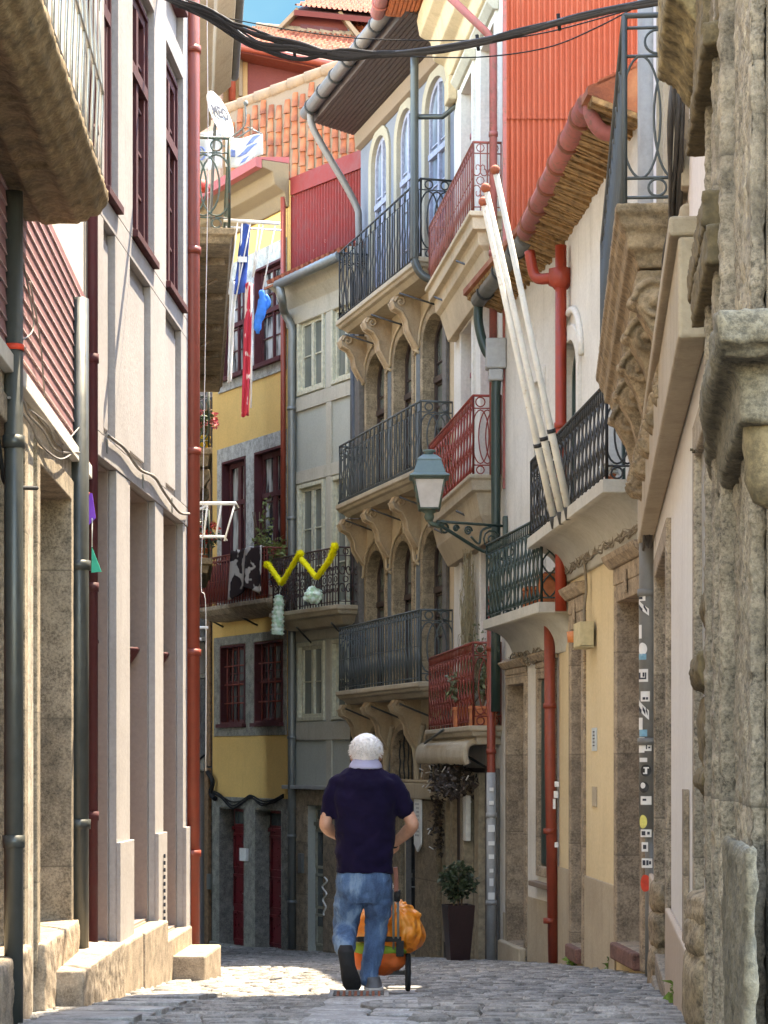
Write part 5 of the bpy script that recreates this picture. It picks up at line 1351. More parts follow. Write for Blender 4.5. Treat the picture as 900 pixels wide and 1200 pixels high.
# ============================================================ RIGHT, near: white house with granite door frames, ornate stone balcony
N_ = Fac(.4895 + .099 * 9.3, 9.3, .4895 + .099 * 18.1, 18.1)
def house_n():
    f = N_; L = f.L; t = thing('ornate_balcony_house', f.pt(L / 2, gz(14), 0), 'near right white house with granite door frames and a carved stone balcony', 'house')
    def Ho(a, b, z0, z1): u0, u1 = sorted((f.U(a), f.U(b))); return dict(u0=u0, u1=u1, z0=z0, z1=z1)
    zt = f.Z(800, 460) if False else 3.62
    ds = [Ho(772, 785.5, .12, 3.0), Ho(790 if False else 822, 836, .32, 3.0)]
    ds.append(Ho(800, 803, .4, 3.0)) if False else None
    bm = new(); wall(f, bm, [(0, -1), (L, -1), (L, zt), (0, zt)], ds, .30, .01, 4); fix(bm); obj('wall', bm, 'white2', t)
    for d in ds:
        sw = .16
        bm = new(); ring(f, bm, d, 0, sw, -.3, .035); fix(bm); obj('stone_surround', bm, 'gran2', t, bev=.012)
        door(f, d, 'darkwood', t, -.27, 2)
        bm = new(); f.box(bm, d['u0'] - .15, d['u1'] + .15, -1, d['z0'] - .163, .002, .06); obj('door_sill', bm, 'gran2', t, bev=.02)
    bm = new()
    edges = sorted([(min(d['u0'], d['u1']) - .165, d['u1'] + .165) for d in ds]); prev = 0
    for a, b in edges + [(L, L)]:
        if a - prev > .05: f.box(bm, prev, a, -1, f.Z(800, 1090) if prev else f.Z(825, 1150), .002, .04)
        prev = b
    obj('plinth', bm, 'pinkplinth', t, bev=.012)
    bm = new(); f.pxbox(bm, 806, 808, 807, 925, 1105, .003, .03); obj('conduit', bm, 'tan', t)
    # rubble corner buttress by the drainpipe, and the rough bollard-like guard stone near the camera
    bm = new(); r = random.Random(8); z = gz(17.6) - .1
    for k, (h_, w_) in enumerate(((.50, .21), (.30, .19), (.26, .17))):
        q = f.pt(f.U(772), z + h_ / 2, -.01); rock(bm, q, (w_ * .42, .20, h_ * .5), .16, k); z += h_ * .9
    obj('guard_stone', bm, 'granrough2', t)
    # stone string course rising with the eye, white upper floor
    bm = new(); f.box(bm, -.1, L - .05, 3.42, 3.86, .003, .13); f.box(bm, -.1, L - .03, 3.863, 3.95, .003, .17); obj('string_course', bm, 'tanlight', t, bev=.015)
    ups = [Ho(a, b, 4.75, 7.9) for a, b in ((792, 806), (776, 784))]
    bm = new(); wall(f, bm, [(0, 3.63), (L, 3.63), (L, 12.9), (0, 12.9)], ups, .25, .01, 4); fix(bm); obj('upper_wall', bm, 'whitepink', t)
    for d in ups: surround(f, d, 'tanlight', t, .16, .04, .2); window(f, d, 'whiteold', 'glassg', t, -.12, .08, 2, 5, .09)
    bm = new(); f.prof(bm, [(0, 12.6), (.2, 12.7), (.3, 13.0), (0, 13.3)], 0, L); fix(bm); obj('eaves', bm, 'tanlight', t)
    # the carved balcony: moulded slab on big scroll brackets
    wf = f; f = Fac(1.306 + .42, 12.0, 1.729 + .42, 17.4); ua, ub = 0.0, f.L; z = 4.74; pr = .42
    lv = [(0, 0), (.05, 0), (.07, .02), (.12, .03), (.16, .06), (.24, .07), (.26, .11), (.34, .13)]
    bm = new(); slab(f, bm, ua, ub, [(z - a, b) for a, b in lv], pr, -.12); b = obj('balcony', bm, 'carved', t, bev=.012)
    for i, u in enumerate((ua + .14, ua + 1.15, ua + 2.2, ua + 3.3, ua + 4.4)):
        for k in (0,):
            c = new(); w = .22; z0 = z - .35
            pts = [(-.12, z0), (.29, z0), (.31, z0 - .07), (.29, z0 - .22), (.21, z0 - .36), (.17, z0 - .5), (.20, z0 - .62), (.15, z0 - .74), (.06, z0 - .80), (-.12, z0 - .82)]
            f.prof(c, pts, u, u + w)
            for uu in (u - .012, u + w + .012):
                for (cw, cz, rr, sg) in ((.19, z0 - .18, .13, 1), (.10, z0 - .66, .10, -1)):
                    tube(c, [f.pt(uu, cz + sg * rr * (1 - q / 26) * math.sin(q * .5), cw + rr * (1 - q / 26) * math.cos(q * .5)) for q in range(25)], [.022] * 12 + [.018] * 13, 6)
                    ball(c, f.pt(uu, cz, cw), .04, 2)
            tube(c, [f.pt(u + w / 2, z0 - .12 - .02 * q, .30 - .01 * q) for q in range(6)], [.05, .07, .08, .07, .05, .02], 8)
            fix(c); obj('scroll_bracket', c, 'carved', b, bev=.01)
    bm = new()
    for i in range(4):
        u = ua + .42 + i * 1.05; f.box(bm, u, u + .62, z - .47, z - .343, .02, .22)
        ball(bm, f.pt(u + .3, z - .46, .12), (.11, .24, .10), 3, .25, i)
    obj('carved_panel', bm, 'carved', b, bev=.02)
    bm = new(); f.prof(bm, [(0, z - .72), (.10, z - .70), (.14, z - .55), (.11, z - .25), (0, z - .22)], ua - .9, ua - .42); fix(bm); obj('half_column', bm, 'tanlight', t, bev=.05)
    rb, hb = new(), new(); k = .05
    A, B2, C2, D2 = f.pt(ua + k, z, .0), f.pt(ua + k, z, pr - k), f.pt(ub - k, z, pr - k), f.pt(ub - k, z, 0)
    h_ = 1.07
    # end panel: flat bars and tall interlaced ovals, as on the near side
    def flatbar(a, b, w=.028, t_=.008):
        a, b = Vector(a), Vector(b); tube(rb, [a, b], w / 2, 4)
    ex = (B2 - A).normalized(); Lp = (B2 - A).length; ez = Vector((0, 0, 1))
    for q in (A, B2, C2, D2): flatbar(q, q + ez * h_, .034)
    for zz in (.04, .15, .84, 1.0): flatbar(A + ez * zz, B2 + ez * zz, .02)
    tube(rb, [A + ez * h_, B2 + ez * h_], .016, 6)
    for cx, w in ((Lp * .25, Lp * .30), (Lp * .75, Lp * .30), (-Lp * .02, 0)):
        if w: tube(rb, [A + ex * min(Lp - .004, max(.004, cx + w * math.cos(i * math.pi / 16))) + ez * (.495 + .345 * math.sin(i * math.pi / 16)) for i in range(32)], .0075, 6, closed=True)
    for zz, rr in ((.095, .05), (.92, .07)): tube(rb, [A + ex * (Lp * .5 + rr * math.cos(i * math.pi / 10)) + ez * (zz + rr * .95 * math.sin(i * math.pi / 10)) for i in range(20)], .0075, 6, closed=True)
    panel(rb, hb, B2, C2, h_, 'bars', .36, .009)
    obj('railing', rb, 'greyiron', b); obj('handrail', hb, 'greyiron', b)
    f = wf
    # pipes at the joint with the yellow front
    q = Vector((2.255, 17.95, 0))
    p = pipe('downpipe', [(q.x, q.y, z) for z in (gz(17.9) - .02, 1.05)], .058, 'greypipe2', t)
    p = pipe('downpipe', [(q.x - .035, q.y, z) for z in (1.0, 3, 4.35)], .075, 'greypipe2', t, [((q.x - .035, q.y, z), (0, 0, 1)) for z in (3.0, 1.75)])
    p2 = pipe('downpipe', [(q.x - .01, q.y + .1, z) for z in (3.7, 8, 9.6)], .10, 'lightpipe', t, [((q.x - .01, q.y + .1, 8.2), (0, 0, 1))])
    # stickers up the drainpipe
    cx, cy, rr = q.x - .035, q.y, .0775
    def stick(bm, px0, px1, py0, py1, k=0, rot=0, dz=.0, disc=False):
        """patch bent round the pipe"""
        n = 7; z0, z1 = CZ + (HY - py1) / FPX * (cy - .07), CZ + (HY - py0) / FPX * (cy - .07)
        a0 = math.asin(max(-.98, min(.98, (P(px0, 0, cy - .05).x - cx) / rr))); a1 = math.asin(max(-.98, min(.98, (P(px1, 0, cy - .05).x - cx) / rr)))
        R_ = rr + .0012 + k; pts = []
        if disc:
            am, zm = (a0 + a1) / 2, (z0 + z1) / 2
            ctr = bm.verts.new((cx + R_ * math.sin(am), cy - R_ * math.cos(am), zm)); rg = [bm.verts.new((cx + R_ * math.sin(am + (a1 - a0) / 2 * math.cos(t_)), cy - R_ * math.cos(am + (a1 - a0) / 2 * math.cos(t_)), zm + (z1 - z0) / 2 * math.sin(t_))) for t_ in [2 * math.pi * i / 20 for i in range(20)]]
            for i in range(20): bm.faces.new((ctr, rg[i], rg[(i + 1) % 20]))
            return
        V = [[bm.verts.new((cx + R_ * math.sin(a0 + (a1 - a0) * i / n), cy - R_ * math.cos(a0 + (a1 - a0) * i / n), zz + rot * (i / n - .5) * .08)) for i in range(n + 1)] for zz in (z0, z1)]
        for i in range(n): bm.faces.new((V[0][i], V[0][i + 1], V[1][i + 1], V[1][i]))
    def ink(o, cells):
        bm = new()
        for c in cells: stick(bm, *c[:4], k=.0012, rot=c[4] if len(c) > 4 else 0)
        obj('sticker_print', bm, 'ink', o)
    def st(mat, px0, px1, py0, py1, rot=0, disc=False, inks=()):
        bm = new(); stick(bm, px0, px1, py0, py1, 0, rot, disc=disc); o = obj('sticker', bm, mat, p)
        if inks: ink(o, inks)
        return o
    st('stickw', 746, 756, 692, 704, inks=((747.5, 754, 695, 697), (748, 753, 699, 702)))
    st('stickw', 747, 760, 708, 716, -1, inks=((749, 753, 710, 714, -.6), (754, 758, 711, 715, -.6)))
    st('stickw', 748, 752, 732, 748)
    st('stickw', 746, 758, 753, 768, disc=True); st('stickb', 749, 757, 766, 773)
    st('stickw', 747, 759, 784, 799, inks=((749, 751, 788, 796), (751, 756, 794, 796), (753, 755, 788, 793), (755.5, 757, 788, 796)))
    st('stickw', 751, 761, 810, 822, inks=((753, 756, 817, 820), (756.6, 759, 817, 820)))
    st('stickw', 747, 760, 826, 837, -1.2, inks=((749, 752, 829, 834, -.5), (753, 756, 830, 835, -.5), (756.5, 758.5, 831, 836, -.5)))
    st('stickw', 749, 753, 841, 855); st('stickb', 750, 758, 855, 863)
    st('stickw', 749, 755, 864, 882); st('stickw', 755, 763, 867, 880, inks=((756.5, 758, 869, 878), (759, 761.5, 870, 872), (759, 761.5, 875, 877)))
    st('stickw', 750, 758, 888, 893)
    a = st('stickk', 751, 763, 896, 910, disc=True); bm = new(); stick(bm, 755.5, 758, 899, 907, .0012); stick(bm, 754, 760, 899, 900.5, .0012); stick(bm, 753.5, 757, 905.5, 907, .0012); obj('sticker_print', bm, 'stickw', a)
    a = st('stickk', 750, 760, 916, 929, disc=True); bm = new(); stick(bm, 751, 756, 917, 924, .0012, disc=True); obj('sticker_print', bm, 'stickw', a)
    st('stickw', 751, 763, 933, 943, inks=((753, 757, 936, 938.5),))
    a = st('sticky', 750, 758, 955, 971, disc=True)
    st('stickw', 751, 763, 972, 981, inks=((752, 756, 974, 979), (758, 761, 974.5, 978)))
    st('stickw', 752, 759, 987, 998, inks=((753.5, 757, 990, 995),))
    st('stickw', 752, 764, 1006, 1017, inks=((753, 756, 1008, 1014), (757, 759.5, 1008, 1014), (760, 762.5, 1009, 1013)))
    st('stickr', 751, 762, 1025, 1045, disc=True)
    # cable bundle climbing past the brackets
    bm = new(); r = random.Random(12)
    path = [(762, 640, 17.4), (768, 590, 17), (776, 530, 15.8), (785, 470, 14.6), (795, 415, 13.4), (803, 370, 12.4), (809, 300, 11.7), (812, 230, 11.3), (813, 150, 11), (812, 90, 10.9)]
    for j in range(11):
        pts = []
        for i, (a_, b_, Y) in enumerate(path):
            w = .07 + .03 * math.sin(j * 2.1 + i); uu = (Y - f.p.y) / f.d.y
            pts.append(f.pt(uu + r.uniform(-.10, .10), CZ + (HY - b_) / FPX * Y + r.uniform(-.03, .03), .02 + w * r.uniform(.2, 1.0)))
        tube(bm, smooth(pts, 4), r.choice((.008, .010, .013)), 5)
    obj('wall_cable', bm, 'cabledk', t)
M['white2'] = plaster('white_render_right', (.70, .67, .62), (.32, .27, .22), .4, .5)
M['whitepink'] = plaster('pinkish_white_render', (.70, .64, .60), (.3, .22, .18), .5, .5)
M['gran2'] = granite('warm_granite', (.36, .29, .21), .7, 55, (.12, .09, .06), .6, .7, joints=1.1)
M['pinkplinth'] = plaster('buff_plinth', (.46, .36, .27), (.2, .15, .1), .5, .4)
M['granrough2'] = granite('rubble_stone', (.28, .21, .13), .6, 30, (.09, .06, .035), .7, 1.0)
M['carved'] = granite('weathered_carved_stone', (.31, .23, .14), .45, 30, (.06, .045, .025), .85, .9)
M['greypipe2'] = metal('grey_pvc_pipe', (.16, .16, .15), .5)
M['cabledk'] = flat('dusty_dark_cable', (.06, .052, .045), .7)
house_n()

# ============================================================ RIGHT, nearest: carved granite chapel front
Q_ = Fac(.4895 + .099 * 5.0, 5.0, .4895 + .099 * 9.28, 9.28)
def house_q():
    f = Q_; L = f.L; t = thing('granite_front', f.pt(L, gz(9.2), 0), 'nearest right facade of dark rough granite with fluted pilasters and stone brackets', 'church')
    U = f.U
    bm = new(); wall(f, bm, [(.85, -1), (L, -1), (L, 13.3), (.85, 13.3)], [], .1, .0, .6); fix(bm); obj('wall', bm, 'granrough', t)
    # stacked half-round pilaster strips at the far corner
    bm = new()
    for a, b, z0, z1, w in ((826, 837, 2.72, 4.60, .10), (838, 846, 2.60, 4.2, .07)):
        u0, u1 = sorted((U(a, .05), U(b, .05))); c, hw = (u0 + u1) / 2, (u1 - u0) / 2 + .02; n = 8; pts = []
        ppts = [(c + hw * math.cos(math.pi * i / n), .02 + w * math.sin(math.pi * i / n)) for i in range(n + 1)]
        A = [bm.verts.new(f.pt(u, z0 + .18 * abs(u - u0), w_)) for u, w_ in ppts]; B = [bm.verts.new(f.pt(u, z1, w_)) for u, w_ in ppts]
        for i in range(n): fc = bm.faces.new((A[i], A[i + 1], B[i + 1], B[i])); fc.smooth = True
        bm.faces.new(A[::-1]); bm.faces.new(B)
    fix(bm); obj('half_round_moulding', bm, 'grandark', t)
    bm = new()
    for (a, b, z0, z1, w) in ((824, 848, 4.05, 4.14, .12), (824, 846, 3.45, 3.58, .115), (828, 848, 3.30, 3.44, .11)):
        u0, u1 = sorted((U(a, .05), U(b, .05))); f.box(bm, u0, u1, z0, z1, .0, w)
    for (a, b, z1, w) in ((826, 838, 9, .10), (838.5, 850, 9, .07)):
        u0, u1 = sorted((U(a, .05), U(b, .05))); f.box(bm, u0 - .005, u1 + .005, 4.143, z1, .0, w)
    obj('moulding_block', bm, 'grandark', t, bev=.03)
    # fluted pilasters
    bm = new(); u = U(849); r = random.Random(1); k = 0
    while u > 1.1:
        w = r.uniform(.07, .17); f.box(bm, u - w, u, -1, 9, .0, r.choice((.075, .03, .055, .045))); u -= w + r.uniform(.02, .06); k += 1
    obj('fluted_pilaster', bm, 'granrough', t, bev=.02)
    # big moulded sill: a slab splayed out from the wall, its underside stepped
    bm = new(); uu = lambda y: (y - f.p.y) / f.d.y
    for (z0, z1, k) in ((2.675, 2.765, 1.0), (2.655, 2.673, .90), (2.50, 2.652, .62)):
        pl = [(uu(5.5 + (1 - k) * .5), 0), (uu(5.5 + (1 - k) * .5), .186 * k), (uu(6.7), .165 * k), (uu(8.4), .05 * k), (uu(8.6), 0)]
        prism(bm, [f.pt(u, z0, w - .01) for u, w in pl], (0, 0, z1 - z0))
    fix(bm); obj('sill_bracket', bm, 'mossy', t, bev=.02); u1 = uu(6.3)
    # rounded boss below it
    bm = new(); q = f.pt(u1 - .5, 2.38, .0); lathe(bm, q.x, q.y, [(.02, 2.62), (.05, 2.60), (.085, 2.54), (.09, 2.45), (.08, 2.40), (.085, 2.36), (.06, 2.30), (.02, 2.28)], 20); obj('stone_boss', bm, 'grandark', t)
    # small scroll brackets lower down
    bm = new(); u = (8.55 - f.p.y) / f.d.y
    f.prof(bm, [(0, 2.28), (0.050, 2.28), (0.060, 2.20), (0.030, 2.14), (0.015, 2.02), (0, 2.0)], u - .3, u + .3)
    f.prof(bm, [(0, 2.02), (0.090, 2.02), (0.100, 1.95), (0.080, 1.89), (0.010, 1.86), (0, 1.86)], u - .34, u + .34)
    f.prof(bm, [(0, 1.85), (0.050, 1.84), (0.070, 1.76), (0.065, 1.68), (0.060, 1.6), (0, 1.58)], u - .3, u + .3)
    f.prof(bm, [(0, 1.575), (0.075, 1.56), (0.085, 1.5), (0.040, 1.46), (0.025, 1.30), (0, 1.2)], u - .32, u + .32)
    fix(bm); obj('scroll_bracket', bm, 'grandark', t, bev=.025)
    # rough base stones
    bm = new(); r = random.Random(4)
    for k, (py, h_, w_, o) in enumerate(((1160, .34, .085, 0), (1098, .19, .075, .01), (1066, .15, .065, .0))):
        q = f.pt((9.0 - f.p.y) / f.d.y, CZ + (HY - py) / FPX * 9.0, .02); rock(bm, q, (w_ * 1.05, .24, h_ * .52), .16, k + 3)
    obj('guard_stone', bm, 'granrough2', t)
    bm = new(); u0, u1 = U(887, .08), U(858, .08); f.box(bm, u0, u1, -1, CZ + (HY - 960) / FPX * 8.0, .08, .11); f.box(bm, u0 - .05, u1 + .05, -1, .25, .11, .16); obj('base_slab', bm, 'mossy', t, bev=.02)
    # the dark shell-shaped stone that hangs over the street at the top
    bm = new(); Y0, Y1 = 8.2, 9.25
    u0, u1 = (Y0 - f.p.y) / f.d.y, (Y1 - f.p.y) / f.d.y; zq = lambda py: CZ + (HY - py) / FPX * 9.25
    pts = [(0, zq(136)), (.04, zq(135)), (.09, zq(128)), (.12, zq(115)), (.145, zq(104)), (.18, zq(97)), (.215, zq(92)), (.215, 5.6), (0, 5.6)]
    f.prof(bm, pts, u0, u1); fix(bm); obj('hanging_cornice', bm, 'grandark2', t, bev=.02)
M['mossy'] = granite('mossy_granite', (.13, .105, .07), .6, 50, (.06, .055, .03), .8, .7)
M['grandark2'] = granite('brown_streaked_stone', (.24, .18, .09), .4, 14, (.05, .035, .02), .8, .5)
house_q()
# ============================================================ THINGS IN THE STREET
def remesh(o, vox, it=3, smooth_=True):
    m = o.modifiers.new('remesh', 'REMESH'); m.mode = 'VOXEL'; m.voxel_size = vox; m.use_smooth_shade = True
    s = o.modifiers.new('smooth', 'SMOOTH'); s.iterations = it; s.factor = .5
    return o
def wrinkle(o, size, strength, name='folds'):
    tx = bpy.data.textures.new(name, 'CLOUDS'); tx.noise_scale = size; tx.noise_depth = 2
    d = o.modifiers.new('folds', 'DISPLACE'); d.texture = tx; d.strength = strength; d.mid_level = .5; d.texture_coords = 'LOCAL'
def loft(bm, secs, n=20):
    """secs: (centre, rx, ry[, tilt axis ignored]) horizontal ellipses, closed"""
    rings = []
    for s in secs:
        c, rx, ry = Vector(s[0]), s[1], s[2]; p = s[3] if len(s) > 3 else 2.0
        ring_ = []
        for j in range(n):
            a = 2 * math.pi * j / n; ca, sa = math.cos(a), math.sin(a)
            ring_.append(bm.verts.new(c + Vector((rx * math.copysign(abs(ca) ** (2 / p), ca), ry * math.copysign(abs(sa) ** (2 / p), sa), 0))))
        rings.append(ring_)
    for A, B in zip(rings, rings[1:]):
        for j in range(n): bm.faces.new((A[j], A[(j + 1) % n], B[(j + 1) % n], B[j]))
    bm.faces.new(rings[0][::-1]); bm.faces.new(rings[-1])
def limb(bm, pts, rs, n=14, sub=5):
    pp = smooth(pts, sub); k = len(pts) - 1; rr = []
    for i in range(len(pp)):
        t = i / sub; a = min(int(t), k - 1); u = t - a; rr.append(rs[a] * (1 - u) + rs[a + 1] * u)
    tube(bm, pp, rr, n)
    ball(bm, pts[0], rs[0] * .98, 2); ball(bm, pts[-1], rs[-1] * .98, 2)
M['skin'] = flat('skin', (.50, .26, .17), .55, .12, 30)
M['hair'] = flat('white_hair', (.86, .82, .80), .8, .12, 60)
def shirtmat():
    m, n, b = nt('navy_polo_cloth'); v = coords(n)
    n.links.new(ramp(n, noi(n, v, 6, 5), [(.3, (.005, .003, .016)), (.7, (.010, .006, .028))]), b.inputs['Base Color'])
    b.inputs['Roughness'].default_value = .95; b.inputs['Specular IOR Level'].default_value = .15; b.inputs['Sheen Weight'].default_value = .03; bump(n, b, noi(n, v, 220, 2), .25, .003); return m
M['shirt'] = shirtmat()
def jeansmat():
    m, n, b = nt('blue_denim'); v = coords(n); vz = coords(n, (1, 1, .35))
    a = noi(n, vz, 7, 6, .65); w = noi(n, v, 160, 2)
    c = ramp(n, a, [(.40, (.018, .045, .11)), (.52, (.06, .13, .26)), (.62, (.22, .33, .46))])
    n.links.new(mix(n, .3, c, ramp(n, w, [(.3, (.03, .06, .12)), (.7, (.12, .2, .33))])), b.inputs['Base Color'])
    b.inputs['Roughness'].default_value = .9; bump(n, b, mix(n, .4, w, a), .5, .006); return m
M['jeans'] = jeansmat()
M['collar'] = flat('lilac_collar', (.42, .42, .62), .9, .08)
M['rubber'] = flat('black_rubber', (.014, .014, .015), .8, .3, 30)
M['solew'] = flat('white_sole', (.62, .60, .56), .7, .1)
M['suede'] = flat('grey_suede', (.14, .14, .15), .9)
M['eye'] = flat('eye', (.05, .04, .03), .2)

def person():
    Y = 14.5; k = 172.4
    q = lambda px, py, dy=0: Vector(((px - 450) / k, Y + dy, CZ + (890 - py) / k))
    t = thing('person', (-.09, Y, 0), 'white-haired man seen from behind in navy polo shirt and jeans walking down the street', 'person')
    # body: one remeshed surface
    bm = new(); hx = -.122
    hc = Vector((hx, Y + .03, 1.655))
    ball(bm, hc, (.077, .095, .118), 3); ball(bm, hc + Vector((0, .035, -.075)), (.058, .062, .060), 3)
    ball(bm, hc + Vector((0, .102, -.02)), (.014, .026, .026), 2)
    for s in (-1, 1): ball(bm, hc + Vector((s * .096, .004, -.035)), (.016, .024, .036), 2); ball(bm, hc + Vector((s * .032, .082, .018)), (.022, .016, .010), 2)
    ball(bm, hc + Vector((0, .088, -.062)), (.027, .014, .008), 2)
    limb(bm, [hc + Vector((0, -.015, -.06)), Vector((hx, Y - .01, 1.52)), Vector((hx + .005, Y, 1.44))], [.062, .064, .075])
    loft(bm, [(Vector((hx, Y, .90)), .155, .115), (Vector((hx, Y + .01, 1.05)), .165, .125), (Vector((hx, Y, 1.25)), .18, .12), (Vector((hx, Y, 1.40)), .16, .10), (Vector((hx, Y, 1.47)), .09, .07)])
    SL, SR = q(392, 922), q(463, 920)
    EL, ER = q(381, 966, -.02), q(484, 966, -.03)
    WL, WR = q(402, 984, .20), q(462, 990, .17)
    limb(bm, [q(400, 924), q(387, 944), EL], [.045, .046, .043]); limb(bm, [q(456, 922), q(472, 943), ER], [.045, .046, .043])
    limb(bm, [EL, EL.lerp(WL, .35) + Vector((-.01, 0, -.005)), WL], [.043, .046, .029]); limb(bm, [ER, ER.lerp(WR, .35) + Vector((.01, 0, 0)), WR], [.043, .047, .029])
    def hand(w, d, side, grip):
        d = Vector(d).normalized(); up = Vector((0, 0, 1)); sx = d.cross(up).normalized(); dn = sx.cross(d)
        ball(bm, w + d * .05, .001, 1)
        limb(bm, [w, w + d * .04, w + d * .085], [.027, .034, .033], 10, 3)
        for i, l in enumerate((.070, .078, .072, .056)):
            b0 = w + d * .085 + up * (.026 - .0175 * i)
            c = b0 + d * l * .5 + sx * side * .006; e = c + (d * .3 + sx * side * .9).normalized() * l * .35; g = e + (sx * side * .6 - d * .8).normalized() * l * .3
            limb(bm, [b0 - d * .02, c, e, g], [.0095, .009, .0085, .0078], 8, 2)
        limb(bm, [w + d * .025 + up * .02, w + d * .06 + up * .045 + sx * side * .012, w + d * .088 + up * .048 + sx * side * .03], [.012, .0105, .009], 8, 2)
    hand(WL, (.25, .75, -.25), 1, 0); hand(WR, (.05, .8, -.30), -1, 1)
    # legs
    hipL, hipR = q(408, 1030), q(444, 1030)
    knL, knR = q(405, 1083, .10), q(441, 1092, .06)
    anL, anR = q(406, 1118, -.22), q(434, 1146, .02)
    limb(bm, [hipL, hipL.lerp(knL, .5), knL], [.085, .075, .055]); limb(bm, [hipR, hipR.lerp(knR, .5), knR], [.085, .075, .055])
    limb(bm, [knL, knL.lerp(anL, .35), anL], [.054, .055, .034]); limb(bm, [knR, knR.lerp(anR, .35) + Vector((0, -.015, 0)), anR], [.054, .055, .034])
    limb(bm, [anL, anL + Vector((.02, .03, -.08)), anL + Vector((.04, .06, -.14))], [.034, .030, .022]); limb(bm, [anR, anR + Vector((.01, .07, -.045)), anR + Vector((.02, .15, -.055))], [.034, .033, .026])
    remesh(obj('body', bm, 'skin', t), .007, 2)
    # hair: close cropped white cap with a fuller back
    bm = new(); ball(bm, hc + Vector((0, -.022, .024)), (.102, .098, .100), 3); ball(bm, hc + Vector((0, -.034, -.018)), (.092, .074, .075), 3)
    for v in list(bm.verts):
        if v.co.y > hc.y + .055 and v.co.z < hc.z + .05: v.co.y = hc.y + .055
    o = remesh(obj('hair', bm, 'hair', t), .008, 2); wrinkle(o, .02, .012)
    bm = new(); r = random.Random(3)
    for i in range(1500):
        a, e = r.uniform(0, 2 * math.pi), r.uniform(-.55, 1.45); d = Vector((math.cos(a) * math.cos(e), math.sin(a) * math.cos(e), math.sin(e)))
        if d.y > .35 and d.z < .5: continue
        s0 = hc + Vector((d.x * .099, d.y * .095 - .026, d.z * .098 + .018)); dn = Vector((d.x * .35, d.y * .35, -.8 + r.uniform(-.3, .5))) + Vector((r.gauss(0, .35), r.gauss(0, .35), 0))
        tube(bm, [s0, s0 + dn.normalized() * .012 + d * .006, s0 + dn.normalized() * .026 + d * .006], [.0022, .0017, .0006], 3)
    obj('hair_strands', bm, 'hair', o)
    for s in (-1, 1):
        bm = new(); ball(bm, hc + Vector((s * .031, .088, .006)), .011, 2); obj('eye', bm, 'eye', t)
    # polo shirt
    bm = new(); cx = (427.5 - 450) / k
    loft(bm, [(q(426, 1023), .196, .135, 2.5), (q(426, 1010), .196, .135, 2.5), (q(427.5, 985), .198, .142, 2.5), (q(428, 955), .205, .145, 2.5), (q(428, 932), .222, .140, 2.6), (q(428, 915), .205, .115, 2.6), (q(428, 905), .155, .09, 2.3), (q(428, 897), .085, .068), (q(428, 893), .07, .06)], 28)
    limb(bm, [q(396, 917), q(388, 935, .0), q(384, 953, -.01)], [.060, .066, .060], 14); limb(bm, [q(460, 916), q(470, 934), q(474.5, 950, -.01)], [.060, .066, .060], 14)
    o = remesh(obj('polo_shirt', bm, 'shirt', t), .010, 3); wrinkle(o, .15, .045); wrinkle(o, .05, .012)
    bm = new(); lathe(bm, q(428.5, 890).x, Y + .0, [(.095, q(0, 902).z), (.115, q(0, 900).z), (.082, q(0, 890).z), (.070, q(0, 888).z)], 24, 1.1, .8); o = obj('collar', bm, 'collar', t)
    sdf = o.modifiers.new('sub', 'SUBSURF'); sdf.levels = 1; sdf.render_levels = 1
    # jeans
    bm = new(); c = (426 - 450) / k
    loft(bm, [(Vector((c, Y, q(0, 1058).z)), .155, .11, 2.4), (Vector((c, Y, q(0, 1042).z)), .192, .135, 2.4), (Vector((c, Y, q(0, 1026).z)), .186, .128, 2.4), (Vector((c, Y, q(0, 1012).z)), .165, .10, 2.4)], 24)
    limb(bm, [q(410, 1046), q(408, 1066, .03), q(406, 1086, .07), q(404, 1098, -.06), q(405, 1110, -.17)], [.104, .096, .083, .078, .070], 16)
    limb(bm, [q(443, 1046), q(443, 1066, .02), q(440, 1092, .04), q(436, 1120, .01), q(433, 1146, 0)], [.104, .092, .075, .068, .064], 16)
    o = remesh(obj('jeans', bm, 'jeans', t), .010, 2); wrinkle(o, .11, .036); wrinkle(o, .04, .012)
    # shoes: left one peeled up on its toe with the black sole facing us, right one flat
    bm = new(); r0 = Y - .30
    secs = [(q(406, 1104, -.22), .040), (q(406, 1111, -.25), .056), (q(408, 1127, -.25), .052), (q(411.5, 1142, -.225), .064), (q(413, 1152, -.18), .062), (q(413.5, 1158, -.13), .045)]
    rings = []
    for cc, w in secs:
        rings.append([bm.verts.new(cc + Vector((w * math.cos(a), (.035 * math.sin(a) if math.sin(a) < 0 else .105 * math.sin(a)), 0))) for a in [2 * math.pi * i / 16 for i in range(16)]])
    for A, B in zip(rings, rings[1:]):
        for j in range(16): bm.faces.new((A[j], A[(j + 1) % 16], B[(j + 1) % 16], B[j]))
    bm.faces.new(rings[0]); bm.faces.new(rings[-1][::-1]); fix(bm)
    remesh(obj('shoe', bm, 'rubber', t), .006, 2)
    bm = new(); g = gz(Y) + .012
    loft(bm, [(Vector((q(438, 0).x, Y + .06, g)), .066, .155, 2.6), (Vector((q(438, 0).x, Y + .06, g + .042)), .068, .158, 2.6)], 20); o2 = obj('sole', bm, 'solew', t)
    bm = new(); loft(bm, [(Vector((q(437.5, 0).x, Y + .06, g + .03)), .062, .150, 2.5), (Vector((q(437.5, 0).x, Y + .05, g + .07)), .057, .135, 2.4), (Vector((q(436, 0).x, Y + .0, g + .115)), .052, .085)], 20); sh = remesh(obj('shoe', bm, 'suede', t), .006, 2)
    bm = new(); tube(bm, [WR + Vector((0, -.02, .004)), WR + Vector((0, .0, 0))], .034, 12); obj('wristband', bm, 'rubber', t)
person()

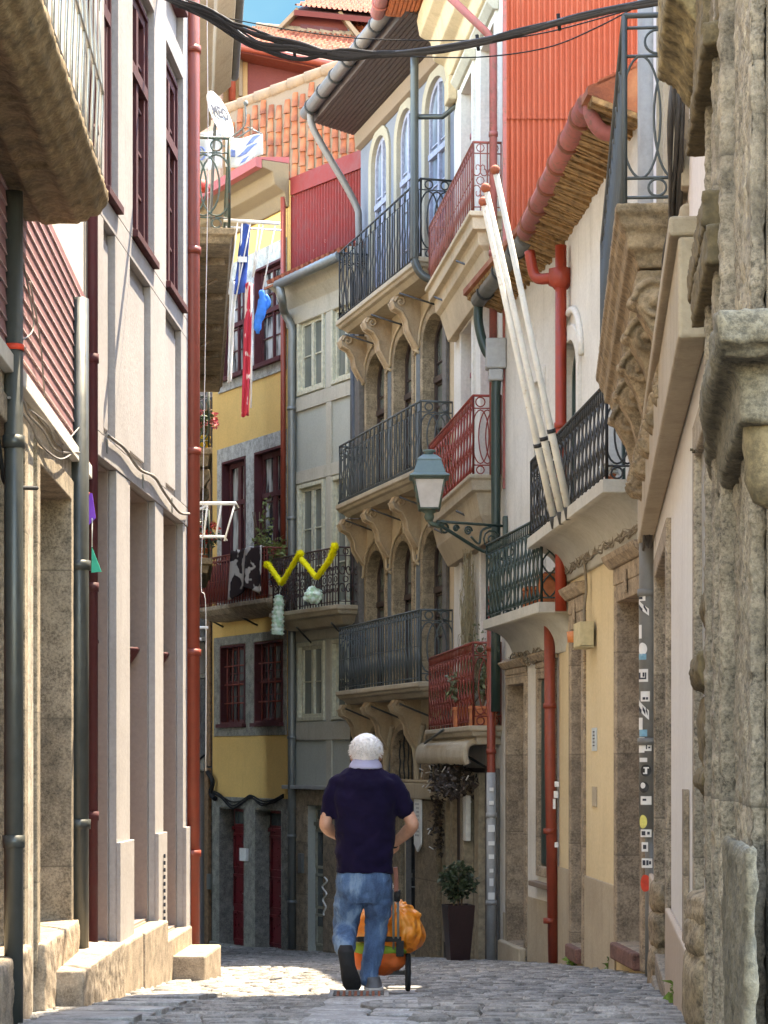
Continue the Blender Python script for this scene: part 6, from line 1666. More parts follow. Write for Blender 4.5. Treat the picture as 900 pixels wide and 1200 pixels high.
def orange():
    m, n, b = nt('orange_nylon'); v = coords(n)
    n.links.new(ramp(n, noi(n, v, 5, 6, .6), [(.3, (.62, .12, .01)), (.5, (.80, .24, .02)), (.72, (.86, .40, .10))]), b.inputs['Base Color'])
    b.inputs['Roughness'].default_value = .45; b.inputs['Subsurface Weight'].default_value = 0
    w = n.nodes.new('ShaderNodeTexWave'); n.links.new(v, w.inputs[0]); w.inputs['Scale'].default_value = 3; w.inputs['Distortion'].default_value = 14; w.inputs['Detail'].default_value = 3
    bump(n, b, mix(n, .6, noi(n, v, 9, 5, .7), w.outputs[1]), .9, .03); return m
M['orangebag'] = orange()
M['greenband'] = flat('lime_green_cloth', (.20, .34, .03), .7)
def trolley():
    Y = 15.0; k = FPX / Y
    q = lambda px, py, dy=0: Vector(((px - 450) / k, Y + dy, CZ + (890 - py) / k)); g = gz(Y)
    t = thing('shopping_trolley', (q(450, 0).x, Y, g), 'two-wheeled trolley with bulging orange bag pushed ahead of the man', 'trolley')
    bm = new()
    def sack(c, r, sub, seed, kx, kz):
        res = bmesh.ops.create_icosphere(bm, subdivisions=sub, radius=1)
        for v in res['verts']:
            n3 = v.co.copy(); ang = math.atan2(n3.z - kz, n3.x - kx); dist = math.hypot(n3.z - kz, n3.x - kx)
            w = noise.noise(n3 * 1.5 + Vector((seed, 0, 0)))
            d = 1 + .13 * w + .055 * math.sin(ang * 11 + 5 * w) * max(0, 1 - dist * .5) + .02 * math.sin(ang * 23 + 9 * w) * max(0, 1 - dist * .7)
            v.co = Vector((n3.x * r[0] * d, n3.y * r[1] * d, n3.z * r[2] * d)) + c
            for f in v.link_faces: f.smooth = True
    sack(q(458, 1086), (.235, .19, .185), 6, 3, .2, .75); sack(q(478, 1095), (.125, .16, .12), 5, 8, -.5, .8); sack(q(438, 1084), (.15, .17, .125), 5, 5, .4, .7)
    o = remesh(obj('upper_bag', bm, 'orangebag', t), .0075, 1); wrinkle(o, .09, .02)
    bm = new(); ball(bm, q(446, 1122), (.20, .15, .115), 4, .15, 6); o = remesh(obj('lower_bag', bm, 'orangebag2', t), .012, 2); wrinkle(o, .08, .03)
    bm = new(); lathe(bm, q(447, 0).x, Y, [(.18, q(0, 1117).z), (.208, q(0, 1114).z), (.208, q(0, 1108).z), (.18, q(0, 1104).z)], 28, 1, .76); obj('green_band', bm, 'greenband', t)
    bm = new(); box(bm, q(419, 0).x, q(470, 0).x, Y - .20, Y - .175, q(0, 1101).z, q(0, 1095).z); box(bm, q(464, 0).x, q(473, 0).x, Y - .21, Y - .1, q(0, 1118).z, q(0, 1100).z); obj('strap', bm, 'rubber', t, bev=.005)
    bm = new()
    for px in (461, 466.5): tube(bm, [q(px, 1138, -.02), q(px, 1095, -.20), q(px - .5, 1040, -.26)], .0085, 8)
    tube(bm, [q(420, 1139), q(479, 1139)], .010, 8); tube(bm, [q(418, 1142, .05), q(478, 1142, .05)], .008, 8)
    tube(bm, smooth([q(468, 1118, -.1), q(474, 1112, -.05), q(480, 1120), q(480, 1136)]), .010, 8); obj('frame', bm, 'zinc', t)
    bm = new(); tube(bm, [q(465, 1053, -.24), q(465.5, 1041, -.26)], .022, 10); obj('slider', bm, 'rubber', t)
    bm = new(); tube(bm, smooth([q(464, 1042, -.26), q(464, 1025, -.28), q(463, 1014, -.29)]), .016, 10); obj('grip', bm, 'pinkgrip', t)
    bm = new()
    for i in range(26):
        p = q(456 + i * .42 + 1.2 * math.sin(i), 1020 + i * 1.9, -.29 + .003 * i); ball(bm, p, .006, 1)
    obj('beaded_chain', bm, 'stickw', t)
    for px in (437, 478):
        bm = new(); c = q(px, 0); r = .118; cz = g + r + .02
        for a in range(1): pass
        pts = [Vector((c.x, Y + r * math.cos(x), cz + r * math.sin(x))) for x in [2 * math.pi * i / 28 for i in range(28)]]
        tube(bm, pts, .020, 10, closed=True); w = obj('wheel', bm, 'rubber', t)
        bm = new(); 
        for i in range(6): a = math.pi * i / 6; tube(bm, [(c.x, Y + (r - .01) * math.cos(a), cz + (r - .01) * math.sin(a)), (c.x, Y - (r - .01) * math.cos(a), cz - (r - .01) * math.sin(a))], .007, 5)
        tube(bm, [(c.x - .025, Y, cz), (c.x + .025, Y, cz)], .02, 10); obj('spokes', bm, 'zinc', w)
M['orangebag2'] = flat('orange_red_cloth', (.62, .12, .02), .7, .3, 9)
M['pinkgrip'] = flat('pink_brown_grip', (.36, .15, .11), .6)
trolley()

# street lamp on its scroll bracket
def lamp():
    Y = 26.1; q = lambda px, py, dy=0: P(px, py, Y + dy)
    base = P(592, 630, 25.9); k = Y / FPX
    t = thing('street_lamp', q(503, 600), 'grey-green glazed street lantern hanging on a black scroll bracket', 'street lamp')
    cx, cy = q(503, 0).x, Y
    zz = lambda py: q(0, py).z
    bm = new(); s = math.sqrt(2)
    lathe(bm, 0, 0, [(k * 11 * s, zz(598)), (k * 11 * s, zz(595)), (k * 18.5 * s, zz(562)), (k * 18.5 * s, zz(560)), (k * 17 * s, zz(560)), (k * 17 * s, zz(562)), (k * 9.6 * s, zz(595))], 4)
    bm.free(); bm = new()
    def sq(r0, z0, r1, z1, th, b):
        # four corner bars of a tapering square lantern
        for a in range(4):
            an = math.pi / 4 + a * math.pi / 2; tube(b, [(cx + r0 * s * math.cos(an), cy + r0 * s * math.sin(an), z0), (cx + r1 * s * math.cos(an), cy + r1 * s * math.sin(an), z1)], th, 5)
    sq(k * 11.5, zz(597), k * 18, zz(562), .014, bm)
    for r_, z_ in ((k * 11.5, zz(597)), (k * 18, zz(562))):
        for a in range(4):
            a0, a1 = math.pi / 4 + a * math.pi / 2, math.pi / 4 + (a + 1) * math.pi / 2
            tube(bm, [(cx + r_ * s * math.cos(a0), cy + r_ * s * math.sin(a0), z_), (cx + r_ * s * math.cos(a1), cy + r_ * s * math.sin(a1), z_)], .015, 5)
    obj('lantern_frame', bm, 'greenold', t)
    def sqloft(b, prof):
        rings = [[b.verts.new((cx + r_ * s * math.cos(math.pi / 4 + a * math.pi / 2), cy + r_ * s * math.sin(math.pi / 4 + a * math.pi / 2), z)) for a in range(4)] for r_, z in prof]
        for A, B in zip(rings, rings[1:]):
            for j in range(4): b.faces.new((A[j], A[(j + 1) % 4], B[(j + 1) % 4], B[j]))
        b.faces.new(rings[0][::-1]); b.faces.new(rings[-1])
    bm = new(); sqloft(bm, [(k * 10.8, zz(596.5)), (k * 17.2, zz(562.5))]); obj('glass_panes', bm, 'frosted', t)
    bm = new(); sqloft(bm, [(k * 19, zz(561.5)), (k * 23.5, zz(560)), (k * 23.5, zz(558.5)), (k * 19, zz(556)), (k * 14, zz(541)), (k * 14.5, zz(540)), (k * 14, zz(539)), (k * 9, zz(534.5)), (k * 6, zz(533))]); obj('hood', bm, 'lampgreen', t, bev=.006)
    bm = new(); lathe(bm, cx, cy, [(k * 5, zz(534)), (k * 5, zz(531)), (k * 7.5, zz(529)), (k * 7.5, zz(527.5)), (k * 3, zz(527)), (.0, zz(526.8))], 16); obj('finial', bm, 'lampgreen', t)
    bm = new(); lathe(bm, cx, cy, [(.0, zz(612)), (k * 4, zz(611)), (k * 6, zz(606)), (k * 5, zz(602)), (k * 11, zz(598.5)), (k * 12, zz(596.6))], 12); tube(bm, smooth([(cx, cy, zz(610)), q(507, 614), q(516, 616, .05), q(520, 611, .1)]), .03, 8); obj('lantern_base', bm, 'greenold', t)
    bm = new(); e = Vector((1.50, 26.62, zz(611))); a = q(512, 611)
    tube(bm, [a, Vector((e.x, e.y, a.z))], .018, 6)
    L = (e - a); L.z = 0; ln = L.length; ex = L.normalized(); ez = Vector((0, 0, 1))
    tube(bm, smooth([a + ez * -.02, a + ex * .25 * ln - ez * .14, a + ex * .6 * ln - ez * .30, a + ex * .92 * ln - ez * .40, a + ex * ln - ez * .42]), .022, 6)
    for f_, r_, dz in ((.28, .045, -.07), (.46, .06, -.09), (.80, .14, -.19)):
        c = a + ex * f_ * ln + ez * dz; tube(bm, [c + ex * (r_ * (1 - i / 22) * math.cos(i * .6)) + ez * (r_ * (1 - i / 22) * math.sin(i * .6)) for i in range(20)], .013, 5)
    tube(bm, smooth([a + ex * .5 * ln - ez * .16, a + ex * .62 * ln - ez * .24, a + ex * .66 * ln - ez * .08, a + ex * .8 * ln - ez * .02]), .016, 5)
    c = q(521, 619, .1)
    tube(bm, [c + ex * (.055 * math.cos(i * .5)) + ez * (.055 * math.sin(i * .5)) for i in range(13)], .016, 5)
    obj('bracket', bm, 'greeniron', t)
    bm = new(); box(bm, e.x - .02, e.x + .04, e.y - .06, e.y + .06, e.z - .5, e.z + .12); obj('wall_plate', bm, 'greeniron', t, bev=.01)
M['frosted'] = flat('frosted_lamp_glass', (.50, .46, .42), .35, .15, 6)
lamp()

# three flagpoles lashed to the balcony rail
def poles():
    labs = ['leftmost white flagpole leaning out from the white concrete balcony', 'middle white flagpole leaning out from the white concrete balcony', 'rightmost and tallest-reaching white flagpole on the white concrete balcony']
    for i, ((x0, y0), (x1, y1), Ya, Yb) in enumerate((((651, 617), (567, 240), 21.5, 20.6), ((660, 612), (570, 224), 21.0, 20.2), ((668, 607), (581, 203), 20.6, 19.8))):
        a, b = P(x0, y0, Ya), P(x1, y1, Yb); t = thing('flagpole', a, labs[i], 'flagpole', 'flagpoles on the balcony')
        d = b - a
        bm = new(); tube(bm, [a, a + d * .25, a + d * .3, b], [.037, .037, .033, .028], 10); obj('pole', bm, 'polewhite', t)
        bm = new(); ball(bm, b + d.normalized() * .03, .048, 2); obj('finial', bm, 'rust2', t)
        bm = new(); tube(bm, [a - d * .004, a + d * .035], .045, 8); obj('socket', bm, 'iron', t)
        m = a + d * .26; bm = new(); tube(bm, [m - d * .006, m + d * .006], .042, 8); w = K1.pt((m.y - K1.p.y + .5) / K1.d.y, m.z - .05, .34)
        tube(bm, [m, w], .007, 4); tube(bm, [m, w + Vector((0, .3, -.02))], .007, 4); obj('clamp', bm, 'iron', t)
M['rust2'] = metal('rusty_red_ball', (.35, .09, .04), .8)
poles()

# overhead cables
def cables():
    def run(pts, r, n=8): 
        bm = new(); tube(bm, smooth([P(*p) for p in pts], n), r, 6); return bm
    t = thing('cable_bundle', P(440, 62, 14), 'thick bundle of black cables sagging across the top of the street', 'cables')
    r = random.Random(6)
    for j in range(14):
        o = lambda s: r.uniform(-s, s) * 1.15
        pts = [(150, -22 + o(3), 17.2), (200, -2 + o(4), 16.6), (250, 20 + o(7), 16), (300, 46 + o(13) * .9, 15.3), (350, 60 + o(9), 14.8), (400, 64 + o(5), 14.3), (450, 63.5 + o(3), 13.8), (520, 57 + o(3), 13.2), (600, 40 + o(3), 12.6), (680, 20 + o(3), 12), (770, 2 + o(3), 11.3), (830, -8 + o(2), 11)]
        obj('cable', run(pts, r.choice((.008, .011, .014)), 5), 'cable' if j % 4 else 'cablemid', t)
    bm = new()
    for px, py in ((285, 38), (345, 60), (560, 50), (655, 26)): p = P(px, py, 16.2 - (px - 230) / 600 * 4.6); tube(bm, [p + Vector((-.006, 0, .05)), p + Vector((.004, 0, -.05))], .012, 5)
    obj('cable_tie', bm, 'cable', t)
    tag(obj('thin_cable', run([(205, 8, 16.5), (280, 24, 16), (360, 38, 15.5), (440, 46, 15), (560, 47, 14.2), (640, 38, 13.5), (760, 5, 12)], .0045), 'cable', at=P(440, 46, 15)), 'single thin wire running just above the sagging cable bundle', 'cable')
    tag(obj('thin_cable', run([(470, 66, 14.5), (560, 67, 14), (640, 56, 13.5), (700, 32, 13), (760, 0, 12.5)], .0045), 'cable', at=P(600, 60, 14)), 'single thin wire hanging below the bundle before the orange sheeting', 'cable')
M['cablemid'] = flat('grey_black_cable', (.02, .02, .021), .6)
cables()

# planter by the cafe
def planter():
    c = P(537, 1129, 26.3); g = gz(26.3); k = 26.3 / FPX
    t = thing('planter', (c.x, c.y, g), 'tall tapered dark brown planter with a clipped bay shrub by the cafe', 'planter')
    def sq(prof):
        bm = new(); s = math.sqrt(2)
        rings = [[bm.verts.new((c.x + r_ * s * math.cos(.2 + math.pi / 4 + a * math.pi / 2), c.y + r_ * s * math.sin(.2 + math.pi / 4 + a * math.pi / 2), z)) for a in range(4)] for r_, z in prof]
        for A, B in zip(rings, rings[1:]):
            for j in range(4): bm.faces.new((A[j], A[(j + 1) % 4], B[(j + 1) % 4], B[j]))
        bm.faces.new(rings[0][::-1]); bm.faces.new(rings[-1]); return bm
    z1 = CZ + (HY - 1060) * k
    obj('pot', sq([(k * 11.5, g), (k * 16.5, z1), (k * 15, z1), (k * 14.5, z1 - .05)]), 'potbrown', t, bev=.015)
    bm = new(); 
    for dx, dy in ((-.05, 0), (.04, .03), (0, -.04)): tube(bm, smooth([(c.x + dx, c.y + dy, z1 - .06), (c.x + dx * 1.5, c.y + dy, z1 + .2), (c.x + dx * 3, c.y + dy * 3, z1 + .4)]), .012, 5)
    obj('stem', bm, 'stem', t)
    bm = new(); leaves(bm, (c.x, c.y, z1 + .28), (.22, .22, .24), 650, .085, 3); obj('foliage', bm, 'leafd2', t)
M['potbrown'] = flat('dark_brown_planter', (.028, .012, .012), .35, .15)
M['leafd2'] = flat('bay_leaf', (.04, .06, .028), .45, .6, 20)
planter()

# plants, pots and flowers on the balconies
def potted(name, loc, r, h, fol, n, size, leafm, potm, label, cat='plant', group=None, seed=1, flowers=0, fm='flower', squ=False):
    t = thing(name, loc, label, cat, group); x, y, z = loc; bm = new()
    if squ: box(bm, x - r * 1.3, x + r * 1.3, y - r, y + r, z, z + h); box(bm, x - r * 1.4, x + r * 1.4, y - r * 1.1, y + r * 1.1, z + h * .86, z + h + .01)
    else: lathe(bm, x, y, [(r * .7, z), (r, z + h * .85), (r * 1.12, z + h * .85), (r * 1.12, z + h), (r * .9, z + h)], 14)
    obj('pot', bm, potm, t, bev=.006)
    bm = new(); rr = random.Random(seed)
    for i in range(5): tube(bm, smooth([(x, y, z + h * .9), (x + rr.uniform(-.5, .5) * fol[0], y + rr.uniform(-.3, .3) * fol[1], z + h + fol[2] * .7), (x + rr.uniform(-1, 1) * fol[0] * .8, y, z + h + fol[2] * 1.5)], 4), .008, 4)
    obj('stem', bm, 'stem', t)
    bm = new()
    for i in range(5): leaves(bm, (x + rr.uniform(-.55, .55) * fol[0], y + rr.uniform(-.4, .4) * fol[1], z + h + fol[2] * (1 + rr.uniform(-.5, .5))), (fol[0] * .55, fol[1] * .55, fol[2] * .5), n // 5, size, seed + i)
    obj('foliage', bm, leafm, t)
    if flowers:
        bm = new()
        for i in range(flowers): leaves(bm, (x + rr.uniform(-1, 1) * fol[0], y + rr.uniform(-1, 1) * fol[1], z + h + fol[2] * rr.uniform(.4, 1.7)), (.05, .05, .05), 22, .06, seed * 9 + i)
        obj('flowers', bm, fm, t)
    return t
def greenery():
    gp = 'pots on the lowest red balcony'
    a = G_.pt(.35, 2.03, .22); potted('potted_plant', tuple(a), .13, .24, (.22, .2, .42), 520, .075, 'leafy2', 'terracotta', 'bushy potted plant at the near corner of the lowest red balcony', group=gp, seed=4, squ=True)
    a = G_.pt(1.75, 2.03, .2); potted('potted_plant', tuple(a), .15, .26, (.3, .25, .25), 360, .08, 'leafy2', 'terracotta', 'grey-green trailing plant in terracotta trough midway along the lowest red balcony', group=gp, seed=8, squ=True)
    a = G_.pt(1.1, 2.03, .12); t = potted('potted_plant', tuple(a), .11, .22, (.16, .2, .6), 120, .06, 'leafy2', 'terracotta', 'tall sparse plant with pale stems behind the lowest red railing', group=gp, seed=15)
    # dry climber on the white wall
    bm = new(); r = random.Random(3); 
    for i in range(60):
        u = f_u = 2.35 + r.uniform(-.35, .35); z0 = 2.1; pts = [G_.pt(u, z0, .08)]
        for k in range(7): pts.append(G_.pt(u + r.uniform(-.3, .3), z0 + (k + 1) * r.uniform(.2, .36), .06 + r.random() * .12))
        tube(bm, smooth(pts, 3), .005, 3)
    obj('dry_climber', bm, 'dry', None, 'leafless twiggy climber on white wall behind the lowest red balcony', 'plant', at=G_.pt(2.35, 2.1, .1))
    # terracotta troughs on the green balcony
    for i, (u, w, s, l) in enumerate(((-.45, .2, .15, 'larger square terracotta trough at the near end of the dark green balcony'), (.25, .22, .11, 'smaller terracotta trough further along the dark green balcony'))):
        p = K0.pt(u, 3.305, w); t = thing('terracotta_trough', p, l, 'flower pot', 'troughs on the green balcony')
        bm = new(); K0.box(bm, u - s, u + s, 3.305, 3.305 + s * 1.7, w - .12, w + .12); K0.box(bm, u - s - .02, u + s + .02, 3.305 + s * 1.7 + .002, 3.305 + s * 2.1, w - .14, w + .14); obj('pot', bm, 'terracotta', t, bev=.012)
        bm = new(); K0.box(bm, u - s + .03, u + s - .03, 3.305 + s * 2.1, 3.305 + s * 2.1 + .01, w - .1, w + .1); obj('soil', bm, 'joint', t)
    a = K1.pt(K1.U(712, .3), 4.04, .28); potted('potted_plant', tuple(a), .05, .08, (.09, .09, .06), 90, .06, 'flowerw', 'terracotta', 'tiny pot of white blossom on the corner of the white concrete balcony', seed=2)
    # yellow house balcony climbers
    zb = CZ + (HY - 707) / FPX * D_.Y(270, .6)
    a = D_.pt(D_.U(322, .3), zb, .3); potted('potted_plant', tuple(a), .14, .25, (.32, .3, .5), 420, .10, 'leafy', 'whitemetal', 'yellow-green climber in a pot at the right end of the red balcony', group='plants on the yellow house balcony', seed=6)
    a = D_.pt(D_.U(303, .3), zb, .25); potted('potted_plant', tuple(a), .12, .25, (.2, .2, .95), 200, .10, 'leafy', 'terracotta', 'tall thin leafy plant reaching up between the two tall windows', group='plants on the yellow house balcony', seed=16)
    # flowers on the far left balcony
    uy = lambda y: (y - 18.9) * C_.L / 21.3
    for i, (y, l) in enumerate(((35.7, 'yellow pot of pink flowers nearest us on the far left balcony'), (36.5, 'yellow pot of pink flowers second along the far left balcony'))):
        a = C_.pt(uy(y), 6.79, .33); potted('flower_pot', tuple(a), .13, .22, (.22, .3, .3), 160, .09, 'leaf', 'yellowpot', l, 'flower pot', 'yellow flower pots on the far left balcony', seed=20 + i, flowers=12)
    a = C_.pt(uy(36.0), 4.96, .33); potted('flower_pot', tuple(a), .14, .2, (.25, .3, .25), 160, .09, 'leafd', 'terracotta', 'red-flowered pot on the lower far left balcony', 'flower pot', None, 31, 14, 'flowerr')
    # weeds at the wall foot
    for i, (px, py, Y, s, l) in enumerate(((676, 1128, 22.6, .10, 'small weed tuft at the foot of the first yellow-house door'), (727, 1133, 20.5, .13, 'weed tuft beneath the reddish door sill by the drainpipe'), (811, 1160, 12.3, .13, 'bright weed tuft at the foot of the near white wall'), (14, 1192, 10.6, .05, 'tiny weed by the foot of the nearest dark downpipe'))):
        x = (px - HX) / FPX * Y; bm = new(); leaves(bm, (x, Y, gz(Y) + s * .45), (s, s * .7, s * .5), 140, s * .7, 40 + i)
        obj('weed', bm, 'weed', None, l, 'weed', 'weeds along the walls', at=(x, Y, gz(Y)))
M['leafy2'] = flat('grey_green_leaf', (.13, .15, .075), .6, .5, 20)
M['weed'] = flat('weed_leaf', (.17, .27, .05), .6, .5, 20)
M['flowerw'] = flat('white_blossom', (.6, .6, .54), .7)
M['flowerr'] = flat('red_flower', (.6, .06, .04), .7)
M['yellowpot'] = flat('yellow_pot', (.68, .44, .02), .5, .1)
greenery()

# ------------------------------------------------------------ cloths, flags and festival decorations
def sheet(bm, fn, nu=24, nv=24, th=.006):
    """cloth with a little thickness from fn(u,v)->point"""
    g = [[bm.verts.new(fn(i / nu, j / nv)) for i in range(nu + 1)] for j in range(nv + 1)]
    for j in range(nv):
        for i in range(nu): bm.faces.new((g[j][i], g[j][i + 1], g[j + 1][i + 1], g[j + 1][i])).smooth = True
def solid(o, th=.006): m = o.modifiers.new('thickness', 'SOLIDIFY'); m.thickness = th; m.offset = 0; return o
def cloth_mat(name, a, b_, sc_=5, lo=.45, hi=.52, vec=(1, 1, 1)):
    m, n, b = nt(name); v = coords(n, vec)
    n.links.new(ramp(n, noi(n, v, sc_, 2, .4), [(lo, a), (hi, b_)]), b.inputs['Base Color']); b.inputs['Roughness'].default_value = .9
    bump(n, b, noi(n, v, 60, 3), .2, .004); return m
M['blanket'] = cloth_mat('brown_and_white_blanket', (.035, .018, .016), (.62, .55, .48), 3.8, .50, .53)
M['clothwhite'] = flat('white_cloth', (.70, .70, .66), .9, .06)
M['redscarf'] = cloth_mat('red_patterned_cloth', (.48, .03, .05), (.70, .55, .50), 9, .60, .64, (1, 1, .6))
M['bluecloth'] = flat('blue_cloth', (.03, .08, .32), .9, .2)
M['bluebright'] = flat('bright_blue_cloth', (.01, .17, .60), .7, .2)
M['yellowrope'] = flat('yellow_garland', (.90, .80, .01), .9, .05)
M['mint'] = cloth_mat('mint_crepe_paper', (.42, .62, .42), (.72, .84, .72), 14, .40, .52)
M['rackwhite'] = metal('white_rack_paint', (.74, .73, .70), .5)
def decorations():
    # rack 1 with things hanging below, fixed to the big left balcony
    Y = 23.3; a, b = P(262, 258, Y), P(328, 262, Y)
    t = thing('drying_rack', a, 'white rail with cords sticking out from the upper left balcony', 'drying rack')
    bm = new(); tube(bm, [a, b], .020, 8); tube(bm, [a + Vector((0, .3, .0)), b + Vector((0, .3, 0))], .012, 8); obj('rail', bm, 'rackwhite', t)
    bm = new()
    for p0, p1 in (((284, 258), (280, 330)), ((294, 259), (276, 352)), ((304, 259), (296, 325)), ((309, 260), (297, 325)), ((323, 261), (307, 345)), ((279, 257), (268, 345))): tube(bm, [P(*p0, Y), P(*p1, Y)], .008, 5)
    obj('cord', bm, 'rackwhite', t)
    def strip(name, top, bot, w0, w1, mat, lab, cat, Yy, amp=.02, seg=1):
        A, B = P(*top, Yy), P(*bot, Yy); k = Yy / FPX; bm = new()
        def fn(u, v):
            w = (w0 + (w1 - w0) * v) * k
            return A.lerp(B, v) + Vector(((u - .5) * w, amp * math.sin(u * 9 + v * 5) + .02 * math.sin(v * 13), .01 * math.sin(v * 17 + u * 4)))
        sheet(bm, fn, 10, 30); return solid(obj(name, bm, mat, None, lab, cat, at=A), .008)
    o = strip('blue_scarf', (288, 263), (281, 344), 11, 13, 'bluecloth', 'dark blue hanging cloth with a pale band on the white rail', 'cloth', Y + .02)
    bm = new(); p = P(284, 304, Y - .03); box(bm, p.x - .05, p.x + .05, p.y - .004, p.y + .004, p.z - .03, p.z + .03); obj('pale_band', bm, 'clothwhite', o)
    rs = strip('red_scarf', (292, 332), (287, 488), 9, 8, 'redscarf', 'long red patterned cloth hanging before the yellow wall', 'cloth', Y)
    strip('white_strip', (273, 330), (269, 448), 8, 4, 'clothwhite', 'long white ribbon of cloth hanging left of the red one', 'cloth', Y + .1)
    bm = new(); tube(bm, [P(294.5, 332, Y), P(295, 400, Y), P(294, 478, Y)], .012, 5); obj('cord', bm, 'rackwhite', rs)
    bm = new(); A = P(306, 343, Y); B = P(303, 390, Y)
    tube(bm, smooth([P(306, 340, Y), P(308, 352, Y), P(306, 366, Y), P(302, 378, Y), P(302, 391, Y)], 4), [.02] + [.035] * 3 + [.055] * 7 + [.045] * 4 + [.02] * 2, 10)
    tube(bm, smooth([P(311, 346, Y), P(315, 354, Y), P(311, 362, Y)], 3), .025, 8)
    o = obj('blue_sock', bm, 'bluebright', None, 'bright blue stuffed boot-shaped pouch hanging from a cord', 'decoration', at=A)
    # rack 2 lower, folding airer sticking out
    Y = 22.2; t = thing('drying_rack', P(222, 595, Y), 'white folding clothes airer projecting beside the red downpipe', 'drying rack')
    bm = new(); x0 = 221
    for (p0, p1, r_) in (((216, 590), (277, 590), .020), ((216, 629), (263, 629), .016), ((216, 606), (243, 592), .013), ((243, 592), (239, 628), .011), ((259, 592), (253, 630), .011), ((275, 591), (263, 634), .011), ((216, 640), (236, 628), .012)): tube(bm, [P(*p0, Y), P(*p1, Y)], r_, 6)
    for (p0, p1) in (((216, 590), (277, 590)), ((216, 629), (263, 629))): tube(bm, [P(*p0, Y + .35), P(*p1, Y + .35)], .010, 6)
    for p0 in ((277, 590), (263, 629), (240, 590)): tube(bm, [P(*p0, Y), P(*p0, Y) + Vector((0, .35, 0))], .009, 6)
    obj('frame', bm, 'rackwhite', t)
    Y = 24.5; t = thing('drying_rack', P(222, 740, Y), 'short white airer bars low beside the red downpipe', 'drying rack')
    bm = new()
    for (p0, p1, r_) in (((214, 735.5), (244, 735.5), .017), ((214, 751), (236, 749), .02), ((214, 757), (231, 755), .013)): tube(bm, [P(*p0, Y), P(*p1, Y)], r_, 6)
    obj('bars', bm, 'rackwhite', t)
    # sail banner and flag on the upper balcony
    Y = 24.2; k = Y / FPX; c0 = P(257, 136, Y); t = thing('satellite_dish', P(257, 165, Y), 'round white satellite dish with dark letters, seen nearly edge-on above the upper left balcony', 'satellite dish')
    nn = Vector((.89, -.36, .31)).normalized(); up = (Vector((-.32, 0, .95)) - nn * Vector((-.32, 0, .95)).dot(nn)).normalized(); sx = up.cross(nn).normalized(); Rr = .29
    bm = new(); rings = []
    for q_ in range(9):
        rr = Rr * q_ / 8
        rings.append([bm.verts.new(c0 + nn * (.045 * (q_ / 8) ** 2 - .03) + (sx * math.cos(a) + up * math.sin(a)) * max(rr, .002)) for a in [2 * math.pi * i_ / 36 for i_ in range(36)]])
    for A, B in zip(rings, rings[1:]):
        for i_ in range(36): bm.faces.new((A[i_], A[(i_ + 1) % 36], B[(i_ + 1) % 36], B[i_])).smooth = True
    bm.faces.new(rings[0][::-1]); o = solid(obj('dish', bm, 'clothwhite', t), .008)
    textmesh('MEO', .19, basis(c0 + nn * .022 + up * .03, sx, up) @ Matrix.Diagonal((1.15, 1, 1, 1)), 'ink', o, bold=.006)
    bm = new(); tube(bm, smooth([c0 - up * .28 + nn * .02, c0 - up * .22 + nn * .25, c0 + nn * .34]), .010, 6); ball(bm, c0 + nn * .35, .03, 2); obj('feed_arm', bm, 'zinc', t)
    bm = new(); tube(bm, [c0 - nn * .03, c0 - nn * .10 - up * .1, Vector((c0.x - .12, c0.y + .02, 7.35))], .018, 8); obj('mast', bm, 'zinc', t)
    Y = 23.9; k = Y / FPX; t = thing('flag', P(290, 160, Y), 'white flag with blue diagonal patches beside the tile-hung gable', 'flag')
    def fl(u, v): x = 264 + 44 * u; y = 157 + 4 * u + (38 - 14 * u) * v + 4 * math.sin(u * 5); return P(x, y, Y + .05 * math.sin(u * 8 + v * 2))
    bm = new(); sheet(bm, fl, 24, 12); o = solid(obj('cloth', bm, 'clothwhite', t), .005)
    bm = new()
    for (u0, u1, v0, v1, sk) in ((.66, .84, .06, .34, .22), (.46, .72, .42, .66, .3), (.44, .58, .80, .92, .1), (.08, .26, .42, .66, 0)):
        sheet(bm, lambda u, v: fl(u0 + (u1 - u0) * u + sk * (.5 - v), v0 + (v1 - v0) * v) + Vector((0, -.012, 0)), 8, 4)
    solid(obj('blue_patch', bm, 'bluepatch', o), .004)
    bm = new(); tube(bm, [P(262, 172, Y + .1), P(296, 150, Y)], .010, 6); tube(bm, [P(290, 149, Y), P(307, 157, Y)], .008, 6); obj('flag_pole', bm, 'zinc', t)
    # white flag hanging inside the balcony
    t = None; Y = 25.0; bm = new(); sheet(bm, lambda u, v: P(222 + 38 * u, 158 + 45 * v - 6 * u, Y + .04 * math.sin(u * 9)), 16, 10)
    o = solid(obj('wall_flag', bm, 'clothwhite', None, 'pale flag with a round blue emblem hung behind the balcony railing', 'flag', at=P(240, 180, Y)), .006)
    bm = new(); tube(bm, [P(234 + 6.5 * math.cos(a), 180 + 7.5 * math.sin(a), Y - .06) for a in [2 * math.pi * i / 20 for i in range(20)]], .012, 5, closed=True); box(bm, *(P(232, 0, Y).x, P(236, 0, Y).x), Y - .07, Y - .06, P(0, 184, Y).z, P(0, 176, Y).z); obj('emblem', bm, 'bluepatch', o)
    # folded red-orange parasol behind rails
    bm = new(); p = P(233, 215, 25.5); lathe(bm, p.x, p.y, [(.0, p.z - .1), (.14, p.z - .08), (.10, p.z + .02), (.02, p.z + .06)], 14); obj('red_tub', bm, 'flowerr', None, 'small red tub behind the upper left balcony railing', 'tub', at=p)
    # blanket over the red balcony rail
    zb = CZ + (HY - 707) / FPX * D_.Y(270, .6); zr = zb + .95; f = D_; ua, ub = f.U(273, .6), f.U(306, .6)
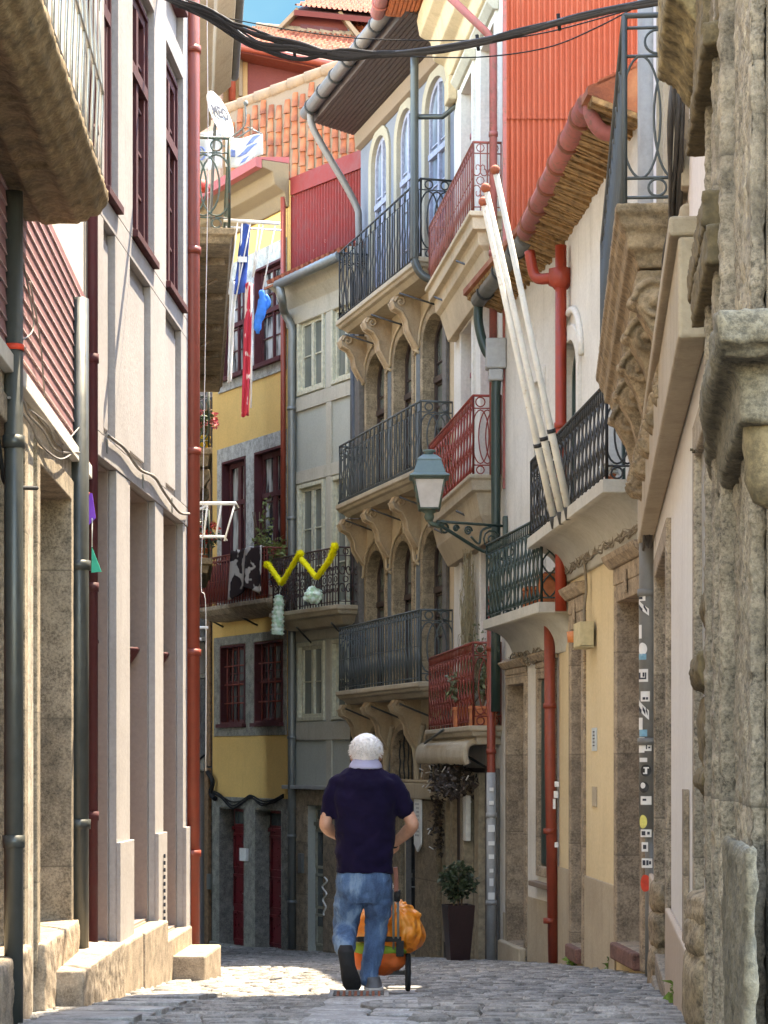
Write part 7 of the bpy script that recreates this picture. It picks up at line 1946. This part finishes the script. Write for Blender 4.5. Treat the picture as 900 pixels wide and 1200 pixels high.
    def bl(u, v):
        U = ua + (ub - ua) * u; d = v * 1.15 - .35 + .1 * math.sin(u * 3)
        w = .60 + .05 * math.sin(u * 11 + 1) * (.3 + v)
        if d < 0: return f.pt(U, zr + d * .9, .48 + .02 * math.sin(u * 9))
        return f.pt(U + .03 * math.sin(v * 5), zr + .03 - d * (1 + .18 * math.sin(u * 5 + 2)), w + .03)
    bm = new(); sheet(bm, bl, 34, 30); solid(obj('blanket', bm, 'blanket', None, 'brown and white patterned blanket thrown over the red railing', 'blanket', at=f.pt((ua + ub) / 2, zr, .6)), .02)
    # yellow W garland and two mint paper ornaments
    f = E_; zt = CZ + (HY - 712) / FPX * f.Y(370, .6)
    q = lambda px, py, w=.72: f.pt(f.U(px, w), f.Z(px, py, w), w)
    bm = new(); r = random.Random(2)
    for chain in (((314, 661), (316, 664), (330, 684), (351, 649)), ((353, 655), (371, 677), (384, 660), (388, 652), (393, 640))):
        pts = []
        for (a, b) in zip(chain, chain[1:]):
            for i in range(8): t_ = i / 8; pts.append(q(a[0] + (b[0] - a[0]) * t_, a[1] + (b[1] - a[1]) * t_))
        pts.append(q(*chain[-1])); tube(bm, pts, [.045 + .008 * (i % 2) for i in range(len(pts))], 8)
    for a in ((313, 662), (352, 649), (392, 640)): ball(bm, q(*a), .06, 2)
    fz = []
    for f_ in list(bm.faces): fz.append(f_.calc_center_median())
    for i in range(2600):
        c_ = r.choice(fz); d_ = Vector((r.gauss(0, 1), r.gauss(0, 1), r.gauss(0, 1))).normalized() * .035; e_ = d_.cross(Vector((r.gauss(0, 1), r.gauss(0, 1), r.gauss(0, 1)))).normalized() * .006
        poly3(bm, (c_ - e_, c_ + e_, c_ + d_ + e_ * .3, c_ + d_ - e_ * .3))
    obj('garland', bm, 'yellowrope', None, 'fluffy yellow garland draped in a zigzag on the scrollwork railing', 'garland', at=q(352, 650))
    t = thing('paper_lantern', q(326, 697), 'long mint-green crepe paper tassel hanging from the yellow garland', 'decoration', 'mint paper ornaments')
    bm = new(); n = 26; pts = [q(327 - 2 * i / n, 697 + 47 * i / n) for i in range(n + 1)]; tube(bm, pts, [.03] + [.085 + .015 * math.sin(i * 2.3) + .0015 * i for i in range(1, n)] + [.10], 12); o = obj('paper', bm, 'mint', t); wrinkle(o, .04, .05)
    bm = new(); tube(bm, [q(330, 684), q(327, 698)], .006, 4); obj('string', bm, 'rackwhite', t)
    t = thing('paper_lantern', q(367, 697), 'round mint-green crepe paper pompom on the scrollwork balcony', 'decoration', 'mint paper ornaments')
    bm = new(); ball(bm, q(367, 698), (.155, .10, .14), 4, .3, 2); o = obj('paper', bm, 'mint', t); wrinkle(o, .05, .07)
    bm = new(); tube(bm, [q(371, 677), q(368, 690)], .006, 4); obj('string', bm, 'rackwhite', t)
    # purple and green pennants tied to the downpipe
    Y = 13.6; bm = new(); 
    prism(bm, [P(102, 578, Y), P(108, 578, Y), P(112, 607, Y), P(103, 616, Y), P(101, 600, Y)], (0, .01, 0)); fix(bm); o = obj('pennant', bm, 'purple', None, 'purple paper pennant tied to the left downpipe', 'pennant', 'paper pennants', at=P(104, 578, Y))
    bm = new(); tube(bm, smooth([P(83, 573, Y), P(92, 574, Y), P(99, 577, Y), P(105, 579, Y)]), .010, 5); obj('ribbon', bm, 'ribbon', o)
    bm = new(); prism(bm, [P(107.5, 641, Y), P(119, 670, Y), P(107, 671, Y)], (0, .01, 0)); fix(bm); o = obj('pennant', bm, 'teal', None, 'teal paper pennant hanging below the purple one', 'pennant', 'paper pennants', at=P(108, 641, Y))
    bm = new(); tube(bm, [P(108, 607, Y), P(108, 641, Y)], .0035, 4); obj('string', bm, 'rackwhite', o)
    # white pointed sign on the stone pillar
    f = F_; bm = new(); u0, u1 = sorted((f.U(486.5, .12), f.U(494, .12))); z0, z1, zc = f.Z(490, 997), f.Z(490, 936), f.Z(490, 988)
    prism(bm, [f.pt(u0, z1, .11), f.pt(u1, z1, .11), f.pt(u1, zc, .11), f.pt((u0 + u1) / 2, z0, .11), f.pt(u0, zc, .11)], f.pt(0, 0, .03) - f.pt(0, 0, 0)); fix(bm)
    o = obj('pointed_sign', bm, 'clothwhite', None, 'narrow white sign board with a pointed foot on the stone pillar', 'sign', at=f.pt(u0, z1, .11))
    bm = new(); r = random.Random(1)
    for i in range(9): z = z1 - .06 - i * .06; f.box(bm, u0 + .07, u1 - .07 - r.uniform(0, .08), z - .03, z, .141, .145)
    obj('lettering', bm, 'signgrey', o)
    # graffiti tag on the grey house jamb
    f = E_; c = (383, 1050); bm = new()
    pts = [f.pt(f.U(c[0] + 3.0 * math.sin(i * .55) * (1 - .02 * i)), f.Z(c[0], c[1] - 22 + i * 1.35), .045) for i in range(34)]
    tube(bm, smooth(pts, 2), .02, 4); obj('graffiti_tag', bm, 'stickw', None, 'white looping spray tag on the stone jamb left of the man', 'graffiti', at=pts[0])
M['bluepatch'] = flat('blue_flag_print', (.20, .27, .52), .9, .3)
M['purple'] = flat('purple_paper', (.20, .05, .55), .7, .1)
M['teal'] = flat('teal_paper', (.01, .38, .26), .7, .1)
M['ribbon'] = flat('red_ribbon', (.55, .12, .12), .8, .3)
M['signgrey'] = flat('faded_print', (.42, .42, .40), .8)
decorations()

# ------------------------------------------------------------ every separate piece of a repeated part becomes a part of its own
def split_islands(names):
    for o in [o for o in bpy.data.objects if o.type == 'MESH' and o.name.split('.')[0] in names and o.parent]:
        bm = bmesh.new(); bm.from_mesh(o.data); bm.verts.ensure_lookup_table(); seen = set(); isl = []
        for v in bm.verts:
            if v.index in seen: continue
            st, g = [v], []
            seen.add(v.index)
            while st:
                a = st.pop(); g.append(a.index)
                for e in a.link_edges:
                    b = e.other_vert(a)
                    if b.index not in seen: seen.add(b.index); st.append(b)
            isl.append(set(g))
        if 1 < len(isl) <= 60:
            base = o.name.split('.')[0]
            for k, g in enumerate(isl):
                b2 = bm.copy(); b2.verts.ensure_lookup_table()
                bmesh.ops.delete(b2, geom=[v for v in b2.verts if v.index not in g], context='VERTS')
                me = bpy.data.meshes.new(base); b2.to_mesh(me); b2.free()
                for m in o.data.materials: me.materials.append(m)
                if k == 0: o.data = me
                else:
                    c = o.copy(); c.data = me; C.objects.link(c)
        bm.free()
split_islands({'wall_panel', 'plinth', 'painted_strip', 'skirt', 'door_hood', 'bearer', 'timber_post', 'pillar', 'corner_pilaster', 'moulding', 'vent', 'half_round_moulding', 'moulding_block', 'fluted_pilaster', 'guard_stone', 'carved_panel', 'drip_board', 'door_sill', 'tie_rod', 'sticker', 'cable_tie', 'balcony_strut', 'corner_stone', 'window_sill', 'doorstep', 'downpipe', 'awning_rail', 'light_string', 'dormer_edge'})

# weathering: worn edges and an eroded surface on the oldest stonework
def erode(root_label, names, vox, strength, size):
    for o in bpy.data.objects:
        if o.type != 'MESH' or o.name.split('.')[0] not in names: continue
        r = o
        while r.parent: r = r.parent
        if root_label not in r.name: continue
        for m in list(o.modifiers): o.modifiers.remove(m)
        m = o.modifiers.new('remesh', 'REMESH'); m.mode = 'VOXEL'; m.voxel_size = vox; m.use_smooth_shade = True
        q = o.modifiers.new('worn', 'SMOOTH'); q.iterations = 3; q.factor = .5
        wrinkle(o, size, strength, 'erosion'); wrinkle(o, size * .3, strength * .5, 'pitting')
erode('granite_front', {'fluted_pilaster', 'sill_bracket', 'scroll_bracket', 'moulding_block', 'half_round_moulding', 'base_slab', 'hanging_cornice'}, .015, .026, .08)
erode('ornate_balcony_house', {'scroll_bracket', 'carved_panel', 'balcony', 'half_column'}, .010, .010, .06)
erode('stone_house', {'balcony', 'doorstep', 'door_sill'}, .016, .02, .1)
